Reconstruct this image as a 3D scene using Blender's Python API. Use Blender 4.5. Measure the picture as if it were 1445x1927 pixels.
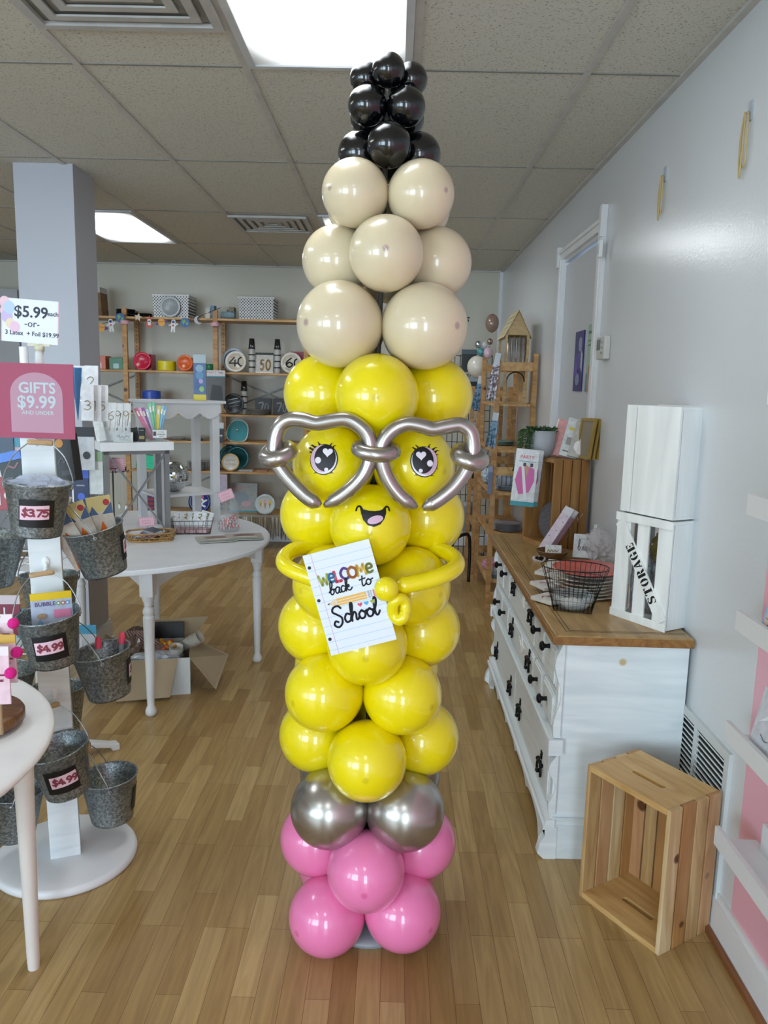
import bpy, math, random
from mathutils import Vector, Matrix
random.seed(7)
PI = math.pi
C = bpy.context.scene.collection
for o in list(bpy.data.objects): bpy.data.objects.remove(o)
sc = bpy.context.scene
# ------------------------------------------------------------------ camera
FPX = 1472.8; YAW, PIT, ROL = -.011, .1603, .024; CAMZ = 1.607
cy_, sy_, cp_, sp_ = math.cos(YAW), math.sin(YAW), math.cos(PIT), math.sin(PIT)
FW = Vector((sy_*cp_, cy_*cp_, -sp_)); R0 = Vector((cy_, -sy_, 0)); U0 = R0.cross(FW)
RT = R0*math.cos(ROL)+U0*math.sin(ROL); UP = -R0*math.sin(ROL)+U0*math.cos(ROL)
cam = bpy.data.cameras.new('camera'); co = bpy.data.objects.new('camera', cam); C.objects.link(co)
cam.sensor_fit = 'HORIZONTAL'; cam.sensor_width = 36; cam.lens = 36*FPX/1445; cam.clip_start = .05
mw = Matrix((RT, UP, -FW)).transposed().to_4x4(); mw.translation = (0, 0, CAMZ); co.matrix_world = mw
sc.camera = co
# ------------------------------------------------------------------ light and exposure
sc.view_settings.view_transform = 'Standard'; sc.view_settings.look = 'None'
sc.view_settings.exposure = 0.0; sc.view_settings.gamma = 1
W = bpy.data.worlds.new('world'); sc.world = W; W.use_nodes = True
W.node_tree.nodes['Background'].inputs[0].default_value = (.55, .75, 1, 1)
W.node_tree.nodes['Background'].inputs[1].default_value = 1.5
PANEL_E = 11.5
def area(name, loc, rot, sx, sy, power, col):
    l = bpy.data.lights.new(name, 'AREA'); l.shape = 'RECTANGLE'; l.size = sx; l.size_y = sy
    l.energy = power; l.color = col
    o = bpy.data.objects.new(name, l); C.objects.link(o); o.location = loc; o.rotation_euler = rot
    return o
area('window_daylight', (-3.3, -3.35, 1.5), (PI/2, 0, 0), 2.4, 1.7, 190, (.68, .87, 1))
area('door_daylight', (.05, -3.35, 1.25), (PI/2, 0, 0), .8, 2.1, 80, (.68, .87, 1))
area('window_daylight', (-6.2, -3.35, 1.5), (PI/2, 0, 0), 2.0, 1.7, 125, (.68, .87, 1))
# ------------------------------------------------------------------ helpers
def at(px, py, Y):
    d = FW*FPX+(px-722.5)*RT-(py-963.5)*UP
    return Vector((0, 0, CAMZ))+d*(Y/d.y)
def atz(px, py, z):
    d = FW*FPX+(px-722.5)*RT-(py-963.5)*UP
    return Vector((0, 0, CAMZ))+d*((z-CAMZ)/d.z)
def lin(h):
    h = h.lstrip('#'); o = []
    for i in (0, 2, 4):
        c = int(h[i:i+2], 16)/255; o.append(c/12.92 if c <= .04045 else ((c+.055)/1.055)**2.4)
    return (*o, 1)
MC = {}
def mat(col, rough=.5, metal=0, **k):
    key = (col, rough, metal, tuple(sorted(k.items())))
    if key in MC: return MC[key]
    m = bpy.data.materials.new('m_'+col.lstrip('#')); m.use_nodes = True
    nt = m.node_tree; b = nt.nodes['Principled BSDF']
    b.inputs['Base Color'].default_value = lin(col); b.inputs['Roughness'].default_value = rough
    b.inputs['Metallic'].default_value = metal
    if k.get('sss'):
        b.inputs['Subsurface Weight'].default_value = k['sss']; b.inputs['Subsurface Radius'].default_value = (.05, .035, .02)
        b.inputs['Subsurface Scale'].default_value = .6
    if k.get('coat'): b.inputs['Coat Weight'].default_value = k['coat']; b.inputs['Coat Roughness'].default_value = .06
    if k.get('trans'): b.inputs['Transmission Weight'].default_value = k['trans']; b.inputs['IOR'].default_value = k.get('ior', 1.1)
    if k.get('alpha'): b.inputs['Specular IOR Level'].default_value = .35; b.inputs['Alpha'].default_value = k['alpha']
    if k.get('emit'): b.inputs['Emission Color'].default_value = lin(col); b.inputs['Emission Strength'].default_value = k['emit']
    # gentle procedural variation so that nothing is perfectly flat
    v = k.get('var', .06)
    if v and not k.get('emit'):
        n = nt.nodes.new('ShaderNodeTexNoise'); n.inputs['Scale'].default_value = k.get('vs', 9); n.inputs['Detail'].default_value = 4
        tc = nt.nodes.new('ShaderNodeTexCoord'); nt.links.new(tc.outputs['Object'], n.inputs['Vector'])
        mx = nt.nodes.new('ShaderNodeMix'); mx.data_type = 'RGBA'
        c = lin(col); d = k.get('c2'); d = lin(d) if d else tuple(x*(1-3*v) for x in c[:3])+(1,)
        mx.inputs['A'].default_value = c; mx.inputs['B'].default_value = d
        rp = nt.nodes.new('ShaderNodeMapRange'); rp.inputs['From Min'].default_value = k.get('lo', .4); rp.inputs['From Max'].default_value = k.get('hi', .75)
        nt.links.new(n.outputs['Fac'], rp.inputs['Value']); nt.links.new(rp.outputs['Result'], mx.inputs['Factor'])
        nt.links.new(mx.outputs['Result'], b.inputs['Base Color'])
    MC[key] = m; return m
def grain(name, c1, c2, sc3, rough=.45, knots=None, dist=3, bump=.15):
    m = bpy.data.materials.new(name); m.use_nodes = True; nt = m.node_tree; b = nt.nodes['Principled BSDF']
    N = nt.nodes.new; L = nt.links.new
    tc = N('ShaderNodeTexCoord'); mp = N('ShaderNodeMapping'); mp.inputs['Scale'].default_value = sc3
    L(tc.outputs['Object'], mp.inputs['Vector'])
    n = N('ShaderNodeTexNoise'); n.inputs['Scale'].default_value = 1; n.inputs['Detail'].default_value = 6; n.inputs['Distortion'].default_value = dist
    L(mp.outputs['Vector'], n.inputs['Vector'])
    r = N('ShaderNodeValToRGB'); e = r.color_ramp.elements
    e[0].position = .3; e[0].color = lin(c1); e[1].position = .7; e[1].color = lin(c2)
    L(n.outputs['Fac'], r.inputs['Fac']); out = r.outputs['Color']
    if knots:
        v = N('ShaderNodeTexVoronoi'); v.inputs['Scale'].default_value = knots[1]; L(tc.outputs['Object'], v.inputs['Vector'])
        r2 = N('ShaderNodeMapRange'); r2.inputs['From Min'].default_value = knots[2]; r2.inputs['From Max'].default_value = knots[2]*1.6
        r2.inputs['To Min'].default_value = 1; r2.inputs['To Max'].default_value = 0; L(v.outputs['Distance'], r2.inputs['Value'])
        mx = N('ShaderNodeMix'); mx.data_type = 'RGBA'; mx.inputs['B'].default_value = lin(knots[0])
        L(out, mx.inputs['A']); L(r2.outputs['Result'], mx.inputs['Factor']); out = mx.outputs['Result']
    L(out, b.inputs['Base Color']); b.inputs['Roughness'].default_value = rough
    if bump:
        bp = N('ShaderNodeBump'); bp.inputs['Strength'].default_value = bump; bp.inputs['Distance'].default_value = .002
        L(n.outputs['Fac'], bp.inputs['Height']); L(bp.outputs['Normal'], b.inputs['Normal'])
    return m
class M:
    def __init__(s): s.v = []; s.f = []; s.mi = []; s.sm = []; s.T = None; s.k = 0; s.smooth = False
    def add(s, vs, fs):
        n = len(s.v)
        s.v += [tuple(s.T @ Vector(p)) if s.T is not None else tuple(p) for p in vs]
        s.f += [tuple(n+i for i in f) for f in fs]; s.mi += [s.k]*len(fs); s.sm += [s.smooth]*len(fs); return s
    def box(s, a, b):
        x0, x1 = sorted((a[0], b[0])); y0, y1 = sorted((a[1], b[1])); z0, z1 = sorted((a[2], b[2]))
        sm, s.smooth = s.smooth, False
        s.add([(x0,y0,z0),(x1,y0,z0),(x1,y1,z0),(x0,y1,z0),(x0,y0,z1),(x1,y0,z1),(x1,y1,z1),(x0,y1,z1)],
              [(3,2,1,0),(4,5,6,7),(0,1,5,4),(1,2,6,5),(2,3,7,6),(3,0,4,7)]); s.smooth = sm; return s
    def beam(s, p, q, w, h, up=(0, 0, 1)):
        p, q = Vector(p), Vector(q); d = (q-p).normalized(); u = Vector(up)
        if abs(d.dot(u)) > .98: u = Vector((0, 1, 0))
        a = d.cross(u).normalized(); b = a.cross(d).normalized()
        c = [(-1,-1),(1,-1),(1,1),(-1,1)]
        vs = [e+a*(w/2*i)+b*(h/2*j) for e in (p, q) for i, j in c]
        s.add(vs, [(0,1,2,3),(7,6,5,4),(0,4,5,1),(1,5,6,2),(2,6,7,3),(3,7,4,0)]); return s
    def prism(s, pts, z0, z1, T=None):
        n = len(pts)
        vs = [(x, y, z0) for x, y in pts]+[(x, y, z1) for x, y in pts]
        if T is not None: vs = [tuple(T @ Vector(p)) for p in vs]
        s.add(vs, [tuple(range(n))[::-1], tuple(range(n, 2*n))]+[(i, (i+1) % n, n+(i+1) % n, n+i) for i in range(n)]); return s
    def lathe(s, prof, n=32, c=(0, 0, 0), smooth=True, cap=True):
        vs = []; fs = []; k = len(prof)
        for r, z in prof:
            for i in range(n): a = 2*PI*i/n; vs.append((c[0]+r*math.cos(a), c[1]+r*math.sin(a), c[2]+z))
        for j in range(k-1):
            for i in range(n): fs.append((j*n+i, j*n+(i+1) % n, (j+1)*n+(i+1) % n, (j+1)*n+i))
        sm, s.smooth = s.smooth, smooth; s.add(vs, fs)
        if cap:
            s.smooth = False
            for j in (0, k-1):
                if prof[j][0] > 1e-5: s.add(vs[j*n:(j+1)*n], [tuple(range(n))[::-1] if j == 0 else tuple(range(n))])
        s.smooth = sm; return s
    def tube(s, pts, r, n=8, closed=False, caps=True, ref=(0, 0, 1)):
        P = [Vector(p) for p in pts]; k = len(P); vs = []; rr = r if isinstance(r, (list, tuple)) else [r]*k
        prev = None
        for i in range(k):
            if closed: d = P[(i+1) % k]-P[i-1]
            else: d = P[min(i+1, k-1)]-P[max(i-1, 0)]
            d.normalize()
            if prev is None:
                u = Vector(ref)
                if abs(u.dot(d)) > .95: u = Vector((1, 0, 0))
                a = d.cross(u).normalized()
            else: a = (prev-d*prev.dot(d)).normalized()
            prev = a; b = d.cross(a)
            for j in range(n): t = 2*PI*j/n; vs.append(P[i]+(a*math.cos(t)+b*math.sin(t))*rr[i])
        fs = []
        for i in range(k if closed else k-1):
            for j in range(n): fs.append((i*n+j, i*n+(j+1) % n, ((i+1) % k)*n+(j+1) % n, ((i+1) % k)*n+j))
        if caps and not closed: fs += [tuple(range(n))[::-1], tuple(range((k-1)*n, k*n))]
        sm, s.smooth = s.smooth, True; s.add(vs, fs); s.smooth = sm; return s
    def sphere(s, c, r, n=24, m=14, sc=(1, 1, 1)):
        pr = [(max(1e-6, r*math.sin(PI*i/m)), -r*math.cos(PI*i/m)) for i in range(m+1)]
        vs = []; fs = []
        for q, z in pr:
            for i in range(n): a = 2*PI*i/n; vs.append((c[0]+q*math.cos(a)*sc[0], c[1]+q*math.sin(a)*sc[1], c[2]+z*sc[2]))
        for j in range(m):
            for i in range(n): fs.append((j*n+i, j*n+(i+1) % n, (j+1)*n+(i+1) % n, (j+1)*n+i))
        sm, s.smooth = s.smooth, True; s.add(vs, fs); s.smooth = sm; return s
    def disc(s, c, r, n=16, fn=None, sx=1, sy=1, rot=0):
        pts = []
        for i in range(n):
            a = 2*PI*i/n; x, y = r*sx*math.cos(a), r*sy*math.sin(a)
            pts.append((c[0]+x*math.cos(rot)-y*math.sin(rot), c[1]+x*math.sin(rot)+y*math.cos(rot)))
        return s.flat(pts, fn)
    def flat(s, pts, fn=None):
        fn = fn or (lambda x, y: (x, y, 0))
        s.add([fn(*p) for p in pts], [tuple(range(len(pts)))]); return s
    def ribbon(s, pts, w, fn=None, smooth=True, caps=True):
        if smooth and len(pts) > 2: pts = cat(pts)
        for (x0, y0), (x1, y1) in zip(pts, pts[1:]):
            L = math.hypot(x1-x0, y1-y0)
            if L < 1e-9: continue
            nx, ny = -(y1-y0)/L*w, (x1-x0)/L*w
            s.flat([(x0-nx, y0-ny), (x1-nx, y1-ny), (x1+nx, y1+ny), (x0+nx, y0+ny)], fn)
        if caps:
            for p in pts: s.disc(p, w, 10, fn)
        return s
    def build(s, name, ms, parent=None, bevel=0):
        vs = s.v
        if parent is not None:
            bpy.context.view_layer.update() if False else None
            inv = parent_mat(parent).inverted(); vs = [tuple(inv @ Vector(p)) for p in vs]
        me = bpy.data.meshes.new(name); me.from_pydata(vs, [], s.f)
        ms = ms if isinstance(ms, (list, tuple)) else [ms]
        for m in ms: me.materials.append(m)
        me.polygons.foreach_set('material_index', s.mi); me.polygons.foreach_set('use_smooth', s.sm); me.update()
        o = bpy.data.objects.new(name, me); C.objects.link(o)
        if parent is not None: o.parent = parent
        if bevel:
            bv = o.modifiers.new('bevel', 'BEVEL'); bv.width = bevel; bv.segments = 2; bv.limit_method = 'ANGLE'
        return o
def parent_mat(o):
    m = o.matrix_basis.copy()
    while o.parent: o = o.parent; m = o.matrix_basis @ m
    return m
def cat(P, k=6):
    o = []
    for i in range(len(P)-1):
        p0, p1, p2, p3 = P[max(i-1, 0)], P[i], P[i+1], P[min(i+2, len(P)-1)]
        for j in range(k):
            t = j/k
            o.append(tuple(.5*(2*b+(c-a)*t+(2*a-5*b+4*c-d)*t*t+(3*b-a-3*c+d)*t**3) for a, b, c, d in zip(p0, p1, p2, p3)))
    o.append(tuple(P[-1])); return o
def catc(P, k=6):
    o = []; n = len(P)
    for i in range(n):
        p0, p1, p2, p3 = P[i-1], P[i], P[(i+1) % n], P[(i+2) % n]
        for j in range(k):
            t = j/k
            o.append(tuple(.5*(2*b+(c-a)*t+(2*a-5*b+4*c-d)*t*t+(3*b-a-3*c+d)*t**3) for a, b, c, d in zip(p0, p1, p2, p3)))
    return o
def thing(name, label, c, loc=(0, 0, 0), rz=0, group=None):
    o = bpy.data.objects.new(name, None); C.objects.link(o); o.empty_display_size = .05
    o.location = loc; o.rotation_euler = (0, 0, rz); return tag(o, label, c, group)
def tag(o, label, c, group=None):
    o['label'] = label; o['category'] = c
    if group: o['group'] = group
    return o
def struct(o): o['kind'] = 'structure'; return o
def dup(root, label=None, mw=None, group=None):
    r = root.copy(); C.objects.link(r)
    if mw is not None: r.matrix_basis = mw
    if label: r['label'] = label
    if group: r['group'] = group
    for ch in root.children:
        c = ch.copy(); C.objects.link(c); c.parent = r
        for g in ch.children:
            d = g.copy(); C.objects.link(d); d.parent = c
    return r
def RX(a): return Matrix.Rotation(math.radians(a), 4, 'X')
def RY(a): return Matrix.Rotation(math.radians(a), 4, 'Y')
def RZ(a): return Matrix.Rotation(math.radians(a), 4, 'Z')
def TR(*p): return Matrix.Translation(Vector(p[0]) if len(p) == 1 else Vector(p))
def frame(o, ex, ey, ez=None):      # o origin, ex, ey axes (orthogonalised)
    ex = Vector(ex).normalized(); ey = Vector(ey); ey = (ey-ex*ey.dot(ex)).normalized(); ez = ex.cross(ey)
    m = Matrix((ex, ey, ez)).transposed().to_4x4(); m.translation = Vector(o); return m
def text(bm, s, size, fn, bold=0, align='CENTER', shear=0):
    cu = bpy.data.curves.new('t', 'FONT'); cu.body = s; cu.size = size; cu.align_x = align; cu.align_y = 'CENTER'
    cu.offset = bold*size; cu.shear = shear; cu.resolution_u = 3
    o = bpy.data.objects.new('t', cu); C.objects.link(o)
    me = bpy.data.meshes.new_from_object(o.evaluated_get(bpy.context.evaluated_depsgraph_get()))
    bm.add([fn(v.co.x, v.co.y) for v in me.vertices], [tuple(p.vertices) for p in me.polygons])
    bpy.data.objects.remove(o); bpy.data.curves.remove(cu); bpy.data.meshes.remove(me); return bm
GL = {  # stroke glyphs: (advance, [(smooth, points), ...])
 '$': (.95, [(1, [(.85,.8),(.6,.95),(.3,.9),(.22,.7),(.5,.52),(.78,.35),(.7,.1),(.35,.05),(.1,.2)]), (0, [(.5,1.15),(.5,-.15)])]),
 '3': (.9, [(1, [(.12,.88),(.5,1),(.82,.78),(.6,.56),(.4,.53)]), (1, [(.4,.53),(.75,.47),(.88,.22),(.5,0),(.1,.12)])]),
 '7': (.9, [(0, [(.1,.93),(.9,.93),(.35,0)])]), '.': (.4, [(0, [(.1,.03),(.16,.03)])]),
 '5': (.95, [(0, [(.85,.95),(.28,.95),(.22,.55)]), (1, [(.22,.55),(.6,.62),(.88,.33),(.55,0),(.1,.1)])]),
 '4': (.95, [(0, [(.6,.95),(.05,.3),(.95,.3)]), (0, [(.7,.65),(.7,0)])]),
 '9': (.95, [(1, [(.85,.7),(.5,1),(.15,.7),(.5,.42),(.85,.7)]), (1, [(.85,.7),(.82,.35),(.4,0)])]),
 '6': (.95, [(1, [(.7,1),(.25,.65),(.15,.25),(.5,0),(.85,.28),(.5,.55),(.18,.3)])]),
 '0': (.95, [(1, [(.5,1),(.15,.75),(.15,.25),(.5,0),(.85,.25),(.85,.75),(.5,1)])]),
 'W': (1.15, [(0, [(.05,.98),(.28,.02),(.55,.7),(.8,.02),(1.05,.98)])]), 'L': (.8, [(0, [(.15,.98),(.15,.04),(.7,.04)])]),
 'E': (.9, [(1, [(.2,.5),(.8,.55),(.72,.9),(.3,.9),(.12,.45),(.35,.04),(.82,.15)])]),
 'C': (.9, [(1, [(.82,.85),(.5,.98),(.15,.7),(.15,.3),(.5,.02),(.85,.15)])]),
 'O': (1.0, [(1, [(.5,.98),(.12,.75),(.12,.25),(.5,.02),(.88,.25),(.88,.75),(.5,.98)])]),
 'M': (1.15, [(0, [(.1,.02),(.22,.98),(.55,.35),(.88,.98),(1.02,.02)])]),
 'b': (.62, [(1, [(-.1,.3),(.25,.8),(.38,1.35),(.25,1.6),(.12,1.3),(.08,.2),(.3,-.02),(.5,.25),(.4,.62),(.15,.5)]), (1, [(.4,.62),(.55,.55),(.7,.6)])]),
 'a': (.7, [(1, [(.62,.62),(.3,.75),(.08,.4),(.2,.02),(.45,.1),(.6,.6)]), (1, [(.6,.6),(.55,.1),(.7,.02),(.85,.25)])]),
 'c': (.6, [(1, [(.55,.62),(.3,.74),(.08,.4),(.2,.02),(.5,.06),(.72,.3)])]),
 'k': (.75, [(1, [(-.05,.2),(.28,1.0),(.3,1.5),(.15,1.5),(.1,.9),(.1,0)]), (1, [(.1,.3),(.4,.72),(.5,.5),(.2,.38),(.35,.1),(.6,0),(.85,.25)])]),
 't': (.6, [(1, [(.3,1.2),(.22,.4),(.3,.02),(.55,.12),(.7,.35)]), (0, [(-.05,.82),(.6,.9)])]),
 'o': (.72, [(1, [(.35,.72),(.08,.45),(.2,.04),(.5,.06),(.62,.42),(.35,.72)]), (1, [(.35,.72),(.55,.55),(.85,.65)])]),
 'S': (1.0, [(1, [(.85,1.35),(.6,1.6),(.2,1.5),(.1,1.15),(.45,.85),(.8,.5),(.75,0),(.4,-.25),(.08,0),(.2,.3),(.45,.2)])]),
 'h': (.72, [(1, [(0,.2),(.25,1.0),(.3,1.5),(.15,1.5),(.1,.8),(.1,0)]), (1, [(.1,.25),(.35,.72),(.52,.55),(.5,.1),(.62,.02),(.78,.25)])]),
 'l': (.45, [(1, [(-.05,.2),(.25,.9),(.32,1.4),(.18,1.55),(.08,1.1),(.12,.15),(.3,.0),(.5,.3)])]),
 'r': (.5, [(1, [(.05,.1),(.15,.8),(.35,.7),(.25,.3),(.4,.05),(.55,.2)])]), 'i': (.35, [(1, [(0,.3),(.12,.7),(.15,.15),(.35,.2)]), (0, [(.18,1),(.2,1)])]),
 'd': (.7, [(1, [(.55,.6),(.3,.72),(.08,.35),(.25,.02),(.5,.2),(.7,1.5)]), (1, [(.7,1.5),(.55,.2),(.8,.15)])]),
 'e': (.6, [(1, [(.1,.3),(.5,.5),(.4,.75),(.12,.5),(.2,.05),(.55,.1),(.7,.3)])]), ' ': (.5, []),
}
def strokes(bm, s, x, y, h, w, fn, sx=1, slant=0, track=0):
    for ch in s:
        adv, st = GL[ch]
        for sm, p in st:
            q = [(x+(a*sx+b*slant)*h, y+b*h) for a, b in p]
            bm.ribbon(q, w, fn, smooth=bool(sm))
        x += (adv*sx+track)*h
    return x
# ------------------------------------------------------------------ materials
white = mat('#e9e9ea', .45, var=.02); whitepl = mat('#eef0f2', .35, var=.02); paintw = mat('#e4e4e6', .4, var=.03, vs=4)
black = mat('#0d0d10', .45); blackgl = mat('#08090c', .25, coat=.3, var=0); chrome = mat('#c8c8cc', .12, 1, var=0)
greymetal = mat('#8f8f91', .35, .7); cardb = mat('#a08560', .8, c2='#8c724f', vs=4)
shelfwood = grain('shelf_wood', '#9a6a3a', '#c79a62', (3, 3, 14), .5, ('#5a3218', 5, .08), 2)
shelfh = grain('shelf_board', '#a87a48', '#d0a870', (3, 14, 14), .5, None, 2)
shelfhy = grain('shelf_board_long', '#a87a48', '#d0a870', (14, 3, 14), .5, None, 2)
dark = mat('#2a2622', .7); clear = mat('#c9d2d6', .12, alpha=.13, var=0); clear2 = mat('#c8d2d6', .08, alpha=.24, var=0)
foil = mat('#b9b9bd', .18, 1, c2='#707078', vs=30, var=.1); pinkcard = mat('#e2b6c4', .5, var=.02); roseink = mat('#8c3a4a', .5, var=0)
# ------------------------------------------------------------------ room shell
H = 2.725; XW = 1.01; YB = 7.88; XL = -7.2; YF = -3.2; BX = -1.1756; BY = 3.0188; TI = .6096
def floor_mat():
    m = bpy.data.materials.new('floor_planks'); m.use_nodes = True; nt = m.node_tree; b = nt.nodes['Principled BSDF']; N = nt.nodes.new; L = nt.links.new
    tc = N('ShaderNodeTexCoord'); mp = N('ShaderNodeMapping'); mp.inputs['Rotation'].default_value = (0, 0, PI/2)
    L(tc.outputs['Object'], mp.inputs['Vector'])
    br = N('ShaderNodeTexBrick'); br.inputs['Scale'].default_value = 1; br.inputs['Brick Width'].default_value = .42; br.inputs['Row Height'].default_value = .066
    br.inputs['Mortar Size'].default_value = .0008; br.inputs['Mortar Smooth'].default_value = .3; br.inputs['Bias'].default_value = 0; br.offset = .37; br.offset_frequency = 3
    br.inputs['Color1'].default_value = lin('#a07f4c'); br.inputs['Color2'].default_value = lin('#c0a36e'); br.inputs['Mortar'].default_value = lin('#76532f')
    L(mp.outputs['Vector'], br.inputs['Vector'])
    mp2 = N('ShaderNodeMapping'); mp2.inputs['Scale'].default_value = (30, 2.2, 1); L(tc.outputs['Object'], mp2.inputs['Vector'])
    n = N('ShaderNodeTexNoise'); n.inputs['Scale'].default_value = 1; n.inputs['Detail'].default_value = 7; n.inputs['Distortion'].default_value = 1.8; L(mp2.outputs['Vector'], n.inputs['Vector'])
    r = N('ShaderNodeValToRGB'); r.color_ramp.elements[0].position = .35; r.color_ramp.elements[0].color = (.72, .68, .64, 1); r.color_ramp.elements[1].position = .65; r.color_ramp.elements[1].color = (1, 1, 1, 1)
    L(n.outputs['Fac'], r.inputs['Fac'])
    mx = N('ShaderNodeMix'); mx.data_type = 'RGBA'; mx.blend_type = 'MULTIPLY'; mx.inputs['Factor'].default_value = .8
    L(br.outputs['Color'], mx.inputs['A']); L(r.outputs['Color'], mx.inputs['B']); L(mx.outputs['Result'], b.inputs['Base Color'])
    b.inputs['Roughness'].default_value = .36
    return m
def tile_mat():
    m = bpy.data.materials.new('ceiling_tile'); m.use_nodes = True; nt = m.node_tree; b = nt.nodes['Principled BSDF']; N = nt.nodes.new; L = nt.links.new
    tc = N('ShaderNodeTexCoord'); mp = N('ShaderNodeMapping'); mp.inputs['Scale'].default_value = (110, 190, 1); L(tc.outputs['Object'], mp.inputs['Vector'])
    n = N('ShaderNodeTexNoise'); n.inputs['Scale'].default_value = 1; n.inputs['Detail'].default_value = 2; L(mp.outputs['Vector'], n.inputs['Vector'])
    r = N('ShaderNodeValToRGB'); r.color_ramp.elements[0].position = .33; r.color_ramp.elements[0].color = lin('#8a8278'); r.color_ramp.elements[1].position = .40; r.color_ramp.elements[1].color = lin('#cdccc2')
    L(n.outputs['Fac'], r.inputs['Fac']); L(r.outputs['Color'], b.inputs['Base Color']); b.inputs['Roughness'].default_value = .9
    return m
def wall_mat(name, col, rough=.28):
    m = bpy.data.materials.new(name); m.use_nodes = True; nt = m.node_tree; b = nt.nodes['Principled BSDF']; N = nt.nodes.new; L = nt.links.new
    tc = N('ShaderNodeTexCoord'); n = N('ShaderNodeTexNoise'); n.inputs['Scale'].default_value = 1.5; n.inputs['Detail'].default_value = 5; L(tc.outputs['Object'], n.inputs['Vector'])
    mx = N('ShaderNodeMix'); mx.data_type = 'RGBA'; c = lin(col); mx.inputs['A'].default_value = c; mx.inputs['B'].default_value = tuple(x*.93 for x in c[:3])+(1,)
    L(n.outputs['Fac'], mx.inputs['Factor']); L(mx.outputs['Result'], b.inputs['Base Color']); b.inputs['Roughness'].default_value = rough
    n2 = N('ShaderNodeTexNoise'); n2.inputs['Scale'].default_value = 90; n2.inputs['Detail'].default_value = 3; L(tc.outputs['Object'], n2.inputs['Vector'])
    bp = N('ShaderNodeBump'); bp.inputs['Strength'].default_value = .25; bp.inputs['Distance'].default_value = .002; L(n2.outputs['Fac'], bp.inputs['Height']); L(bp.outputs['Normal'], b.inputs['Normal'])
    return m
wallm = wall_mat('wall_paint', '#d9dce0', .22); pinkm = wall_mat('pink_paint', '#ecb0c0', .35)
struct(M().box((XL-.1, YF-.1, -.1), (XW+.1, YB+.1, 0)).build('floor', floor_mat()))
struct(M().box((XL, YF, H), (XW+.1, YB+.1, H+.1)).build('ceiling', tile_mat()))
struct(M().box((XL, YB, 0), (XW+.1, YB+.1, H)).build('wall_back', wall_mat('back_wall_paint', '#cbc6b8', .4)))
struct(M().box((XL-.1, YF, 0), (XL, YB, H)).build('wall_left', wallm))
DY0, DY1, DZ = 4.09, 4.97, 2.37
w = M(); w.box((XW, YF, 0), (XW+.1, DY0, H)); w.box((XW, DY1, 0), (XW+.1, YB, H)); w.box((XW, DY0, DZ), (XW+.1, DY1, H))
struct(w.build('wall_right', wallm))
struct(M().box((XW-.002, YF, .1), (XW, 2.065, 2.2)).build('trim_1', pinkm))
# storefront wall with openings
w = M(); ops = [(-7.2, -5.2, .65, 2.35), (-4.5, -2.1, .65, 2.35), (-.36, .46, .1, 2.25)]
x = XL
for a, b_, z0, z1 in ops:
    w.box((x, YF-.1, 0), (a, YF, H)) if a > x else None
    w.box((a, YF-.1, 0), (b_, YF, z0)); w.box((a, YF-.1, z1), (b_, YF, H)); x = b_
w.box((x, YF-.1, 0), (XW+.1, YF, H)); struct(w.build('wall_front', wallm))
for i, (a, b_, z0, z1) in enumerate(ops):
    f = M(); nx = 3 if i < 2 else 1
    for k in range(nx+1): xx = a+(b_-a)*k/nx; f.box((xx-.03, YF-.08, z0), (xx+.03, YF-.02, z1))
    for z in (z0, z0+(z1-z0)*.55, z1): f.box((a, YF-.08, z-.03), (b_, YF-.02, z+.03))
    struct(f.build('window_%d' % (i+1) if i < 2 else 'door_2', mat('#5a5c60', .4)))
# ceiling grid
g = M(); tb = .013
for k in range(-10, 4): xx = BX+k*TI; g.box((xx-tb, YF, H-.006), (xx+tb, YB, H+.001))
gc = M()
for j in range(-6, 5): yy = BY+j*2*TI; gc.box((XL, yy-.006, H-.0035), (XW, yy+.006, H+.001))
struct(gc.build('trim_7', mat('#8d8b85', .7)))  # cross tees coloured darker than the main bars, painting in their shadow lines
g.box((BX, BY-.31, H-.005), (BX+TI, BY-.29, H+.001))
g.box((XW-.025, YF, H-.012), (XW, YB, H)); g.box((XL, YB-.025, H-.012), (XW, YB, H))
struct(g.build('trim_2', mat('#c3c1bc', .5)))
def base(name, a, b_, n):
    a, b_, n = Vector(a), Vector(b_), Vector(n); w = M()
    for t, z0, z1 in ((.014, 0, .11), (.008, .11, .13), (.02, 0, .018)):
        w.box(a+Vector((0, 0, z0)), b_+n*t+Vector((0, 0, z1)))
    return struct(w.build(name, paintw))
base('baseboard_right', (XW, YF, 0), (XW, 2.44, 0), (-1, 0, 0)); base('baseboard_back', (XL, YB, 0), (XW, YB, 0), (0, -1, 0))
struct(M().box((XW-.034, YF, 0), (XW-.019, 2.44, .02)).build('trim_3', grain('quarter_round', '#7a4a28', '#96623a', (9, 2, 9))))
# pillar
struct(M().box((-2.056, 4.352, 0), (-1.738, 4.65, H)).build('trim_4', wall_mat('pillar_paint', '#b4b6c0', .35)))
w = M()
for t, z0, z1 in ((.016, 0, .12), (.026, 0, .03), (.009, .12, .14)): w.box((-2.056-t, 4.352-t, z0), (-1.738+t, 4.65+t, z1))
struct(w.build('baseboard_pillar', paintw))
# partition far left
struct(M().box((-7, 7.2, 0), (-3.42, 7.3, 2.38)).build('wall_partition', wall_mat('partition_paint', '#9fa1a6', .5)))
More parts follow.
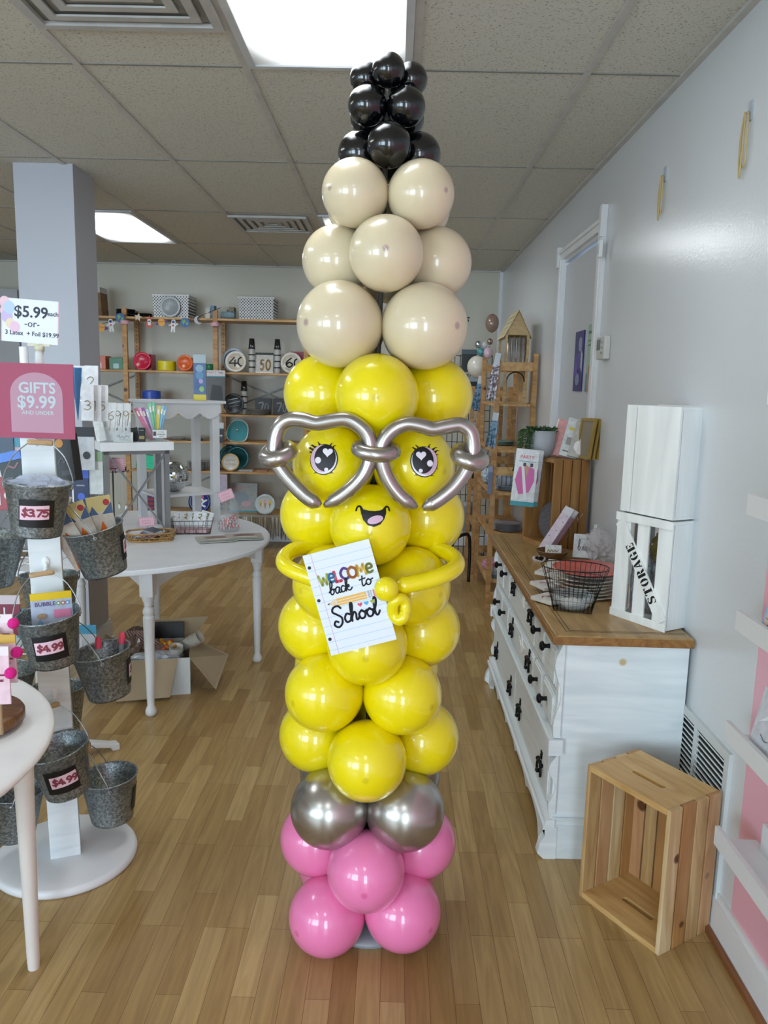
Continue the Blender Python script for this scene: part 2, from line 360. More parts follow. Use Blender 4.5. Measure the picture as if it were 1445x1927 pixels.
# door in right wall
struct(M().box((XW+.012, DY0, 0), (XW+.05, DY1, DZ-.015)).build('door_1', wall_mat('door_paint', '#c9cbd0', .35)))
fr = M()
for a, b_ in ((DY0-.085, DY0), (DY1, DY1+.085)): a, b_ = a-.004*(a > DY0), b_+.004*(b_ == DY0); fr.box((XW-.02, a, 0), (XW+.03, b_, DZ+.02)); fr.box((XW-.028, a+.012, 0), (XW, a+.03, DZ+.02))
fr.box((XW-.018, DY0-.08, DZ+.021), (XW+.03, DY1+.08, DZ+.055)); fr.box((XW-.028, DY0-.085, DZ+.055), (XW+.03, DY1+.085, DZ+.075))
fr.box((XW-.033, DY0-.09, DZ-.02), (XW-.001, DY0-.05, DZ+.13)); fr.box((XW-.033, DY1+.06, DZ-.02), (XW-.001, DY1+.1, DZ+.1))
struct(fr.build('trim_5', paintw))
# bulges: low moulding strip on the back-left wall near the corner
struct(M().box((XW-.03, YB-.03, 0), (XW, YB, H)).build('trim_6', paintw))
# ------------------------------------------------------------------ ceiling lights and vents
def light_panel(x0, y0, label, grp=None):
    t = thing('ceiling_light', label, 'light', (x0+TI/2, y0+TI, H), 0, grp)
    a, b_ = (x0+.014, y0+.014), (x0+TI-.014, y0+2*TI-.014); f = M(); q = .026; z0, z1 = H-.014, H-.001
    f.box((a[0], a[1], z0), (b_[0], a[1]+q, z1)); f.box((a[0], b_[1]-q, z0), (b_[0], b_[1], z1)); f.box((a[0], a[1]+q, z0), (a[0]+q, b_[1]-q, z1)); f.box((b_[0]-q, a[1]+q, z0), (b_[0], b_[1]-q, z1))
    f.build('frame', mat('#c9ccd0', .4), t)
    M().box((a[0]+q, a[1]+q, H-.009), (b_[0]-q, b_[1]-q, H-.002)).build('diffuser', lampm, t)
    return t
lampm = bpy.data.materials.new('lamp_diffuser'); lampm.use_nodes = True; nt = lampm.node_tree
b = nt.nodes['Principled BSDF']; b.inputs['Base Color'].default_value = (.8, .85, .9, 1)
tc = nt.nodes.new('ShaderNodeTexCoord'); sp = nt.nodes.new('ShaderNodeSeparateXYZ'); nt.links.new(tc.outputs['Object'], sp.inputs[0])
# prismatic lens: tubes run along the length, dimmer toward the rim of the fitting
def axis(out, half, fall):
    ab = nt.nodes.new('ShaderNodeMath'); ab.operation = 'ABSOLUTE'; nt.links.new(sp.outputs[out], ab.inputs[0])
    mr = nt.nodes.new('ShaderNodeMapRange'); mr.interpolation_type = 'SMOOTHSTEP'; mr.inputs['From Min'].default_value = half-fall; mr.inputs['From Max'].default_value = half
    mr.inputs['To Min'].default_value = 1; mr.inputs['To Max'].default_value = .26; nt.links.new(ab.outputs[0], mr.inputs['Value']); return mr.outputs[0]
mu = nt.nodes.new('ShaderNodeMath'); mu.operation = 'MULTIPLY'; nt.links.new(axis('X', .28, .15), mu.inputs[0]); nt.links.new(axis('Y', .585, .22), mu.inputs[1])
pw = nt.nodes.new('ShaderNodeMath'); pw.operation = 'POWER'; pw.inputs[1].default_value = 2.1; nt.links.new(mu.outputs[0], pw.inputs[0])
m2 = nt.nodes.new('ShaderNodeMath'); m2.operation = 'MULTIPLY'; m2.inputs[1].default_value = PANEL_E; nt.links.new(pw.outputs[0], m2.inputs[0])
nt.links.new(m2.outputs[0], b.inputs['Emission Strength']); b.inputs['Emission Color'].default_value = (.92, .97, 1, 1)
light_panel(BX+TI, BY-2*TI, 'lit ceiling light panel right above the black tip of the balloon column')
light_panel(BX+TI, BY+4*TI, 'ceiling light panel of which only a sliver shows beside the cream balloons')
light_panel(BX-2*TI, BY+4*TI, 'lit ceiling light panel beside the top of the white pillar')
light_panel(BX-2*TI, BY-2*TI, 'lit ceiling light panel over the left side of the shop front, outside the picture')
light_panel(BX+TI, BY-8*TI, 'lit ceiling light panel behind the photographer')
light_panel(BX-2*TI, BY-8*TI, 'lit ceiling light panel behind the photographer to the left')
light_panel(BX-6*TI, BY+2*TI, 'lit ceiling light panel far to the left of the pillar')
def diffuser(x0, y0, s, label):
    t = thing('air_vent', label, 'vent', (x0+s/2, y0+s/2, H)); cx, cy = x0+s/2, y0+s/2
    for k in range(5):
        r = s/2*(1-.19*k)-.008; z = H-.02+.003*k; f = M(); q = .03 if k == 0 else .03
        for (a, b_) in (((-r, -r), (r, -r+q)), ((-r, r-q), (r, r)), ((-r, -r+q), (-r+q, r-q)), ((r-q, -r+q), (r, r-q))):
            f.box((cx+a[0], cy+a[1], z), (cx+b_[0], cy+b_[1], z+.006 if k else z+.014))
        f.build('frame' if k == 0 else 'louver', mat('#b9b8b5', .4), t)
    M().box((cx-s/2+.02, cy-s/2+.02, H-.003), (cx+s/2-.02, cy+s/2-.02, H-.001)).build('duct', mat('#8f8e88', .7), t)
    return t
diffuser(BX, BY-TI-.31, TI, 'large four-way ceiling air vent left of the near light panel')
diffuser(BX, BY+4*TI+.06, .55, 'small ceiling air vent behind the cream balloons')
diffuser(BX-5*TI, BY+4*TI+.1, .5, 'ceiling air vent left of the pillar, cut by the picture edge')
# ------------------------------------------------------------------ balloon column
def balloon_mat(col, rough, tip=None, metal=0, **k):
    m = bpy.data.materials.new('balloon_'+col.lstrip('#')); m.use_nodes = True; nt = m.node_tree; b = nt.nodes['Principled BSDF']; N = nt.nodes.new; L = nt.links.new
    b.inputs['Roughness'].default_value = rough; b.inputs['Metallic'].default_value = metal; c = lin(col); b.inputs['Base Color'].default_value = c
    if k.get('coat'): b.inputs['Coat Weight'].default_value = k['coat']; b.inputs['Coat Roughness'].default_value = .07
    if k.get('sss'): b.inputs['Subsurface Weight'].default_value = k['sss']; b.inputs['Subsurface Radius'].default_value = k.get('sr', (.06, .05, .03)); b.inputs['Subsurface Scale'].default_value = .5
    tc = N('ShaderNodeTexCoord'); n = N('ShaderNodeVectorMath'); n.operation = 'DISTANCE'; n.inputs[1].default_value = (0, 0, 1.0); L(tc.outputs['Object'], n.inputs[0])
    r = N('ShaderNodeMapRange'); r.inputs['From Min'].default_value = .05; r.inputs['From Max'].default_value = .11; r.inputs['To Min'].default_value = 1; r.inputs['To Max'].default_value = 0; L(n.outputs['Value'], r.inputs['Value'])
    mx = N('ShaderNodeMix'); mx.data_type = 'RGBA'; mx.inputs['A'].default_value = c; mx.inputs['B'].default_value = lin(tip or col); L(r.outputs['Result'], mx.inputs['Factor']); L(mx.outputs['Result'], b.inputs['Base Color'])
    return m
BM = {'pink': balloon_mat('#f282b6', .3, '#e0689c', coat=.8, sss=.15), 'yellow': balloon_mat('#f2de00', .3, '#dcc800', coat=.8, sss=.12),
      'silver': balloon_mat('#b2ada8', .27, metal=.9), 'cream': balloon_mat('#dfd0b0', .3, '#b79c90', coat=.6, sss=.3, sr=(.09, .06, .03)), 'black': balloon_mat('#06080a', .2, coat=.6)}
def balloon_mesh(name, m):
    w = M(); n, k = 40, 26; vs = []; fs = []
    for i in range(k+1):
        a = PI*i/k; z = math.cos(a); r = math.sin(a)
        if z < 0: r *= 1-.10*z*z; z *= 1.10
        for j in range(n): t = 2*PI*j/n; vs.append((max(r, 1e-5)*math.cos(t), max(r, 1e-5)*math.sin(t), z))
    for i in range(k):
        for j in range(n): fs.append((i*n+j, (i+1)*n+j, (i+1)*n+(j+1) % n, i*n+(j+1) % n))
    w.smooth = True; w.add(vs, fs); w.lathe([(.03, -1.09), (.06, -1.16), (.02, -1.17)], 12)
    o = w.build('balloon', m); me = o.data; bpy.data.objects.remove(o); return me
BME = {k: balloon_mesh(k, m) for k, m in BM.items()}
COL = thing('balloon_column', 'tall pencil-shaped balloon column in pink, silver, yellow, cream and black standing mid floor', 'balloon column', (-.05, 2.14, 0))
M().lathe([(.105, 0), (.115, .006), (.115, .016), (.1, .028), (.03, .034)], 40, (-.04, 2.135, 0)).build('base_plate', mat('#8f9499', .35), COL)
M().tube([(-.045, 2.14, .02), (-.058, 2.14, .9), (-.05, 2.14, 1.7), (-.038, 2.14, 2.42)], .008).build('pole', mat('#6f6a60', .5), COL)
LAY = [('pink', 0, -.050, .112, .109), ('pink', 1, -.048, .275, .108), ('silver', 0, -.049, .433, .110), ('yellow', 1, -.052, .602, .108),
       ('yellow', 0, -.067, .774, .1075), ('yellow', 1, -.058, .929, .107), ('yellow', 0, -.051, 1.080, .106), ('yellow', 1, -.056, 1.250, .106),
       ('yellow', 0, -.052, 1.399, .106), ('yellow', 1, -.047, 1.580, .106), ('cream', 0, -.0385, 1.757, .1085), ('cream', 1, -.032, 1.928, .0925),
       ('cream', 0, -.0315, 2.080, .083), ('black', 1, -.032, 2.196, .055), ('black', 0, -.0405, 2.296, .0485), ('black', 1, -.038, 2.376, .041)]
BAL = {}
for li, (c, kind, x, z, r) in enumerate(LAY):
    for q in range(4):
        a = math.radians(-90+90*q+(0 if kind else -45))
        off = 1.41*r
        if c == 'silver': off = 1.36*r
        dz = 0
        if li == 0: dz = -.012 if q == 0 else .012
        cpos = Vector((x+off*math.cos(a), 2.14+off*math.sin(a), z+dz))
        if li == 0: cpos.z = max(cpos.z, r*.93)
        d = Vector((math.cos(a), math.sin(a), -.02)).normalized()
        o = bpy.data.objects.new('balloon', BME[c]); C.objects.link(o); o.parent = COL; o['label'] = c+' balloon'
        rot = d.to_track_quat('Z', 'Y').to_matrix().to_4x4()
        o.matrix_basis = TR(cpos-COL.location) @ rot @ Matrix.Scale(r*(1.0 if c not in ('cream',) else 1.0), 4)
        BAL[(li, q)] = (cpos, r)
# face decals lie on the round front of their balloon
def on_ball(key, px, py, Y, eps=.0012):
    c, r = BAL[key]; ray = (at(px, py, 2)-Vector((0, 0, CAMZ))).normalized(); oc = Vector((0, 0, CAMZ))-c
    bq = ray.dot(oc); dd = bq*bq-(oc.dot(oc)-r*r); t = -bq-math.sqrt(max(dd, 0)); p0 = Vector((0, 0, CAMZ))+ray*t
    n = (p0-c).normalized(); ex = Vector((0, 0, 1)).cross(n).normalized(); ey = n.cross(ex)
    def fn(u, v, e=1): return c+(n*r+ex*u+ey*v).normalized()*(r+eps*e)
    return fn
def fan(bm, pts, fn, rings=5):   # filled outline that follows a curved surface
    cx = sum(p[0] for p in pts)/len(pts); cy = sum(p[1] for p in pts)/len(pts); n = len(pts); vs = [fn(cx, cy)]
    for k in range(1, rings+1):
        for x, y in pts: vs.append(fn(cx+(x-cx)*k/rings, cy+(y-cy)*k/rings))
    fs = [(0, 1+i, 1+(i+1) % n) for i in range(n)]
    for k in range(rings-1):
        for i in range(n): a = 1+k*n; fs.append((a+i, a+n+i, a+n+(i+1) % n, a+(i+1) % n))
    bm.add(vs, fs)
def ell(cx, cy, a, b, n=28, rot=0): return [(cx+a*math.cos(t)*math.cos(rot)-b*math.sin(t)*math.sin(rot), cy+a*math.cos(t)*math.sin(rot)+b*math.sin(t)*math.cos(rot)) for t in [2*PI*i/n for i in range(n)]]
def heart(cx, cy, s, n=24): return [(cx+s*.0625*16*math.sin(t)**3, cy+s*.0625*(13*math.cos(t)-5*math.cos(2*t)-2*math.cos(3*t)-math.cos(4*t))) for t in [2*PI*i/n for i in range(n)]]
S3 = 2.03/FPX/3.01      # size of one step of the sticker drawings, metres
ink = mat('#15151a', .5, var=0); wpap = mat('#f2f0f4', .5, var=0); lil = mat('#dcb9cf', .5, var=0)
def eye(key, px, py, mir, irx, hx, hy, c1, c2):
    f0 = on_ball(key, px, py, 2)
    L_ = lambda e: (lambda u, v: f0(u*S3, v*S3, e))
    e = M(); fan(e, ell(0, 0, 82, 90), L_(1))
    for (ax, ay, bx, by, wd) in ((-62,52,-112,72,9),(-50,66,-100,92,9),(-66,34,-96,40,7),(-30,84,-52,110,7),(32,84,50,104,6),(48,72,70,88,6),(-40,-80,-62,-92,5),(45,-78,62,-86,5),(-72,-40,-84,-52,4)):
        ax, bx = ax*mir, bx*mir; L = math.hypot(bx-ax, by-ay); nx, ny = -(by-ay)/L*wd, (bx-ax)/L*wd; mx, my = (ax+bx)/2+nx*.4, (ay+by)/2+8
        e.flat([(ax-nx, ay-ny), (mx, my-wd*.4), (bx, by), (mx, my+wd*.4), (ax+nx, ay+ny)], L_(1))
    e = e.build('eye_sticker', ink, COL); e['label'] = 'black eye sticker with lashes'
    a = M(); fan(a, ell(0, 0, 75, 83), L_(2)); a.build('eye_white', wpap, e)
    a = M(); fan(a, ell(-9*mir, 4, 66, 78), L_(2.6)); a.build('eye_shade', lil, e)
    a = M(); fan(a, ell(irx, 8, 59, 74), L_(3.2)); a.build('iris', ink, e)
    a = M(); fan(a, heart(hx, hy, 28), L_(4)); fan(a, ell(*c1, 17, 17), L_(4)); fan(a, ell(*c2, 11, 11), L_(4)); a.build('highlight', mat('#ece6ee', .5, var=0), e)
eye((8, 0), 608.5, 864, 1, 9, 22, 38, (-27, -8), (20, -56)); eye((8, 1), 799, 868.5, -1, -10, -20, 32, (27, -11), (-24, -50))
f0 = on_ball((7, 0), 702, 968, 2); L_ = lambda e: (lambda u, v: f0(u*S3, v*S3, e))
mo = M(); fan(mo, [(-74,42),(-50,28),(-20,20),(10,18),(40,24),(74,44),(74,10),(62,-25),(40,-55),(5,-70),(-30,-60),(-55,-30),(-66,5)], L_(1))
mo.ribbon([(-98, 28), (-90, 50), (-74, 50), (-60, 30)], 6, L_(1)); mo.ribbon([(96, 30), (90, 50), (76, 50), (60, 30)], 6, L_(1))
mo = mo.build('mouth_sticker', ink, COL); mo['label'] = 'black smiling mouth sticker'
a = M(); fan(a, ell(12, -30, 44, 21, rot=.3), L_(2)); a.build('tongue', lil, mo)
# arms
ym = BM['yellow']
def arm(pts, r, parent=COL, name='balloon_arm'):
    P = catc(pts) if False else cat([tuple(p) for p in pts], 8); n = len(P); rr = [r*min(1, .35+.65*min(i, n-1-i)/3) for i in range(n)]
    return M().tube(P, rr, 16).build(name, ym, parent)
arm([(-.14, 2.10, 1.166), (-.235, 2.06, 1.172), (-.272, 2.0, 1.166), (-.272, 1.94, 1.153), (-.235, 1.905, 1.14), (-.16, 1.885, 1.12), (-.1, 1.885, 1.10)], .0205)['label'] = 'thin yellow balloon arm'
arm([(.04, 2.12, 1.166), (.125, 2.07, 1.172), (.162, 2.01, 1.168), (.166, 1.95, 1.156), (.13, 1.905, 1.143), (.07, 1.882, 1.129), (.01, 1.868, 1.12)], .0215)['label'] = 'thin yellow balloon arm'
h = M().sphere(at(727, 1109, 1.84), .030, sc=(1, .85, 1.02)).build('hand', ym, COL)
p = at(751, 1146, 1.85); M().tube(catc([tuple(p+Vector((.016*math.cos(t)+.004*math.sin(t), .012*math.sin(2*t)*.4, .026*math.sin(t)-.006*math.cos(t)))) for t in [2*PI*i/10 for i in range(10)]], 4), .0145, 14, closed=True).build('thumb', ym, h)
# glasses
sil = BM['silver']
G = thing('balloon_glasses', 'silver heart-shaped glasses twisted from thin balloons, on the yellow balloon face', 'glasses', (-.045, 1.885, 1.43))
LH = [(-.176,1.313),(-.205,1.327),(-.234,1.351),(-.271,1.391),(-.29,1.425),(-.292,1.459),(-.282,1.499),(-.256,1.519),(-.222,1.520),(-.188,1.513),(-.15,1.52),(-.116,1.523),(-.085,1.509),(-.064,1.486),(-.057,1.455),(-.062,1.415),(-.082,1.379),(-.121,1.341),(-.168,1.311)]
RH = [(.060,1.313),(.021,1.338),(-.01,1.376),(-.028,1.419),(-.030,1.462),(-.018,1.488),(.004,1.507),(.033,1.517),(.068,1.512),(.093,1.506),(.123,1.512),(.157,1.517),(.181,1.503),(.190,1.476),(.190,1.442),(.174,1.402),(.146,1.363),(.108,1.331),(.073,1.311)]
for P in (LH, RH):
    q = cat([(x, 1.892+.10*abs(x+.05)**1.2, z) for x, z in P], 5); n = len(q)
    M().tube(q, [.0188*min(1, .3+.7*min(i, n-1-i)/3) for i in range(n)], 18).build('heart_frame', sil, G)
def ring(c, a, b_, r, tilt, name):
    pts = []
    for i in range(40):
        t = 2*PI*i/40; pts.append(Vector((a*math.cos(t), b_*math.sin(t), 0)))
    m = TR(c) @ RX(tilt[0]) @ RY(tilt[1]); return M().tube([m @ p for p in pts], r, 16, closed=True).build(name, sil, G)
ring((-.283, 1.905, 1.437), .030, .030, .0195, (22, -14), 'side_loop'); ring((-.044, 1.893, 1.452), .043, .028, .0185, (18, 4), 'bridge_loop'); ring((.184, 1.905, 1.440), .030, .030, .0195, (22, 14), 'side_loop')
# sign
o0, ex, ey = at(569, 1046.5, 1.865), at(693.8, 1013.8, 1.862)-at(569, 1046.5, 1.865), at(569, 1046.5, 1.865)-at(609.4, 1237, 1.858)
SW = ex.length; SHT = ey.length; sg = thing('welcome_sign', 'notebook-paper sign reading WELCOME back to School, held by the balloon arms', 'sign')
M().box((0, -SHT, -.004), (SW, 0, 0)).build('board', mat('#e3eaf6', .45, var=0), sg)
bl = M(); k = .13
while k < SHT/SW-.04: bl.box((0, -(k+.002)*SW, 0), (SW, -(k-.0025)*SW, .0003)); k += .122
bl.build('ruled_lines', mat('#9cc3de', .6, var=0), sg)
M().box((.118*SW, -SHT, 0), (.124*SW, 0, .0004)).build('margin_line', mat('#d59ac0', .6, var=0), sg)
hf = lambda z: (lambda x, y: (x*SW, -y*SW, z))
for v in (.195, .70, 1.30): M().disc((.05, v), .026, 20, hf(.0005)).build('punch_hole', ink, sg)
pass
x = .13
for ch, col, y0, hh, wd in (('W','#a8ae55',.50,.155,.019),('E','#59a9d8',.485,.135,.019),('L','#d0485f',.50,.16,.023),('C','#8a62b8',.49,.17,.02),('O','#e29447',.495,.165,.021),('M','#d6b24c',.49,.16,.02),('E','#a8ae55',.485,.14,.019)):
    bm = M(); x2 = strokes(bm, ch, 0, 0, 1, wd/hh, lambda a, b_: ((x+a*hh)*SW, -(y0-b_*hh)*SW, .0006), sx=.86)
    bm.build('lettering', mat(col, .6, var=0), sg); x += x2*hh-.016
bm = M(); f = lambda a, b_: (a*SW, -(-b_)*SW, .0007); f2 = lambda a, b_: (a*SW, b_*SW, .0007)
strokes(bm, 'back', .24, -.660, .12, .0105, f2, sx=1.0, slant=.12); strokes(bm, 'to', .70, -.650, .12, .0105, f2, sx=1.1, slant=.12)
strokes(bm, 'School', .165, -1.115, .170, .0155, f2, sx=1.0, slant=.08, track=-.02); bm.build('lettering', ink, sg)
pc = [('#e9ba63', [(.30,-.735),(.75,-.735),(.75,-.845),(.30,-.845)]), ('#e8cfa6', [(.29,-.735),(.29,-.845),(.18,-.80),(.18,-.78)]), ('#22222a', [(.195,-.768),(.195,-.808),(.155,-.79)]), ('#b4bcc6', [(.77,-.735),(.80,-.735),(.80,-.845),(.77,-.845)]), ('#b4bcc6', [(.81,-.735),(.83,-.735),(.83,-.845),(.81,-.845)]), ('#dd87a2', [(.85,-.735),(.93,-.74),(.93,-.84),(.85,-.845)])]
for c_, P in pc: M().flat(P, f2).build('pencil_print', mat(c_, .6, var=0), sg)
bm = M(); f3 = lambda a, b_: (a*SW, b_*SW, .0009)
for v in (-.77, -.81): bm.flat([(.30, v), (.75, v), (.75, v-.006), (.30, v-.006)], f3)
bm.build('pencil_stripes', wpap, sg)
for c_, u in (('#d9536b', .62), ('#59b2dd', .715), ('#a8b455', .81)):
    bm = M(); bm.flat(heart(u, -.905, .036), f3); bm.build('heart_print', mat(c_, .6, var=0), sg)
sg.matrix_basis = frame(o0, ex, ey)
# ------------------------------------------------------------------ dresser
ww = grain('whitewash', '#d9e0e2', '#ecf0f2', (2, 2, 26), .42, None, 1.2, .08); wwh = grain('whitewash_side', '#d8e0e3', '#edf2f4', (3, 3, 22), .42, ('#c9b489', 3.2, .035), 1, .08)
oak = grain('dresser_top', '#8f6f40', '#b2925e', (16, 3, 16), .35, None, 1.5); oak2 = grain('dresser_edge', '#7d5127', '#a2743e', (14, 3, 20), .35)
DX, DYN, DYF, DT = .565, 2.50, 4.14, .785
dr = thing('dresser', 'long whitewashed dresser with oak top and black drawer pulls along the right wall', 'dresser', (.79, 3.3, 0))
w = M(); w.box((DX+.02, DYN+.012, .14), (1.0, DYF-.012, DT)); w.box((DX+.012, DYN+.004, .125), (1.0, DYF-.004, .15))
w.box((DX+.004, DYN, .0), (1.0, DYN+.02, .125)); w.box((DX+.004, DYF-.02, 0), (1.0, DYF, .125)); w.build('body', wwh, dr)
# front frame, corner scrolls, mouldings
w = M(); fx = DX+.02
w.box((DX+.008, DYN+.01, .135), (fx, DYN+.045, DT)); w.box((DX+.008, DYF-.045, .135), (fx, DYF-.01, DT))
w.box((DX+.012, DYN+.02, .745), (fx, DYF-.02, DT)); w.box((DX+.01, DYN+.02, .58), (fx, DYF-.02, .59)); w.box((DX+.01, DYN+.02, .135), (fx, DYF-.02, .16)); w.build('front_frame', ww, dr)
w = M()
for z0, z1, t in ((.405, .43, .014), (.43, .438, .006), (.395, .405, .006), (.125, .145, .012), (.11, .125, .02)): w.box((DX-t, DYN-.006, z0), (fx, DYF+.006, z1))
w.box((DX-.018, DYN-.012, .385), (DX+.03, DYN+.03, .44)); w.box((DX-.018, DYF-.03, .385), (DX+.03, DYF+.012, .44)); w.build('moulding', ww, dr)
def scroll(y, s):
    w = M()
    for (z0, z1) in ((.445, .775), (.165, .38)):
        n = 28; L = [(0, z0)]+[(.016+.016*math.sin(PI*1.0*k/n*3.0+.6)*(.5+.5*k/n), z0+(z1-z0)*k/n) for k in range(n+1)]+[(0, z1)]
        w.T = Matrix(((-1, 0, 0, DX+.02), (0, 0, 1, y), (0, 1, 0, 0), (0, 0, 0, 1))); w.prism(L, 0, .022); w.T = None
    return w.build('scroll_post', ww, dr)
scroll(DYN-.002, 1); scroll(DYF-.02, -1)
# scalloped skirt
pts = [(DYN, 0), (DYN, .118)]; pts = [(DYN, .118), (DYF, .118), (DYF, 0), (DYF-.1, 0)]
n = 60
for k in range(n+1):
    t = k/n; y = DYF-.1-(DYF-DYN-.2)*t; z = .045+.035*abs(math.sin(t*PI*5))**.6*(1 if .03 < t < .97 else .5)+(.02*math.sin(t*PI)); pts.append((y, z if 0 < k < n else .01))
pts += [(DYN+.1, 0), (DYN, 0)]
w = M(); w.T = Matrix(((0, 0, 1, 0), (1, 0, 0, 0), (0, 1, 0, 0), (0, 0, 0, 1))); w.prism(pts, DX-.012, DX+.01); w.T = None
for y in (DYN, DYF):
    s = 1 if y == DYN else -1
    P = [(-.012, 0), (-.034, .02), (-.026, .06), (-.012, .085), (-.012, .118), (.03, .118), (.03, 0)]
    w.T = Matrix(((1, 0, 0, DX), (0, 0, 1, min(y, y+s*.03)-.004), (0, 1, 0, 0), (0, 0, 0, 1))); w.prism(P, 0, .036); w.T = None
w.build('skirt', ww, dr)
w = M(); w.box((DX-.02, DYN-.02, DT), (1.0, 4.28, .81)); w.build('top', oak, dr, .006)
w = M(); w.box((DX-.024, DYN-.026, DT-.006), (1.0, DYN-.02, .806)); w.box((DX-.027, DYN-.026, DT-.004), (DX-.02, 4.285, .806)); w.build('top_edge', oak2, dr, .002)
w = M()
for t in (.045, .058): w.box((DX-.02+t, DYN-.02+t, .8095), (DX-.0175+t, 4.24, .8104)); w.box((DX-.02+t, DYN-.02+t, .8095), (.99, DYN-.0175+t, .8104))
w.build('inlay_line', mat('#3a2817', .6, var=0), dr)
pull = mat('#101012', .42, .6)
def knob(par, y, z):
    w = M(); w.T = Matrix(((0, 0, -1, DX+.002), (0, 1, 0, y), (1, 0, 0, z), (0, 0, 0, 1)))
    w.lathe([(.009, 0), (.007, .012), (.009, .02), (.017, .024), (.018, .03), (.012, .036), (.001, .038)], 18); w.T = None; w.build('knob', pull, par)
def bail(par, y, z):
    w = M(); w.T = Matrix(((0, 0, -1, DX+.002), (0, 1, 0, y), (1, 0, 0, z), (0, 0, 0, 1)))
    for c_, r in (((.028, 0), .014), ((-.028, 0), .012), ((0, 0), .011), ((.04, .008), .008), ((.04, -.008), .008), ((-.038, .009), .007), ((-.038, -.009), .007)): w.sphere((c_[0], c_[1], .002), r, 12, 8, (1, 1, .35))
    w.T = None
    w.tube([(DX-.008, y+.034*math.sin(a), z+.012-.036*(1-math.cos(a))) for a in [-PI*.62+PI*1.24*i/14 for i in range(15)]], .0048, 8)
    w.sphere((DX-.006, y-.03, z+.004), .009, 10, 8); w.sphere((DX-.006, y+.03, z+.004), .009, 10, 8); w.sphere((DX-.012, y, z-.058+.03), .009, 10, 8, (1, 1.6, .8)); w.build('handle', pull, par)
def drawer(y0, y1, z0, z1, items, parent=dr):
    w = M(); w.box((DX+.006, y0+.006, z0+.006), (fx, y1-.006, z1-.006)); w.box((DX+.001, y0+.014, z0+.014), (DX+.008, y1-.014, z1-.014)); d = w.build('drawer', ww, parent, .003)
    for t, y, z in items: (knob if t == 'k' else bail)(d, y, z)
    return d
def rosette(par, y, z):
    w = M()
    for k in range(8): a = PI/4*k; w.sphere((DX-.001, y+.016*math.cos(a), z+.027*math.sin(a)), .012, 10, 6, (.35, 1, 1.3))
    w.sphere((DX-.003, y, z), .012, 10, 6, (.5, 1, 1.4))
    for s in (-1, 1):
        for k in range(3): w.sphere((DX-.001, y+s*(.04+.018*k), z+.004*k), .010-.002*k, 10, 6, (.4, 1.3, 1))
    w.build('carved_rosette', mat('#f1f1f0', .5, var=.02), par)
for z0, z1, zc in ((.595, .742, .715), (.445, .578, .52)):
    drawer(2.55, 2.745, z0, z1, [('k', 2.655, zc)]); drawer(2.755, 2.93, z0, z1, [('k', 2.84, zc)])
    d = drawer(2.94, 3.62, z0, z1, [('b', 3.02, zc+.008), ('b', 3.47, zc+.004)]); rosette(d, 3.205, zc+.012)
    drawer(3.63, 3.83, z0, z1, [('k', 3.725, zc)]); drawer(3.84, 4.09, z0, z1, [('k', 3.92, zc)])
drawer(2.55, 3.31, .165, .39, [('b', 2.68, .262), ('b', 3.17, .258)]); drawer(3.32, 4.09, .165, .39, [('b', 3.44, .258), ('b', 3.92, .258)])
# ------------------------------------------------------------------ wooden crates
pine = [grain('pine_%d' % i, a, b_, (18, 18, 2.4), .5, ('#5e371c', 4.0+i, .07), 1.6) for i, (a, b_) in enumerate((('#a98252', '#cfae7c'), ('#ad7c50', '#cca278'), ('#b6935f', '#dac198'), ('#9a6a3a', '#c0905a')))]
pinetop = grain('pine_end', '#b78c50', '#dab57c', (3, 16, 16), .5, ('#5e371c', 5, .08), 1.6)
def end_board(w, L, D, t, z0, slot=True):     # board L x D lying flat with a hand slot; local x 0..L, y 0..D
    if not slot: w.box((0, 0, z0), (L, D, z0+t)); return
    cx, cy, hl, hr = L/2, D*.42, L*.17, .011; n = 10; out = []; inn = []
    for i in range(4*n):
        a = 2*PI*i/(4*n); ix = cx+(hl if math.cos(a) >= 0 else -hl)+hr*math.cos(a); iy = cy+hr*math.sin(a); inn.append((ix, iy))
        ca, sa = math.cos(a), math.sin(a); k = min(1/abs(ca) if abs(ca) > 1e-6 else 9e9, 1/abs(sa) if abs(sa) > 1e-6 else 9e9); out.append((L/2+L/2*ca*k, D/2+D/2*sa*k))
    N = 4*n; vs = [(x, y, z) for z in (z0, z0+t) for P in (out, inn) for x, y in P]
    fs = []
    for i in range(N):
        j = (i+1) % N; fs += [(i, N+i, N+j, j), (2*N+i, 2*N+j, 3*N+j, 3*N+i), (i, j, 2*N+j, 2*N+i), (N+i, 3*N+i, 3*N+j, N+j)]
    w.add(vs, fs)
def crate(label, mw, L, D, Hh, nslat, nback, mats, endm, name='wooden_crate', group=None):
    # stands on its end: local x 0..L along the open front, y 0..D depth, z up
    t = thing(name, label, 'crate', group=group); th = .014
    w = M(); end_board(w, L, D, .018, 0); w.build('end_panel', endm, t); w = M(); end_board(w, L, D, .018, Hh-.018); w.build('end_panel', endm, t)
    sw = (D-(nslat-1)*.007)/nslat
    for k in range(nslat):
        for s in (0, 1):
            x = -th if s == 0 else L; y = k*(sw+.007)
            M().box((x, y, 0), (x+th, y+sw, Hh)).build('side_slat', mats[(k+s*2) % len(mats)], t, .0015)
    bw = (L-(nback-1)*.006)/nback
    for k in range(nback):
        x = k*(bw+.006); M().box((x, D-.012, .018), (x+bw, D, Hh-.018)).build('back_slat', mats[(k*3+1) % len(mats)], t, .0015)
    t.matrix_basis = mw; return t
A = Vector((.632, 2.305, 0)); B = Vector((.80, 2.037, 0)); ex = (B-A)
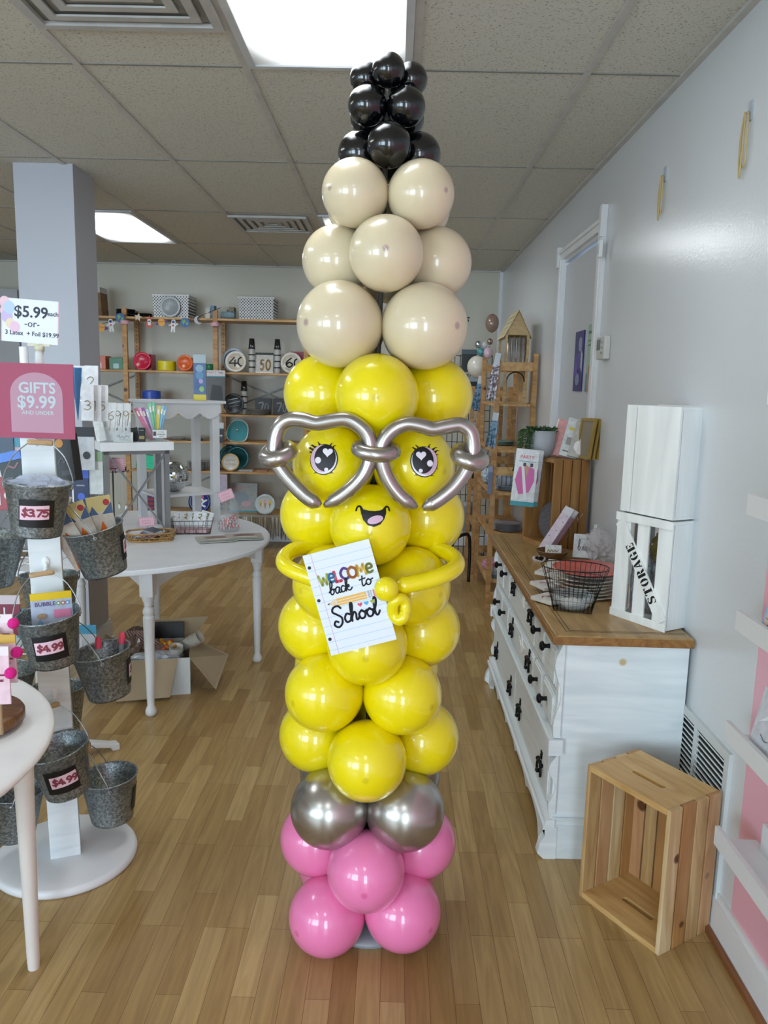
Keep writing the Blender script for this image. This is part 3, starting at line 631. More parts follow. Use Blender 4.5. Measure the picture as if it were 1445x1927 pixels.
crate('pale pine slatted crate standing on end on the floor beside the dresser', frame(A+ex.normalized()*.014, ex, Vector((-ex.y, ex.x, 0))), ex.length-.028, .226, .45, 4, 6, pine, pinetop)
A = Vector((.70, 4.15, .81)); B = Vector((.795, 3.86, .81)); ex = (B-A); pd = [grain('old_pine_%d' % i, a, b_, (18, 18, 2.4), .5, ('#4a2a14', 5, .08), 1.6) for i, (a, b_) in enumerate((('#8d6233', '#b0834c'), ('#94632f', '#ad7c46')))]
crate('brown pine slatted crate standing on end on the far end of the dresser', frame(A+ex.normalized()*.014, ex, Vector((-ex.y, ex.x, 0))), ex.length-.028, .197, .455, 4, 4, pd, grain('old_pine_end', '#9a6d3c', '#bd9058', (3, 16, 16)))
# white storage crates
wb = grain('white_board', '#dfe0df', '#f0f1f0', (14, 14, 1.6), .5, ('#c8ab7c', 2.2, .03), 1.4, .12)
FL = atz(1149, 1155, .81); FR = atz(1250, 1190, .81); ex = FR-FL
def stor(label, z, L, D, Hh, yaw, letters, off=(0, 0)):
    t = thing('storage_crate', label, 'crate', group=None); th = .011
    for a, b_ in (((0, 0, 0), (L, D, th)), ((0, 0, Hh-th), (L, D, Hh))): M().box(a, b_).build('end_panel', wb, t, .001)
    M().box((L-th, .012, th), (L, D-.012, Hh-th)).build('side_panel', wb, t, .001)
    if not letters: M().box((0, .0, th), (th, D, Hh-th)).build('side_panel', wb, t, .001)
    else:
        for y in (0, D*.36, D*.74): M().box((0, y+.012, th), (th*.7, y+D*.22, Hh-th)).build('side_slat', wb, t, .001)
    for (z0, z1) in ((-.002, .026), (Hh-.026, Hh+.002)):
        M().box((-.002, D-.004, z0), (L+.004, D+.004, z1)).build('rail', wb, t, .001)
        if letters: M().box((-.002, -.006, z0), (L+.004, .0, z1)).build('rail', wb, t, .001)
    if letters:
        for x0, x1 in ((0, L*.26), (L*.39, L*.60), (L*.76, L)): M().box((x0, .0, .0), (x1, .007, Hh)).build('front_slat', wb, t, .001)
        p, q = Vector((.018, -.004, Hh-.03)), Vector((L-.012, -.004, .03)); d = (q-p)
        br = M().beam(p, q, .042, .007, (0, 1, 0)); 
        brace = br.build('brace', wb, t, .001)
        exx = -d.normalized(); n = Vector((0, -1, 0)); eyy = n.cross(exx)
        mid = (p+q)/2+Vector((0, -.0042, 0))+d.normalized()*.01
        fn = lambda a, b_: mid+exx*a+eyy*b_
        R_ = lambda x0, y0, x1, y1: [(x0, y0), (x1, y0), (x1, y1), (x0, y1)]
        cres = lambda s, a0=0, a1=PI: [(.5+s*(.05+.45*math.sin(t)), .5+.5*math.cos(t)) for t in [a0+(a1-a0)*i/12 for i in range(13)]]+[(.5+s*(.05+.12*math.sin(t)), .5+.40*math.cos(t)) for t in [a1-(a1-a0)*i/12 for i in range(13)]]
        LT = {'T': [R_(.32, 0, .68, 1), R_(0, .84, .27, 1), R_(.73, .84, 1, 1), [(0, .84), (0, .62), (.12, .84)], [(1, .84), (.88, .84), (1, .62)], R_(.2, 0, .8, .07)],
              'E': [R_(.05, 0, .42, 1), R_(.5, .86, .95, 1), R_(.5, 0, .95, .14), [(.95, .86), (.82, .86), (.95, .62)], [(.95, .14), (.95, .38), (.82, .14)], [(.5, .46), (.75, .38), (.75, .64), (.5, .55)]],
              'O': [cres(-1), cres(1)], 'G': [cres(-1), cres(1, 0, PI*.38), R_(.6, .04, .95, .46), R_(.52, .40, 1.0, .48)],
              'R': [R_(.02, 0, .40, 1), [(.46, 1), (.7, .98), (.9, .85), (.92, .68), (.8, .55), (.46, .52), (.46, .60), (.58, .66), (.58, .86), (.46, .92)], [(.46, .46), (.74, .46), (.9, .2), (1.02, 0), (.66, 0), (.56, .2)]],
              'A': [[(.40, 1), (.62, 1), (1.02, 0), (.62, 0)], [(.36, .9), (.44, .72), (.16, 0), (0, 0)], R_(.24, .22, .54, .32)],
              'S': [[(.92, .66), (.92, .95), (.82, .9), (.55, 1), (.2, .95), (.08, .72), (.2, .5), (.6, .36), (.66, .24), (.55, .1), (.55, 0), (.85, .08), (.96, .3), (.85, .52), (.45, .66), (.36, .78), (.48, .9), (.72, .86)], [(.06, .34), (.06, .02), (.16, .08), (.46, 0), (.46, .1), (.24, .16)]]}
        bm = M(); hl = .036; wl = .027
        for k, ch in enumerate('STORAGE'):
            for P in LT[ch]: bm.flat(P, lambda a, b_: fn(-.112+.0325*k+a*wl, -hl/2+b_*hl))
        bm.build('lettering', mat('#121214', .6, var=0), brace)
    else:
        M().box((0, -.002, .0), (L*.19, .008, Hh)).build('front_slat', wb, t, .001); M().box((L*.205, -.002, .0), (L, .008, Hh)).build('front_slat', wb, t, .001)
    t.matrix_basis = frame(FL+Vector((off[0], off[1], z)), ex, Vector((-ex.y, ex.x, 0))) @ RZ(yaw); return t
Ls = ex.length
stor('lower white storage crate lettered STORAGE down its brace, on the near dresser end', 0.002, Ls, .20, .372, 0, True)
stor('upper plain white crate balanced on top of the lettered storage crate', .379, Ls*.99, .15, .372, -3, False, (.012, .014))
# ------------------------------------------------------------------ galvanised bucket stand
def galv():
    m = bpy.data.materials.new('galvanised'); m.use_nodes = True; nt = m.node_tree; b = nt.nodes['Principled BSDF']; N = nt.nodes.new; L = nt.links.new
    tc = N('ShaderNodeTexCoord'); v = N('ShaderNodeTexVoronoi'); v.inputs['Scale'].default_value = 210; L(tc.outputs['Object'], v.inputs['Vector'])
    n = N('ShaderNodeTexNoise'); n.inputs['Scale'].default_value = 120; n.inputs['Detail'].default_value = 4; L(tc.outputs['Object'], n.inputs['Vector'])
    ad = N('ShaderNodeMath'); ad.operation = 'MULTIPLY'; L(v.outputs['Color'], ad.inputs[0]); L(n.outputs['Fac'], ad.inputs[1])
    r = N('ShaderNodeValToRGB'); e = r.color_ramp.elements; e[0].position = .12; e[0].color = lin('#6f7678'); e[1].position = .5; e[1].color = lin('#b4b9ba')
    L(ad.outputs[0], r.inputs['Fac']); L(r.outputs['Color'], b.inputs['Base Color']); b.inputs['Metallic'].default_value = .75
    r2 = N('ShaderNodeMapRange'); r2.inputs['To Min'].default_value = .3; r2.inputs['To Max'].default_value = .55; L(v.outputs['Distance'], r2.inputs['Value']); b.inputs['Roughness'].default_value = .42
    return m
gal = galv(); wire = mat('#a9abaf', .3, .8); gripm = grain('grip_wood', '#a9855c', '#cbab80', (9, 60, 60), .5)
PC = Vector((-1.075, 2.42, 0)); TH = 22
bs = thing('bucket_stand', 'tall white square post on a round base, hung with galvanised buckets', 'display stand', PC)
M().lathe([(.22, 0), (.228, .004), (.23, .012), (.226, .026), (.218, .03), (.0, .03)], 64, PC).build('base', paintw, bs)
w = M(); LEAN = Matrix(((1, 0, -.023, 0), (0, 1, 0, 0), (0, 0, 1, 0), (0, 0, 0, 1))); w.T = TR(PC) @ LEAN @ RZ(TH); w.box((-.047, -.047, .03), (.047, .047, 1.60)); w.build('post', wwh, bs, .002)
M().tube([PC+Vector((-.02, -.0, 1.59)), PC+Vector((-.014, 0, 1.70))], .0125, 20).build('sign_tube', paintw, bs)
cr = mat('#e8e2c4', .4); w = M(); w.tube([PC+Vector((-.014, 0, 1.685)), PC+Vector((-.014, 0, 1.705))], .0145, 20); w.T = TR(PC) @ TR(-.014, 0, 0) @ RZ(4); w.box((-.033, -.006, 1.70), (.033, .008, 1.716)); w.T = None; w.build('sign_holder', cr, bs)
def hook(side, z, dx=0):
    w = M(); w.T = TR(PC) @ TR(-.023*z, 0, 0) @ RZ(TH+90*side) @ TR(dx, -.047, z); w.sphere((0, -.003, .018), .014, 14, 8, (.8, .35, 1.3))
    w.tube(cat([(0, -.004, .02), (0, -.012, .0), (0, -.02, -.012), (0, -.03, -.012), (0, -.036, .004)]), .0055, 10); w.T = None; w.build('hook', whitepl, bs)
def bucket(label, side, zb, tilt, roll, price, tp, push=.0, hz=.27):
    """hangs on one face of the post; local origin at the bucket's bottom centre, local -y faces away from the post"""
    t = thing('metal_bucket', label, 'bucket', group='galvanised buckets on the post')
    w = M(); Rb, Rt, hh = .066, .092, .155
    w.lathe([(0, .004), (Rb, .004), (Rb+.002, 0), (Rb+.004, .006), (Rt, hh), (Rt+.004, hh+.002), (Rt+.0035, hh+.006), (Rt-.001, hh+.005), (Rt-.003, hh), (Rb+.0015, .01), (0, .009)], 48, cap=False); w.build('pail', gal, t)
    w = M()
    for s in (-1, 1): w.lathe([(.009, -.002), (.009, .004), (.003, .007)], 10, (0, 0, 0)) if False else w.sphere((s*(Rt-.001), 0, hh-.014), .008, 10, 8, (.4, 1, 1))
    w.build('rivet', gal, t)
    hy, hzz = .055, hz
    pts = [(-Rt-.003, 0, hh-.014), (-Rt-.001, .01, hh+.02), (-.07, .035, hzz-.04), (-.035, hy, hzz-.005), (-.03, hy, hzz), (.03, hy, hzz), (.035, hy, hzz-.005), (.07, .035, hzz-.04), (Rt+.001, .01, hh+.02), (Rt+.003, 0, hh-.014)]
    hd = M().tube(cat(pts, 4), .0019, 8).build('handle', wire, t)
    M().tube([(-.036, hy, hzz), (-.03, hy, hzz), (0, hy, hzz), (.03, hy, hzz), (.036, hy, hzz)], [.006, .0085, .0075, .0085, .006], 14).build('grip', gripm, hd)
    def cyl(e):
        def fn(x, z):
            r = Rb+.004+(Rt-Rb-.004)*(z/hh)+e; a = x/r; return (r*math.sin(a), -r*math.cos(a), z)
        return fn
    def patch(x0, x1, z0, z1, e, sk=0):
        w = M(); n = 14; w.smooth = True; f = cyl(e)
        w.add([f(x0+(x1-x0)*i/n, z+sk*(i/n-.5)) for z in (z0, z1) for i in range(n+1)], [(i, i+1, n+2+i, n+1+i) for i in range(n)]); return w
    pl = patch(-.05, .05, .036, .118, .0015).build('label_plate', black, t)
    if price:
        patch(-.041+tp, .041+tp, .060, .102, .0026, .004).build('price_tag', mat('#ecc9d6', .5, var=0), pl)
        f = cyl(.0036); bm = M(); strokes(bm, price, -.036+tp, .071, .0205, .0029, f, sx=.92, slant=.1, track=-.03); bm.build('lettering', roseink, pl)
    n = Vector((math.sin(math.radians(TH+90*side)), -math.cos(math.radians(TH+90*side)), 0))
    base = PC+n*(.047+.098+push)+Vector((-.023*(zb+.15), 0, zb))
    t.matrix_basis = TR(base) @ RZ(TH+90*side) @ TR(0, .09, .15) @ RX(tilt) @ TR(0, -.09, -.15) @ TR(0, 0, .15) @ RY(roll) @ TR(0, 0, -.15)
    hook(side, zb+hz+.004, 0); return t
bucket('bucket priced $3.75, topmost on the front of the white post', 0, 1.145, 2, 4, '$3.75', -.006)
bucket('bucket priced $4.99 holding the bubble packet, middle of the post front', 0, .745, 4, -6, '$4.99', -.004)
bucket('empty bucket priced $4.99, lowest on the front of the white post', 0, .315, 3, -11, '$4.99', .006)
bucket('tilted bucket of carrot packets, topmost on the right side of the post', 1, .955, -13, -3, '$3.75', 0, .004)
bucket('bucket holding two pink-capped tubes, middle of the post right side', 1, .545, -9, 0, '$4.99', 0, .004)
bucket('empty bucket lowest on the right side of the post, just over the base', 1, .112, -3, 0, '', 0, .004)
bucket('plain bucket topmost on the left side of the post, cut by the picture edge', 3, .955, -8, 0, '', 0)
bucket('bucket middle of the left side of the post, behind the near table', 3, .52, -6, 0, '', 0)
bucket('bucket lowest on the left side of the post, behind the near table leg', 3, .11, -4, 0, '', 0)
bucket('bucket upper on the far side of the post, mostly hidden by the bubble packet', 2, .80, 4, 0, '', 0)
bucket('bucket lower on the far side of the post, dark mouth showing beside it', 2, .40, 4, 0, '', 0)
# price signs on the stand
def board(name, label, c, TL, TRt, BL, m, t=.002, group=None):
    o, e1, e2 = TL, TRt-TL, TL-BL; s = thing(name, label, c, group=group); Wd, Hd = e1.length, e2.length
    M().box((0, -Hd, -t), (Wd, 0, 0)).build('board', m, s); s.matrix_basis = frame(o, e1, e2); return s, Wd, Hd
def loc(s): return s
ident = Matrix.Identity(4)
def on(s, bm, name, m):      # build a print in the sign's own coordinates
    keep = s.matrix_basis.copy(); s.matrix_basis = ident; o = bm.build(name, m, s); s.matrix_basis = keep; return o
s, Wd, Hd = board('price_sign', 'white sign reading $5.99 each or 3 Latex + Foil $19.99 atop the bucket post', 'sign', at(2, 559, 2.40), at(111, 568, 2.40), at(6, 641, 2.40), mat('#e2e5f2', .4, var=0))
navy = mat('#15172a', .5, var=0); F = lambda e: (lambda x, y: (x, y, e))
bm = M(); text(bm, '$5.99', Wd*.262, lambda x, y: (Wd*.52+x, -Hd*.30+y, .0006), .02); text(bm, 'each', Wd*.105, lambda x, y: (Wd*.90+x, -Hd*.30+y, .0006), .015)
text(bm, '-or-', Wd*.17, lambda x, y: (Wd*.54+x, -Hd*.56+y, .0006)); text(bm, '3 Latex  + Foil $19.99', Wd*.105, lambda x, y: (Wd*.54+x, -Hd*.79+y, .0006), .018); on(s, bm, 'lettering', navy)
for c_, x, y, r in (('#e9c6d2', .06, .1, .09), ('#b9cfe8', .14, .22, .10), ('#cbb9e2', .10, .42, .10), ('#ecd9c0', .16, .58, .08), ('#e8c3d8', .24, .66, .09), ('#ecc9d6', .05, .3, .07)):
    on(s, M().flat(ell(Wd*x, -Hd*y, Wd*r, Wd*r*1.1), F(.0003+.00003*x)), 'balloon_print', mat(c_, .6, var=0))
on(s, M().flat([(0, 0), (Wd*.02, 0), (Wd*.02, -Hd), (0, -Hd)], F(.0002)).flat([(Wd*.985, 0), (Wd, 0), (Wd, -Hd), (Wd*.985, -Hd)], F(.0002)), 'border', mat('#e3bcc8', .6, var=0))
s, Wd, Hd = board('gift_sign', 'raspberry laminated sign reading GIFTS $9.99 AND UNDER on the post', 'sign', at(-28, 681, 2.345), at(137, 686, 2.345), at(-26, 822, 2.345), mat('#a03456', .5, var=0), .003)
arch = [(Wd*.27, -Hd*.92), (Wd*.87, -Hd*.92), (Wd*.87, -Hd*.40)]+[(Wd*.57+Wd*.30*math.cos(a), -Hd*.40+Hd*.28*math.sin(a)) for a in [PI*i/24 for i in range(1, 24)]]+[(Wd*.27, -Hd*.40)]
on(s, M().flat(arch, F(.0004)), 'arch_panel', mat('#b58498', .5, var=0))
bm = M(); text(bm, 'GIFTS', Wd*.17, lambda x, y: (Wd*.58+x, -Hd*.33+y, .0008), .022); text(bm, '$9.99', Wd*.20, lambda x, y: (Wd*.57+x, -Hd*.52+y, .0008), .018)
text(bm, 'AND UNDER', Wd*.063, lambda x, y: (Wd*.58+x, -Hd*.655+y, .0008), .012); on(s, bm, 'lettering', mat('#b9c6cc', .5, var=0))

# ------------------------------------------------------------------ generic packets
def pack(name, label, c, w_, h_, col, mw, header=None, hc='#e6e6e6', th=.008, group=None, marks=(), hole=True, gloss=.4, lum=None):
    t = thing(name, label, c, group=group); hh = header or 0
    M().box((-w_/2, -th/2, 0), (w_/2, th/2, h_-hh)).build('pouch', mat(col, gloss, var=.08, vs=40), t, .0012)
    if header: M().box((-w_/2, -th/2-.0006, h_-hh), (w_/2, th/2-.001, h_)).build('header_card', mat(hc, .5, var=0), t)
    y = -th/2-.0012
    for mc, kind, a in marks:
        b = M()
        if kind == 'e': b.flat(ell(a[0]*w_, a[1]*h_, a[2]*w_, a[3]*h_, 20), lambda u, v: (u, y, v))
        elif kind == 'r': b.flat([(a[0]*w_, a[1]*h_), (a[2]*w_, a[1]*h_), (a[2]*w_, a[3]*h_), (a[0]*w_, a[3]*h_)], lambda u, v: (u, y, v))
        elif kind == 'p': b.flat([(p[0]*w_, p[1]*h_) for p in a], lambda u, v: (u, y, v))
        elif kind == 't': text(b, a[0], a[3]*w_, lambda u, v: (a[1]*w_+u, y, a[2]*h_+v), .012)
        elif kind == 'l': b.ribbon([(p[0]*w_, p[1]*h_) for p in a[1]], a[0]*w_, lambda u, v: (u, y, v))
        b.build('lettering' if kind == 't' else 'print', mat(mc, .4, var=0), t); y -= .0003
    t.matrix_basis = mw; return t
def face(px, py, Y, rz=0, rx=0, ry=0): return TR(at(px, py, Y)) @ RZ(rz) @ RX(rx) @ RY(ry)     # base centre, front towards -y
# contents of the buckets
BK = [o for o in bpy.data.objects if o.name.startswith('metal_bucket')]
def inb(i, x, y, z, rx=0, ry=0, rz=0): return BK[i].matrix_basis @ TR(x, y, z) @ RZ(rz) @ RX(rx) @ RY(ry)
def film(name, label, c, mw, rx_, ry_, rz_, col='#e9f0f4', seed=1, group=None, alpha=.45):
    random.seed(seed); n, k = 26, 14; w = M(); vs = []; fs = []; w.smooth = False
    for i in range(k+1):
        a = PI*i/k
        for j in range(n):
            t = 2*PI*j/n; f = 1+random.uniform(-.18, .18)*math.sin(a); vs.append((rx_*f*math.sin(a)*math.cos(t), ry_*f*math.sin(a)*math.sin(t), rz_*(-math.cos(a))*f))
    for i in range(k):
        for j in range(n): fs.append((i*n+j, i*n+(j+1) % n, (i+1)*n+(j+1) % n, (i+1)*n+j))
    w.add(vs, fs); o = w.build(name, mat(col, .12, alpha=alpha, var=0, coat=.4)); o.matrix_basis = mw; return tag(o, label, c, group)
film('cellophane_bag', 'crinkled clear cellophane bag spilling over the rim of the $3.75 bucket', 'bag', inb(0, 0, 0, .145), .082, .07, .036, '#cfdaee', 3)
pack('bubble_packet', 'yellow-topped BUBBLE packet standing in a $4.99 bucket', 'packet', .118, .13, '#b9c3d8', inb(1, .008, .02, .085, -6, 4), .022, '#e6c200', .006,
     marks=(('#4d2a6e', 't', ('BUBBLE', -.15, .73, .15)), ('#7ba85a', 'e', (.17, .73, .055, .05)), ('#c96a4a', 'e', (.28, .73, .055, .05)), ('#6a9ac9', 'e', (.39, .73, .055, .05)),
            ('#dfe6ee', 'e', (.17, .73, .028, .026)), ('#dfe6ee', 'e', (.28, .73, .028, .026)), ('#dfe6ee', 'e', (.39, .73, .028, .026)), ('#d77fa0', 'r', (.05, .38, .45, .58)), ('#a88a70', 'e', (-.25, .45, .12, .07)), ('#7a9fc9', 'p', ((-.45,.05),(-.1,.1),(-.3,.4)))))
for i, (x, rz_, ry_) in enumerate(((-.035, 18, -14), (-.01, 14, -8), (.02, 10, 4))):
    pack('carrot_packet', ('leftmost', 'middle', 'rightmost')[i]+' of the three orange carrot packets in the tilted bucket', 'packet', .075, .215, '#d9cfc0', inb(3, x*.4, .05-.038*i, .04, 4, ry_, -98), .05, '#d8c98a', .004, group='carrot packets in the bucket',
         marks=(('#df6a22', 'p', ((-.35,.02),(.35,.02),(.12,.5),(0,.62),(-.12,.5))), ('#46618a', 'p', ((-.5,.72),(-.1,.72),(-.3,.86))), ('#46618a', 'p', ((.05,.72),(.5,.72),(.5,.9))), ('#b5323c', 'e', (.3,.9,.13,.05))))
for i, x in enumerate((-.03, .03)):
    t = thing('tube_toy', ('left', 'right')[i]+' pink-capped clear tube standing in the right-hand bucket', 'tube', group='pink-capped tubes in the bucket')
    M().lathe([(.0095, .02), (.0095, .155)], 16).build('tube', clear2, t); M().lathe([(.0105, .15), (.011, .165), (.0095, .182), (.005, .19), (0, .191)], 16, cap=False).build('cap', mat('#e0405f', .25), t)
    t.matrix_basis = inb(4, .0, x*1.1+.0, .01, 14-4*i, 18, 0)
pack('toy_box', 'blue and black toy box leaning behind the post over the $3.75 bucket', 'box', .075, .085, '#1d2a30', face(32, 898, 2.6, 8, -8, -14), .03, '#5a86d8', .06, marks=(('#c98a98', 'l', (.03, ((-.3,.3),(-.1,.45),(.1,.35),(.3,.5)))),))
pack('game_box', 'tall black toy box with an orange starburst standing behind the post', 'box', .065, .16, '#1a1618', face(133, 905, 2.62, -6, -6, -9), None, '#d98a4a', .05,
     marks=(('#c98a2a', 'e', (-.15, .8, .22, .09)), ('#46414a', 'r', (-.2, .12, .4, .22)), ('#8d8a90', 'l', (.02, ((-.3,.4),(-.1,.5),(0,.38),(.1,.46))))))
# ------------------------------------------------------------------ wire spinner rack behind the bucket stand
SC = Vector((-1.42, 3.02, 0)); sr = thing('spinner_rack', 'white wire spinner rack with plastic feet standing behind the bucket post', 'display rack', SC)
M().tube([SC+Vector((0, 0, .04)), SC+Vector((0, 0, 1.72))], .016, 16).build('pole', whitepl, sr)
for k in range(4):
    a = math.radians(42+90*k); d = Vector((math.cos(a), math.sin(a), 0)); P = [(0, .085), (.1, .085), (.2, .065), (.29, .032), (.315, .028), (.315, 0), (.285, 0), (.275, .018), (.18, .045), (0, .05)]
    w = M(); w.T = frame(SC, d, (0, 0, 1)); w.prism(P, -.024, .024); w.T = None; w.build('foot', whitepl, sr, .004)
w = M()
for z in (.5, .9, 1.25, 1.52):
    for k in range(4):
        a = math.radians(-90+90*k+8); d = Vector((math.cos(a), math.sin(a), 0)); s_ = Vector((-d.y, d.x, 0)); c0 = SC+d*.12
        w.tube([c0-s_*.13+Vector((0, 0, z)), c0+s_*.13+Vector((0, 0, z))], .003, 6); w.tube([SC+Vector((0, 0, z)), c0+Vector((0, 0, z))], .003, 6)
        for q in (-.1, 0, .1): p = c0+s_*q+Vector((0, 0, z)); w.tube([p, p+d*.085, p+d*.09+Vector((0, 0, .012))], .0022, 6)
w.build('wire_arms', whitepl, sr)
PK = [(8, 868, '#33445c', '#2b3a50', 'navy packet with pale stripes'), (38, 905, '#c9a9b4', '#4a90a8', 'pink packet with a teal strip'), (12, 960, '#a9434f', '#d8d0d4', 'red and white packet'), (50, 985, '#b5b9cc', '#5a9cb8', 'pale striped packet with a teal strip'),
      (160, 885, '#cfd3d8', '#26262c', 'clear packet with a black barcode card'), (150, 962, '#23305a', '#4a6ad0', 'dark blue toy packet'), (176, 930, '#d4dad8', '#8fae8a', 'clear packet holding a green and red toy'),
      (22, 1195, '#8f3a52', '#d8c9d0', 'plum and white packet low on the rack'), (36, 1220, '#cdd5da', '#4fa5bd', 'white packet with a teal band low on the rack'), (165, 1250, '#ccd3dc', '#4aa0c6', 'clear packet with a blue toy low on the rack')]
for i, (px, py, c1, c2, lb) in enumerate(PK):
    pack('hanging_packet', lb+' hanging on the spinner', 'packet', .075, .16, c1, face(px, py, 2.84+.01*i, 6), .035, c2, .006, group='packets on the spinner rack',
         marks=(('#e9e9ee', 'r', (-.32, .12, -.24, .7)), (c2, 'e', (.12, .35, .18, .09)), ('#9aa0aa', 'r', (-.1, .6, .3, .63)))[:1+i % 3])
# number candle cards on wire arms above
def number_card(label, px, py, Y, w_, h_, d, col='#9a8560', rz=4, grp='number candle cards on the spinner'):
    return pack('candle_card', label, 'candle card', w_, h_, '#e4e6ea', face(px, py, Y, rz, -6), None, th=.003, group=grp, marks=((col, 'l', (.03, [(x*.62-.3, .30+.72*y*w_/h_) for x, y in d])),) if d else ())
D2 = [(0,.75),(.35,1),(.75,.75),(.2,0),(.9,0)]; D3 = GL['3'][1][0][1]+GL['3'][1][1][1][1:]; D5 = GL['5'][1][0][1]+GL['5'][1][1][1][1:]; D9 = GL['9'][1][0][1]+[(.8,.2),(.7,-.6)]; D6 = GL['6'][1][0][1]; D1 = [(.3,.8),(.55,1),(.5,0)]
number_card('card with number 2 candle hanging highest beside the pillar', 172, 745, 2.88, .05, .11, D2); number_card('card with a curl of wire left of the number 2 card', 152, 745, 2.9, .05, .11, D1)
number_card('card with number 3 candle on the upper spinner arm', 165, 792, 2.8, .045, .13, D3); number_card('card with number 1 candle between the 3 and the 5', 179, 793, 2.82, .045, .13, D1); number_card('card with number 5 candle on the upper spinner arm', 192, 793, 2.84, .045, .13, D5)
w = M().lathe([(.001, 0), (.018, .17), (.018, .175), (0, .175)], 16, cap=False); o = w.build('party_cone', mat('#3f78b0', .3)); o.matrix_basis = TR(at(147, 790, 2.66)); tag(o, 'blue paper cone hanging beside the raspberry gift sign', 'cone')
# ------------------------------------------------------------------ near round table (lower left)
c0 = Vector((-1.446, 1.666, 0)); nt_ = thing('round_table', 'white round-topped table at the lower left edge, near the camera', 'table', c0)
M().lathe([(.0, .702), (.612, .702), (.622, .706), (.631, .716), (.631, .722), (.626, .729), (.615, .731), (0, .731)], 96, c0, cap=False).build('tabletop', mat('#eaeaec', .35, var=.02), nt_)
for k in range(4):
    a = math.radians(27+90*k); p = c0+Vector((.55*math.cos(a), .55*math.sin(a), 0)); r1 = .015
    M().lathe([(.015, 0), (.0165, .02), (.024, .5), (.029, .70)], 24, p).build('leg', mat('#e3ddd6', .4, var=.02), nt_)
w = M()
for q in range(40): a0, a1 = 2*PI*q/40, 2*PI*(q+1)/40; w.beam(c0+Vector((.53*math.cos(a0), .53*math.sin(a0), .67)), c0+Vector((.53*math.cos(a1), .53*math.sin(a1), .67)), .02, .064)
w.build('apron', mat('#e3ddd6', .4, var=.02), nt_)
wal = grain('walnut', '#4a2c18', '#7d5332', (6, 30, 6), .35, None, 2); wc = atz(40, 1343, .771)-Vector((.125, 0, .04))
rs = thing('wooden_riser', 'round walnut display riser on the near white table', 'riser', wc)
M().lathe([(.0, 0), (.10, 0), (.10, .01), (0, .01)], 40, wc, cap=False).build('foot', black, rs)
M().lathe([(.0, .010), (.115, .010), (.122, .016), (.122, .034), (.117, .042), (0, .043)], 64, wc, cap=False).build('board', wal, rs)
rp = Vector((at(8, 1260, 1.70).x-.028, 1.725, wc.z+.0425)); w = M(); w.tube([rp, rp+Vector((0, 0, .26))], .005)
for px_, py_, Y_, h_ in ((2, 1325, 1.66, .130), (14, 1285, 1.70, .110), (8, 1230, 1.74, .090)): q_ = at(px_, py_, Y_)+Vector((0, .004, h_)); w.tube([(rp.x, rp.y, q_.z), q_], .0022, 6)
w.build('rod', mat('#b99a74', .5), rs)
for i, (px, py, Y, c1, lb) in enumerate(((2, 1325, 1.66, '#e8c9d2', 'pink gift card with a magenta pompom, nearest the picture edge'), (14, 1285, 1.70, '#e3c2cd', 'pale pink bagged pen with a magenta pompom'), (8, 1230, 1.74, '#ecd4dc', 'pale pink card packet hanging highest on the riser'))):
    t = pack('pompom_packet', lb, 'packet', .045, .135-.02*i, c1, face(px, py, Y, 10), .02, '#cfa94a' if i == 1 else '#e9dfe2', .006, group='pink pompom packets on the riser', marks=(('#7a3348', 'r', (-.3, .4, .2, .44)), ('#7a3348', 'r', (-.3, .5, .35, .53))))
    w = M(); w.T = t.matrix_basis; w.sphere((.026, -.008, .075), .013, 16, 12); w.T = None; w.build('pompom', mat('#d81a86', .9, vs=200), t)
# ------------------------------------------------------------------ far round table
tc0 = Vector((-1.505, 4.155, 0)); TR_ = .831; TZ = .76
rt = thing('drop_leaf_table', 'white round-edged table with turned legs standing in front of the pillar', 'table', tc0)
def outline(r, xl=-1.73):
    P = []
    for i in range(120):
        a = 2*PI*i/120; x, y = r*math.cos(a), r*math.sin(a)
        if y > 0: y *= 1.10
        P.append((max(tc0.x+x, xl), tc0.y+y))
    Q = [P[0]]
    for p in P[1:]:
        if math.hypot(p[0]-Q[-1][0], p[1]-Q[-1][1]) > 1e-4: Q.append(p)
    return Q
w = M(); w.prism(outline(TR_), TZ-.020, TZ-.004); w.prism(outline(TR_-.008), TZ-.004, TZ); w.prism(outline(TR_-.012), TZ-.026, TZ-.020); w.build('tabletop', mat('#e6e8ec', .3, var=.02), rt)
tw = mat('#e2e2e4', .42, var=.03)
def turned(p, flare):
    w = M(); x, y = p; h = TZ-.026
    w.lathe([(.001, 0), (.020, .001), (.026, .012), (.027, .026), (.022, .04), (.0165, .052), (.018, .09), (.025, .40), (.027, .49), (.0275, .496), (.0235, .50), (.0235, .508), (.027, .515), (.028, .525), (.023, .538), (.017, .548), (.022, .553), (.022, .558), (.02, .562), (.030, .585), (.030, .60)], 32, (x, y, 0))
    w.box((x-.031, y-.031, .60), (x+.031, y+.031, h)); return w.build('leg', tw, rt)
for p in ((-1.145, 3.575), (-.765, 4.355), (-1.66, 4.05), (-1.50, 4.86)): turned(p, 0)
def apron(p, q):
    p, q = Vector((*p, 0)), Vector((*q, 0)); L = (q-p).length; n = 30; P = [(0, TZ-.027)]+[(L*k/n, TZ-.027-.05-.075*abs(2*k/n-1)**2.2) for k in range(n+1)]+[(L, TZ-.027)]
    w = M(); w.T = frame(p, q-p, (0, 0, 1)); w.prism(P, -.009, .009); w.T = None; w.build('apron', tw, rt)
apron((-1.145, 3.575), (-.765, 4.355)); apron((-1.66, 4.05), (-1.145, 3.575)); apron((-.765, 4.355), (-1.50, 4.86))
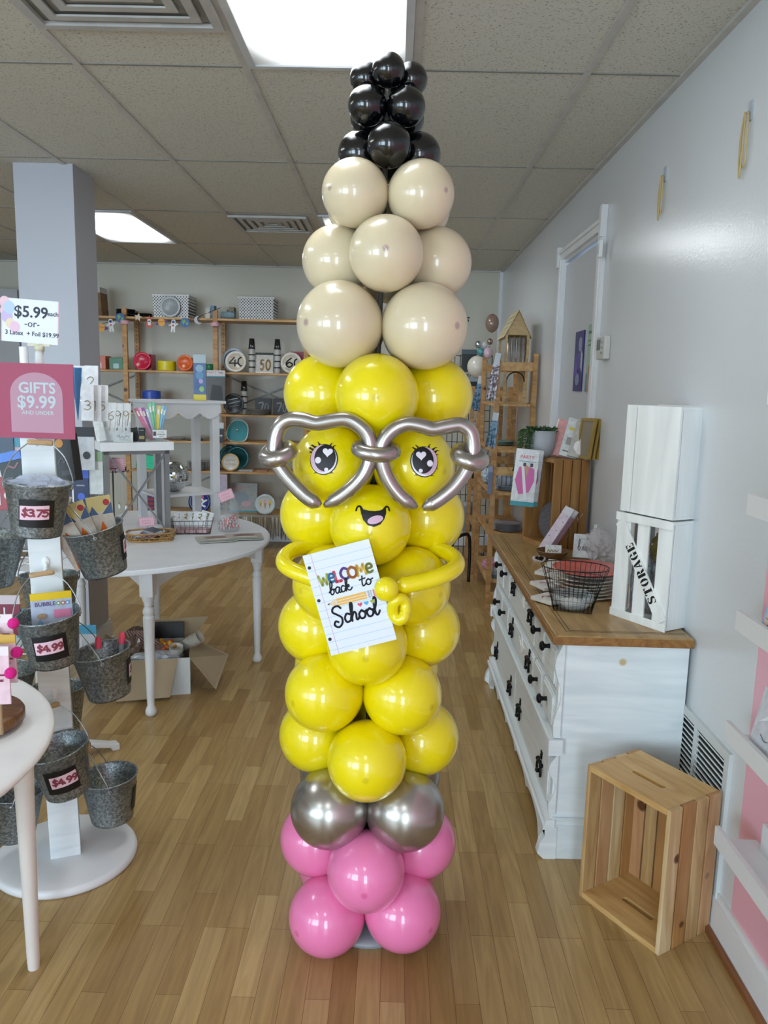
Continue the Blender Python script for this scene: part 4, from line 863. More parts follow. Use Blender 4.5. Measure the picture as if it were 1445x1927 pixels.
# cube stand with X braces
NL, NR = Vector((-1.505, 4.04, TZ)), Vector((-1.215, 4.215, TZ)); u = (NR-NL).normalized(); v = Vector((-u.y, u.x, 0)); CL = (NR-NL).length; CD = .20; CH = .475; gm = mat('#8b8d8f', .4, .45)
cs = thing('cube_stand', 'white-topped riser with grey metal X-braced sides standing on the drop-leaf table', 'riser', NL)
cz = TZ+CH; T0 = frame(NL, u, v); z_ = lambda z: z
def CB(name, a, b_, m, bev=0): w = M(); w.T = T0; w.box(a, b_); w.T = None; return w.build(name, m, cs, bev)
CB('shelf_top', (-.02, -.02, CH), (CL+.02, CD+.02, CH+.045), whitepl, .002); CB('shelf_bottom', (0, 0, .025), (CL, CD, .04), whitepl)
for x in (0, CL-.025):
    for y in (0, CD-.025): CB('leg', (x, y, 0), (x+.025, y+.025, CH), gm)
for a, b_ in (((0, 0, 0), (CL, .02, .024)), ((0, 0, CH-.02), (CL, .02, CH)), ((0, CD-.02, 0), (CL, CD, .024)), ((0, 0, CH-.02), (.02, CD, CH)), ((CL-.02, 0, CH-.02), (CL, CD, CH))): CB('rail', a, b_, gm)
for a, b_ in (((.02, .012, .03), (CL-.02, .012, CH-.02)), ((.02, .006, CH-.02), (CL-.02, .006, .03)), ((.01, .02, .05), (.01, CD-.02, CH-.03)), ((.01, CD-.02, .05), (.01, .02, CH-.03))):
    w = M(); w.T = T0; w.beam(a, b_, .008, .018, (0, 1, 0) if a[1] == b_[1] else (1, 0, 0)); w.T = None; w.build('brace', gm, cs)
# scalloped three tier stand
N0 = Vector((-1.375, 4.50, TZ)); al = math.radians(38); u = Vector((math.cos(al), math.sin(al), 0)); v = Vector((-u.y, u.x, 0)); T1 = frame(N0, u, v); AW, AD, AH = .40, .32, .715
ts = thing('tiered_stand', 'tall white wooden stand with a scalloped apron at the back of the table', 'stand', N0)
def TB(name, fn_): w = M(); w.T = T1; fn_(w); w.T = None; return w.build(name, paintw, ts, .002)
TB('shelf_top', lambda w: w.box((-.03, -.03, AH), (AW+.03, AD+.03, AH+.016)))
TB('shelf', lambda w: w.box((0, 0, .165), (AW, AD, .18)))
for x in (0, AW-.045):
    for y in (0, AD-.045): TB('leg', lambda w: w.box((x, y, 0), (x+.045, y+.045, AH)))
def scal(p, q):
    L = (Vector(q)-Vector(p)).length; P = [(0, 0)]+[(L*k/40, -.055-.035*abs(math.sin(PI*3*k/40))) for k in range(41)]+[(L, 0)]
    w = M(); w.T = T1 @ frame((*p, AH), Vector((*q, 0))-Vector((*p, 0)), (0, 0, 1)); w.prism(P, -.006, .006); w.T = None; w.build('scalloped_apron', paintw, ts)
scal((0, -.007), (AW, -.007)); scal((-.007, AD), (-.007, 0)); scal((AW+.007, 0), (AW+.007, AD))
# disco ball
dm = bpy.data.materials.new('mirror_tiles'); dm.use_nodes = True; nt = dm.node_tree; b = nt.nodes['Principled BSDF']; b.inputs['Metallic'].default_value = 1; b.inputs['Roughness'].default_value = .08; b.inputs['Base Color'].default_value = (.7, .75, .76, 1)
db = M(); db.smooth = False; r = .095; n, k = 44, 26; cc = T1 @ Vector((.15, .13, .18+.093))
pr = [(r*math.sin(PI*i/k), -r*math.cos(PI*i/k)) for i in range(k+1)]
for i in range(1, k-1):
    for j in range(n):
        a0, a1 = 2*PI*(j+.04)/n, 2*PI*(j+.96)/n; (q0, z0), (q1, z1) = pr[i], pr[i+1]; z0 += .0006; z1 -= .0006; jt = random.uniform(.99, 1.01)
        db.add([(cc.x+q*math.cos(a)*jt, cc.y+q*math.sin(a)*jt, cc.z+z) for q, z, a in ((q0, z0, a0), (q0, z0, a1), (q1, z1, a1), (q1, z1, a0))], [(0, 1, 2, 3)])
t = thing('disco_ball', 'mirrored disco ball sitting on the lower shelf of the scalloped stand', 'disco ball', cc-Vector((0, 0, r)))
o = db.build('mirror_tiles', dm, t); M().sphere(cc, r-.0015).build('core', mat('#8d9496', .4, .5), t); M().lathe([(.02, -.0948), (.02, -.085), (.001, -.085)], 16, cc).build('cap', chrome, t)
# things on the cube stand
top = lambda x, y, z=0: T0 @ Vector((x, y, CH+.045+z)); TT = lambda x, y, z=0: T0 @ TR(x, y, CH+.045+z)
def acrylic(name, label, c, mw, w_, d_, h_):
    t = thing(name, label, c); w = M(); e = .002
    for a, b_ in (((-w_/2, -d_/2, 0), (w_/2, d_/2, e)), ((-w_/2, -d_/2, e), (w_/2, -d_/2+e, h_*.6)), ((-w_/2, d_/2-e, e), (w_/2, d_/2, h_)), ((-w_/2, -d_/2+e, e), (-w_/2+e, d_/2-e, h_*.8)), ((w_/2-e, -d_/2+e, e), (w_/2, d_/2-e, h_*.8))): w.box(a, b_)
    w.build('tray', clear, t); t.matrix_basis = mw; return t
RZ1 = RZ(-20)
acrylic('acrylic_holder', 'clear acrylic holder of number candle cards on the cube stand', 'holder', TT(.075, .06) @ RZ1, .15, .09, .13)
for i, (x, y, d, col, rx) in enumerate(((.015, .10, D1, '#c9a850', -10), (.04, .085, D6, '#9a8560', -10), (.08, .075, D9, '#8a7a5c', -9), (.125, .065, D9, '#a08c64', -8), (.0, .05, None, '', -14), (.06, .11, D3, '#b0a080', -8))):
    t = pack('candle_card', ('card with a gold number 1 candle at the left of the holder', 'card with a number 6 candle in the acrylic holder', 'front number 9 candle card in the acrylic holder', 'card with a number 9 candle at the right of the holder', 'plain white card leaning at the left of the holder', 'card with number 3 candle at the back of the holder')[i],
         'candle card', .05, .20, '#e2e4e4', TT(x, y, .004) @ RZ1 @ RX(rx) @ RY((-8, 6, 3, 1, -12, 0)[i]), None, th=.002, group='number candle cards in the acrylic holder', marks=((col, 'l', (.035, [(a*.8-.4, .55+.30*b_*.8) for a, b_ in d])), (('#2f6a4a', '#c9a03a', '#3a7a52')[i % 3], 'e', (0, .30, .10, .04)), ('#8a7a5c', 'r', (-.01, .32, .02, .56))) if d else ())
pack('name_card', 'small white card with script lettering in front of the candle cards', 'card', .10, .052, '#dfe3e2', TT(.10, .012) @ RZ1 @ RX(-8), None, th=.002, marks=(('#55555c', 'l', (.012, ((-.3,.5),(-.2,.7),(-.15,.4),(-.05,.6),(.05,.4),(.15,.65),(.3,.5)))), ('#8a8a90', 'r', (-.2, .2, .25, .24))))
pack('matchbox', 'black box with gold specks standing right of the candle cards', 'box', .034, .075, '#16181a', TT(.20, .02) @ RZ1, None, th=.02, marks=(('#9a8a4a', 'r', (-.4, .2, .4, .42)), ('#bfc0b0', 'r', (-.3, .8, .3, .83))))
pack('matchbox', 'plain black slanted box between the candle cards and the gold-flecked box', 'box', .034, .075, '#1b1b1e', TT(.175, .045) @ RZ1 @ RY(-8), None, th=.012)
acrylic('acrylic_cup', 'clear acrylic cup holding pastel sparkler sleeves on the cube stand', 'cup', TT(.285, .08) @ RZ1, .085, .07, .11)
for i, (c_, x, ry, h_) in enumerate((('#d77a98', -.035, -26, .19), ('#e6b6cc', -.03, -21, .185), ('#9a5fa0', -.02, -17, .18), ('#c9d3e6', -.012, -12, .17), ('#8fd0a6', -.005, -6, .20), ('#7cc79a', .004, -2, .205), ('#e2cf5a', .018, 6, .185), ('#8fc6e2', .026, 11, .19), ('#7ab4d8', .034, 15, .185))):
    pack('sparkler_sleeve', ('rose', 'blush pink', 'violet', 'pale lilac', 'mint green', 'deeper mint green', 'yellow', 'light blue', 'sky blue')[i]+' sparkler sleeve in the acrylic cup', 'sleeve', .02, h_, c_, TT(.285+x*.5, .08+.003*i, .004) @ RZ1 @ RY(ry), None, th=.003, group='pastel sparkler sleeves', marks=(('#f3efe6', 'r', (-.2, .75, .2, .9)),))
pack('price_card', 'white SPARKLER price card in front of the pastel sleeves', 'card', .072, .042, '#e4e6e6', TT(.29, .005, .02) @ RZ1 @ RX(-6), None, th=.002, marks=(('#202024', 't', ('SPARKLER', .12, .45, .13)), ('#202024', 't', ('$1.99', .12, .18, .12)), ('#4a3428', 'r', (-.46, .25, -.26, .8)), ('#55555c', 't', ('Extra Lg', .1, .78, .11))))
# necklace stand between table and cube top
np_ = Vector((*(T0 @ Vector((.06, .10, 0))).xy, TZ+.0402)); ns = thing('necklace_stand', 'black wire ring stand hung with bottle necklaces under the cube stand top', 'jewellery stand', np_)
M().tube([np_, np_+Vector((0, 0, .33))], .004).build('pole', black, ns); M().lathe([(.04, 0), (.04, .004), (.001, .005)], 24, np_).build('foot', black, ns)
w = M(); rr = .07
for z in (.32, .34): w.tube([np_+Vector((rr*math.cos(a), rr*math.sin(a), z)) for a in [2*PI*i/28 for i in range(28)]], .0018, 6, closed=True)
for i in range(12): a = 2*PI*i/12; p = np_+Vector((rr*math.cos(a), rr*math.sin(a), .32)); w.tube([p+Vector((0, 0, .02)), p, p+Vector((.012*math.cos(a), .012*math.sin(a), -.004)), p+Vector((.014*math.cos(a), .014*math.sin(a), .006))], .0016, 6)
w.tube([np_+Vector((-rr, 0, .32)), np_+Vector((rr, 0, .32))], .0018, 6); w.build('ring', black, ns)
lb = ['an amber vial', 'a brown bead', 'a clear vial', 'a cork-topped vial', 'a small white charm', 'a green vial']
for i, a_ in enumerate((-150, -115, -80, -50, -20, 190)):
    a = math.radians(a_); p = np_+Vector(((rr+.012)*math.cos(a), (rr+.012)*math.sin(a), .322)); L = .17+.012*(i % 3)
    t = thing('bottle_necklace', 'chain necklace ending in '+lb[i]+', hung on the black ring', 'necklace', p, 0, 'necklaces on the black ring')
    M().tube(cat([tuple(p+Vector((-.006, 0, -.01))), tuple(p), tuple(p+Vector((.006, 0, -.01))), tuple(p+Vector((.009, 0, -L*.6))), tuple(p+Vector((0, 0, -L))), tuple(p+Vector((-.009, 0, -L*.6))), tuple(p+Vector((-.006, 0, -.01)))]), .0009, 5).build('chain', mat('#b9b4a6', .3, .8), t)
    b_ = M().lathe([(0, -.028), (.008, -.028), (.009, -.02), (.009, -.008), (.004, -.002), (.004, 0)], 14, p+Vector((0, 0, -L)), cap=False).build('vial', mat(('#b07a3c', '#7a4a28', '#cfd8d8', '#c9cfc9', '#dcdcd8', '#6f9a7a')[i], .15), t)
    M().lathe([(.0042, 0), (.0042, .006), (.001, .0065)], 12, p+Vector((0, 0, -L))).build('cork', mat('#a98252', .7), t)
def tent(label, mw, w_=.085, h_=.055, group='pink dotted price cards', stick=0):
    t = thing('pink_price_card', label, 'price card', group=group)
    M().box((-w_/2, -.0012, 0), (w_/2, 0, h_)).build('card', mat('#dcaebb', .5, var=0), t)
    b = M()
    for i in range(9):
        for y in (.06, .94): b.disc((-w_/2+w_*(i+.5)/9, h_*y), .0022, 6, lambda u, v: (u, -.0016, v))
    for i in range(6):
        for x in (-.475, .475): b.disc((x*w_, h_*(i+.5)/6), .0022, 6, lambda u, v: (u, -.0016, v))
    b.build('dots', roseink, t); b = M()
    for q in range(2): b.ribbon([(-w_*.3+w_*.06*i, h_*(.62-.3*q)+.003*((i % 2)*2-1)) for i in range(10)], .0009, lambda u, v: (u, -.0018, v))
    b.build('lettering', mat('#c9838f', .5, var=0), t)
    if stick: M().tube([(0, .001, -stick), (0, .001, .01)], .0016, 6).build('stick', mat('#a98252', .6), t)
    t.matrix_basis = mw; return t
tent('pink dotted price card hanging from the cube stand above the necklaces', face(217, 886, 4.1, 20), .095, .07)
# ------------------------------------------------------------------ items on the drop-leaf table
wick = grain('wicker', '#8a6636', '#c09a62', (40, 40, 40), .6)
def woven_basket(mw, label):
    t = thing('woven_basket', label, 'basket'); L, D, Hh = .24, .15, .045
    def ringp(k, z): return [(x*k, y*k, z) for x, y in [(-L/2, -D*.25), (-L*.32, -D/2), (L*.32, -D/2), (L/2, -D*.25), (L/2, D*.25), (L*.32, D/2), (-L*.32, D/2), (-L/2, D*.25)]]
    w = M(); w.tube(catc(ringp(1, Hh), 5), .0045, 8, closed=True); w.tube(catc(ringp(.99, Hh*.5), 5), .0022, 6, closed=True); w.tube(catc(ringp(.93, .006), 5), .004, 8, closed=True)
    a, b_ = catc(ringp(.93, .006), 6), catc(ringp(1, Hh), 6); n = len(a)
    for i in range(0, n, 2):
        for s in (-2, 2): w.tube([a[i], b_[(i+s) % n]], .0019, 5)
    w.build('weave', wick, t); M().prism([(p[0], p[1]) for p in catc(ringp(.93, 0), 5)], 0, .004).build('bottom', wick, t); t.matrix_basis = mw; return t
bk = atz(285, 1018, TZ); woven_basket(TR(bk) @ RZ(22) @ TR(0, .03, 0), 'open-weave brown basket full of foil packets on the drop-leaf table')
for i in range(6):
    c_ = ('#7d9cc4', '#a9aeb8', '#8a4a66', '#6d7f9c', '#b7bcc4', '#58606e')[i]
    pack('foil_packet', ('blue', 'silver', 'plum striped', 'slate', 'pale grey', 'dark grey')[i]+' foil packet lying in the open-weave basket', 'packet', .085, .07, c_, TR(bk) @ RZ(22+17*(i-2)) @ TR(-.06+.026*i, .0, .014+.005*i) @ RX(-80), None, th=.005, group='foil packets in the woven basket', gloss=.35)
tent('pink dotted price card standing in the open-weave basket', TR(bk) @ RZ(22) @ TR(-.012, .105, .062) @ RZ(-16) @ RY(-5), .085, .05, stick=.04)
def wire_basket(name, label, mw, w0, d0, w1, d1, Hh, m, nx, ny, nz, r=.0014, rnd=0):
    t = thing(name, label, 'basket'); w = M()
    def P(k, a): # perimeter point at level k (0 bottom..1 top), a in 0..4
        sx, sy = w0+(w1-w0)*k, d0+(d1-d0)*k; i = int(a) % 4; f = a-int(a); cs_ = [(-.5, -.5), (.5, -.5), (.5, .5), (-.5, .5)]
        p, q = cs_[i], cs_[(i+1) % 4]; x, y = p[0]+(q[0]-p[0])*f, p[1]+(q[1]-p[1])*f; x, y = x*sx, y*sy
        if rnd:
            an = 2*PI*(a/4)-3*PI/4; ex_, ey_ = sx*.56*math.cos(an), sy*.56*math.sin(an); b2 = rnd*k; x, y = x*(1-b2)+ex_*b2, y*(1-b2)+ey_*b2
        return (x, y, Hh*k)
    rim = M().tube([P(1, i/8) for i in range(32)], r*1.7, 6, closed=True)
    for j in range(nz): k = j/nz; w.tube([P(k, i/8) for i in range(32)], r, 5, closed=True)
    for i in range(4):
        for q in range((nx, ny, nx, ny)[i]): a = i+q/(nx, ny, nx, ny)[i]; w.tube([P(0, a), P(.5, a), P(1, a)], r, 5)
    for q in range(1, nx): w.tube([P(0, q/nx), P(0, 3-q/nx)], r, 5)
    for q in range(1, ny): w.tube([P(0, 1+q/ny), P(0, 4-q/ny)], r, 5)
    rim.build('rim', m, t); w.build('wire_mesh', m, t); t.matrix_basis = mw; return t
wbp = Vector((-1.13, 4.34, TZ+.002)); wire_basket('wire_basket', 'small dark wire basket of white candle cards on the drop-leaf table', TR(wbp) @ RZ(12), .20, .13, .23, .15, .075, mat('#4b4038', .4, .5), 9, 5, 3, .0011)
for i in range(5):
    pack('jewellery_card', ('leftmost white card', 'second white card with a gold loop', 'middle card with a blue lining', 'card with a curled gold ribbon', 'rightmost card with a clear packet')[i]+' tilted in the dark wire basket', 'card', .07, .085, '#dfe2e4', TR(wbp) @ RZ(8+6*(i-2)) @ TR(-.075+.036*i, .02-.012*(i % 2), .03) @ RX(-30+4*i) @ RY(-10+7*i), None, th=.003, group='white cards in the wire basket',
         marks=(('#b09a5a', 'l', (.04, ((-.1,.8),(.1,.85),(.05,.65),(-.1,.6),(.1,.5)))), ('#a9bcd8' if i == 2 else '#d6dade', 'r', (-.45, .05, .45, .3))))
for i in range(3): pack('tissue_packet', ('left', 'middle', 'right')[i]+' pale pink packet at the bottom of the dark wire basket', 'packet', .06, .09, '#c9a3a8', TR(wbp) @ TR(-.065+.065*i, .045, .01+.002*i) @ RX(90), None, th=.018, group='pink packets in the wire basket')
jp = Vector((*atz(430, 999, TZ).xy, TZ+.0005)); t = thing('candy_jar', 'clear plastic jar of red and white wrapped candies on the drop-leaf table', 'jar', jp)
M().lathe([(0, .002), (.058, .002), (.063, .01), (.063, .13), (.055, .15), (.047, .156), (.047, .178), (.043, .178), (.043, .154), (.05, .146), (.059, .128), (.059, .012), (0, .006)], 40, jp, cap=False).build('jar', clear, t)
random.seed(5)
for i in range(26):
    a, rr_ = random.uniform(0, 2*PI), .044*math.sqrt(random.random()); z = .012+.011*(i//4)+random.uniform(0, .004); mwx = TR(jp+Vector((rr_*math.cos(a), rr_*math.sin(a), z+.006))) @ RZ(random.uniform(0, 180)) @ RX(random.uniform(-35, 35))
    if i == 0:
        cd = thing('wrapped_candy', 'red and white wrapped candy inside the clear jar', 'candy', group='candies in the jar')
        M().tube([(-.013, 0, 0), (-.010, 0, 0), (.010, 0, 0), (.013, 0, 0)], [.004, .0065, .0065, .004], 10).build('sweet', mat('#e6e2de', .3, var=0), cd)
        w = M(); w.tube([(-.004, 0, 0), (.004, 0, 0)], .0069, 10, caps=False); w.build('band', mat('#c23040', .3, var=0), cd)
        w = M(); w.tube([(.012, 0, 0), (.019, 0, 0)], [.002, .007], 8); w.tube([(-.012, 0, 0), (-.019, 0, 0)], [.002, .007], 8); w.build('twist', mat('#d9483f', .3, var=0), cd); cd.matrix_basis = mwx
    else: dup(cd, None, mwx)
tent('pink dotted price card tilted on top of the candy jar', TR(jp) @ TR(.008, -.045, .185) @ RZ(10) @ RY(-22), .085, .058, stick=.03)
for i, (px, py, rz_) in enumerate(((412, 1022, 24), (462, 1018, 16))):
    pack('banner_packet', ('left flat banner packet with teal stripe on the drop-leaf table', 'right flat banner packet near the table edge')[i], 'packet', .20, .15, '#b9b0a4', TR(atz(px, py, TZ)) @ TR(0, 0, .006+.002*i) @ RZ(rz_) @ RX(-88.5), None, th=.005, gloss=.35,
         marks=(('#2f8a90', 'r', (-.5, 0, .5, .08)), ('#8a6a66', 'e', (0, .65, .3, .2)), ('#d9d3c6', 'e', (.05, .35, .3, .12))))
# ------------------------------------------------------------------ cardboard box and its load under the table
bx = Vector((-1.22, 3.93, 0)); TBX = TR(bx) @ RZ(14)
t = thing('cardboard_box', 'open cardboard box with splayed flaps on the floor under the drop-leaf table', 'box', bx); BW, BD, BH = .34, .26, .20
kr = mat('#a89478', .85, var=.03); wh = mat('#cfd2d2', .7, var=.03)
def BB(name, a, b_, m): w = M(); w.T = TBX; w.box(a, b_); w.T = None; return w.build(name, m, t)
BB('bottom', (-BW/2, -BD/2, 0), (BW/2, BD/2, .004), kr); BB('side', (-BW/2, -BD/2, .004), (BW/2, -BD/2+.004, BH), wh); BB('side', (-BW/2, BD/2-.004, .004), (BW/2, BD/2, BH), kr)
BB('side', (-BW/2, -BD/2+.004, .004), (-BW/2+.004, BD/2-.004, BH), kr); sd = BB('side', (BW/2-.004, -BD/2+.004, .004), (BW/2, BD/2-.004, BH), wh)
def flap(P, name='flap'):
    w = M(); w.T = TBX; a, b_, c_, d_ = [Vector(p) for p in P]; n = (b_-a).cross(d_-a).normalized()*.0035
    w.add([a, b_, c_, d_, a+n, b_+n, c_+n, d_+n], [(3,2,1,0),(4,5,6,7),(0,1,5,4),(1,2,6,5),(2,3,7,6),(3,0,4,7)]); w.T = None; return w.build(name, kr, t)
flap([(-BW/2, -BD/2-.004, BH), (BW/2-.06, -BD/2-.004, BH), (BW/2-.10, -BD/2-.07, .02), (-BW/2-.02, -BD/2-.07, .015)])
flap([(BW/2+.001, -BD/2, BH+.002), (BW/2+.001, BD/2-.02, BH+.03), (BW/2+.20, BD/2-.10, BH-.05), (BW/2+.13, -BD/2-.07, BH-.15)])
flap([(-BW/2+.02, BD/2, BH), (BW/2, BD/2, BH), (BW/2+.10, BD/2+.03, BH+.13), (-BW/2+.08, BD/2+.03, BH+.12)])
flap([(-BW/2, -BD/2, BH), (-BW/2, BD/2, BH), (-BW/2-.10, BD/2, BH+.06), (-BW/2-.10, -BD/2, BH+.03)])
def IB(x, y, z): return TBX @ TR(x, y, z)
pack('photo_frame', 'black and white boxed card standing at the back of the cardboard box', 'frame', .15, .22, '#bdbdbb', IB(.06, .09, .10) @ RZ(-6) @ RX(-8), .085, '#121214', .02, marks=(('#17171a', 'r', (.15, .2, .35, .36)),))
film('plastic_bag', 'crumpled pale plastic bag bulging over the front of the cardboard box', 'bag', IB(-.01, -.055, .165), .15, .075, .055, '#c6cacf', 11, alpha=.9)
film('net_bag', 'brown netted bag leaning at the left of the cardboard box', 'bag', IB(-.10, .02, .24) @ RY(-15), .075, .06, .09, '#6b5546', 12, alpha=.92)
w = M()
for k in range(7): w.tube(cat([(-.13+.012*k, -.04, .05), (-.10+.02*k, -.055-.003*k, .0), (-.02+.012*k, -.06, -.05+.003*k), (.08, -.03, -.06+.005*k)], 5), .005, 6)
o = w.build('cloth_bundle', mat('#94766e', .8)); o.matrix_basis = IB(-.02, .03, .27); tag(o, 'bundle of dusty rose cords lying over the brown net bag', 'cord')
random.seed(9); w = M()
for k in range(16): w.sphere((random.uniform(-.04, .04), random.uniform(-.02, .02), random.uniform(-.025, .03)), random.uniform(.010, .018), 8, 6, (1, .6, 1))
t2 = thing('flower_spray', 'red and yellow artificial flowers in the cardboard box', 'flowers'); w.build('petals', mat('#c2502a', .6, c2='#c9a02a', vs=60, lo=.45, hi=.55), t2); M().tube([(-.05, 0, -.02), (0, -.01, -.03), (.04, 0, -.02)], .006).build('stem', mat('#4c5a2c', .7), t2); t2.matrix_basis = IB(.06, .0, .235)
def cup(label, mw, r0, r1, h, m, grp, n=1, step=.008, name='paper_cup'):
    t = thing(name, label, 'cup', group=grp); prof = []
    M().lathe([(0, .002), (r0, .002), (r1, h), (r1+.0015, h+.0015), (r1+.001, h+.003), (r1-.001, h), (r0-.001, .004), (0, .004)], 28, cap=False).build('cup', m, t)
    if n > 1:
        w = M()
        for k in range(1, n): z = h+step*k; w.lathe([(r1-.002, z-step+.002), (r1, z), (r1+.0018, z+.001), (r1+.001, z+.003), (r1-.0015, z)], 28, cap=False)
        w.build('stacked_rims', m, t)
    t.matrix_basis = mw; return t
cup('stack of white paper cups with gold sleeve lying in the cardboard box', IB(.115, .03, .20) @ RY(55) @ RX(20), .024, .034, .08, mat('#d7d3c9', .5, c2='#a08a5a', vs=3), 'paper cups in the box', 8)
cup('stack of white paper cups standing behind the plastic bag', IB(.10, -.035, .155) @ RX(14), .024, .035, .06, mat('#cfcbc4', .5), 'paper cups in the box', 4)
pack('book', 'dark purple leaflet at the left end of the cardboard box', 'leaflet', .08, .10, '#2f2946', IB(-.14, -.06, .13) @ RZ(20) @ RX(-30) @ RY(-30), None, th=.006)
# ------------------------------------------------------------------ white floor box behind the column foot etc. : shelving on the back wall
SY0, SY1 = 7.46, 7.80; PX = [-3.39, -2.545, -1.695, -.845]
sh = thing('wall_shelving', 'pine shelving unit along the back wall, stocked with party plates', 'shelving', (-2.1, 7.6, 0))
for x in PX:
    for y, wd in ((SY0, .044), (SY1, .044)):
        w = M(); w.box((x-.022, y-.016, 0), (x+.022, y+.016, 2.262)); w.k = 1
        if y == SY1:
            for k in range(60): w.box((x-.004, y-.0175, .05+.036*k), (x+.004, y-.0155, .058+.036*k))
        w.build('post', [shelfwood, mat('#3a2a1a', .8, var=0)], sh)
zs = {0: (2.185, 1.695, 1.30), 1: (2.185, 1.695, 1.30, 1.04, .755, .34), 2: (2.185, 1.695, 1.30, 1.04, .755, .34)}
for s, z in zs.items():
    for q in z: M().box((PX[s]+.023, SY0-.012, q-.018), (PX[s+1]-.023, SY1+.012, q)).build('shelf_board', shelfh, sh)
for s, (z0, z1) in ((0, (1.32, 1.67)), (2, (1.32, 1.67)), (1, (.36, .73))):
    w = M(); w.beam((PX[s], SY1+.03, z0), (PX[s+1], SY1+.03, z1), .006, .012); w.beam((PX[s], SY1+.034, z1), (PX[s+1], SY1+.034, z0), .006, .012); w.build('cross_brace', mat('#6b6b6b', .4, .6), sh)
for x, zz in ((-2.545, 2.13), (-1.695, 2.13)):
    w = M(); w.lathe([(.045, -.016), (.045, .016)], 24, (x, SY0-.01, zz)); o = w.build('ribbon_roll', mat('#cf9fae', .4)); tag(o, 'pink tape roll round the '+('left' if x < -2 else 'middle')+' shelving post, holding the space garland', 'tape')
SH = lambda px, py, Y=7.52: at(px, py, Y)
def onshelf(px, z, Y=7.55): p = at(px, 700, Y); return Vector((p.x, Y, z+.0005))
def plate(label, p, r, col, rim=None, lean=12, n=1, flat_=False, marks=(), grp=None, name='party_plate', gloss=.2, spin=0):
    t = thing(name, label, 'plate', group=grp)
    prof = lambda z: [(0, z), (r*.68, z), (r*.8, z+.008), (r, z+.012), (r, z+.0135), (r*.79, z+.0095), (r*.67, z+.0015), (0, z+.0015)]
    if flat_:
        for k in range(n): M().lathe(prof(.007*k), 40, cap=False).build('plate', mat(col, gloss, var=.03), t)
        t.matrix_basis = TR(p); return t
    T = RX(90); w = M(); w.T = T; w.lathe([(x, -z_) for x, z_ in prof(0)][::1], 40, cap=False) if False else w.lathe(prof(0), 40, cap=False); w.T = None
    # local: disc faces -y
    w.build('plate', mat(col, gloss, var=.03), t)
    if rim: w = M(); w.T = T; w.lathe([(r*.82, .011), (r*1.005, .0125), (r*1.005, .0165), (r*.82, .0125)], 40, cap=False); w.T = None; w.build('rim', mat(rim, gloss, var=.05, vs=30), t)
    y = -.0028
    for k_, (mc, kind, a) in enumerate(marks):
        b = M(); f = lambda u, v: (u, y, v)
        if kind == 'e': b.flat(ell(a[0]*r, a[1]*r, a[2]*r, a[3]*r, 24), f)
        elif kind == 'l': b.ribbon([(q[0]*r, q[1]*r) for q in a[1]], a[0]*r, f)
        elif kind == 's': strokes(b, a[0], a[1]*r, a[2]*r, a[3]*r, a[4]*r, f)
        elif kind == 't': text(b, a[0], a[3]*r, lambda u, v: (a[1]*r+u, y, a[2]*r+v), .01)
        elif kind == 'p': b.flat([(q[0]*r, q[1]*r) for q in a], f)
        b.build('print', mat(mc, .4, var=0), t); y -= .0004
    t.matrix_basis = TR(p) @ RX(-lean) @ TR(0, -.012, r) @ RY(spin); return t
ez = lambda x, z, Y=7.55: Vector((x, Y, z+.0005))
X_ = lambda px, Y=7.55, py=700: at(px, py, Y).x
# top shelf
def lattice():
    m = bpy.data.materials.new('lattice'); m.use_nodes = True; nt = m.node_tree; b = nt.nodes['Principled BSDF']; N = nt.nodes.new; L = nt.links.new
    tc = N('ShaderNodeTexCoord'); mp = N('ShaderNodeMapping'); mp.inputs['Rotation'].default_value = (0, PI/4, 0); mp.inputs['Scale'].default_value = (52, 52, 52); L(tc.outputs['Object'], mp.inputs['Vector'])
    sp_ = N('ShaderNodeSeparateXYZ'); L(mp.outputs['Vector'], sp_.inputs[0]); outs = []
    for ax in ('X', 'Z'):
        fr = N('ShaderNodeMath'); fr.operation = 'FRACT'; L(sp_.outputs[ax], fr.inputs[0]); c = N('ShaderNodeMath'); c.operation = 'COMPARE'; c.inputs[1].default_value = .5; c.inputs[2].default_value = .30; L(fr.outputs[0], c.inputs[0]); outs.append(c)
    mu = N('ShaderNodeMath'); mu.operation = 'MULTIPLY'; L(outs[0].outputs[0], mu.inputs[0]); L(outs[1].outputs[0], mu.inputs[1])
    mx = N('ShaderNodeMix'); mx.data_type = 'RGBA'; mx.inputs['A'].default_value = lin('#d9dadb'); mx.inputs['B'].default_value = lin('#34363a'); L(mu.outputs[0], mx.inputs['Factor']); L(mx.outputs['Result'], b.inputs['Base Color']); b.inputs['Roughness'].default_value = .5
    return m
lat = lattice(); latw = mat('#d6d7d9', .5)
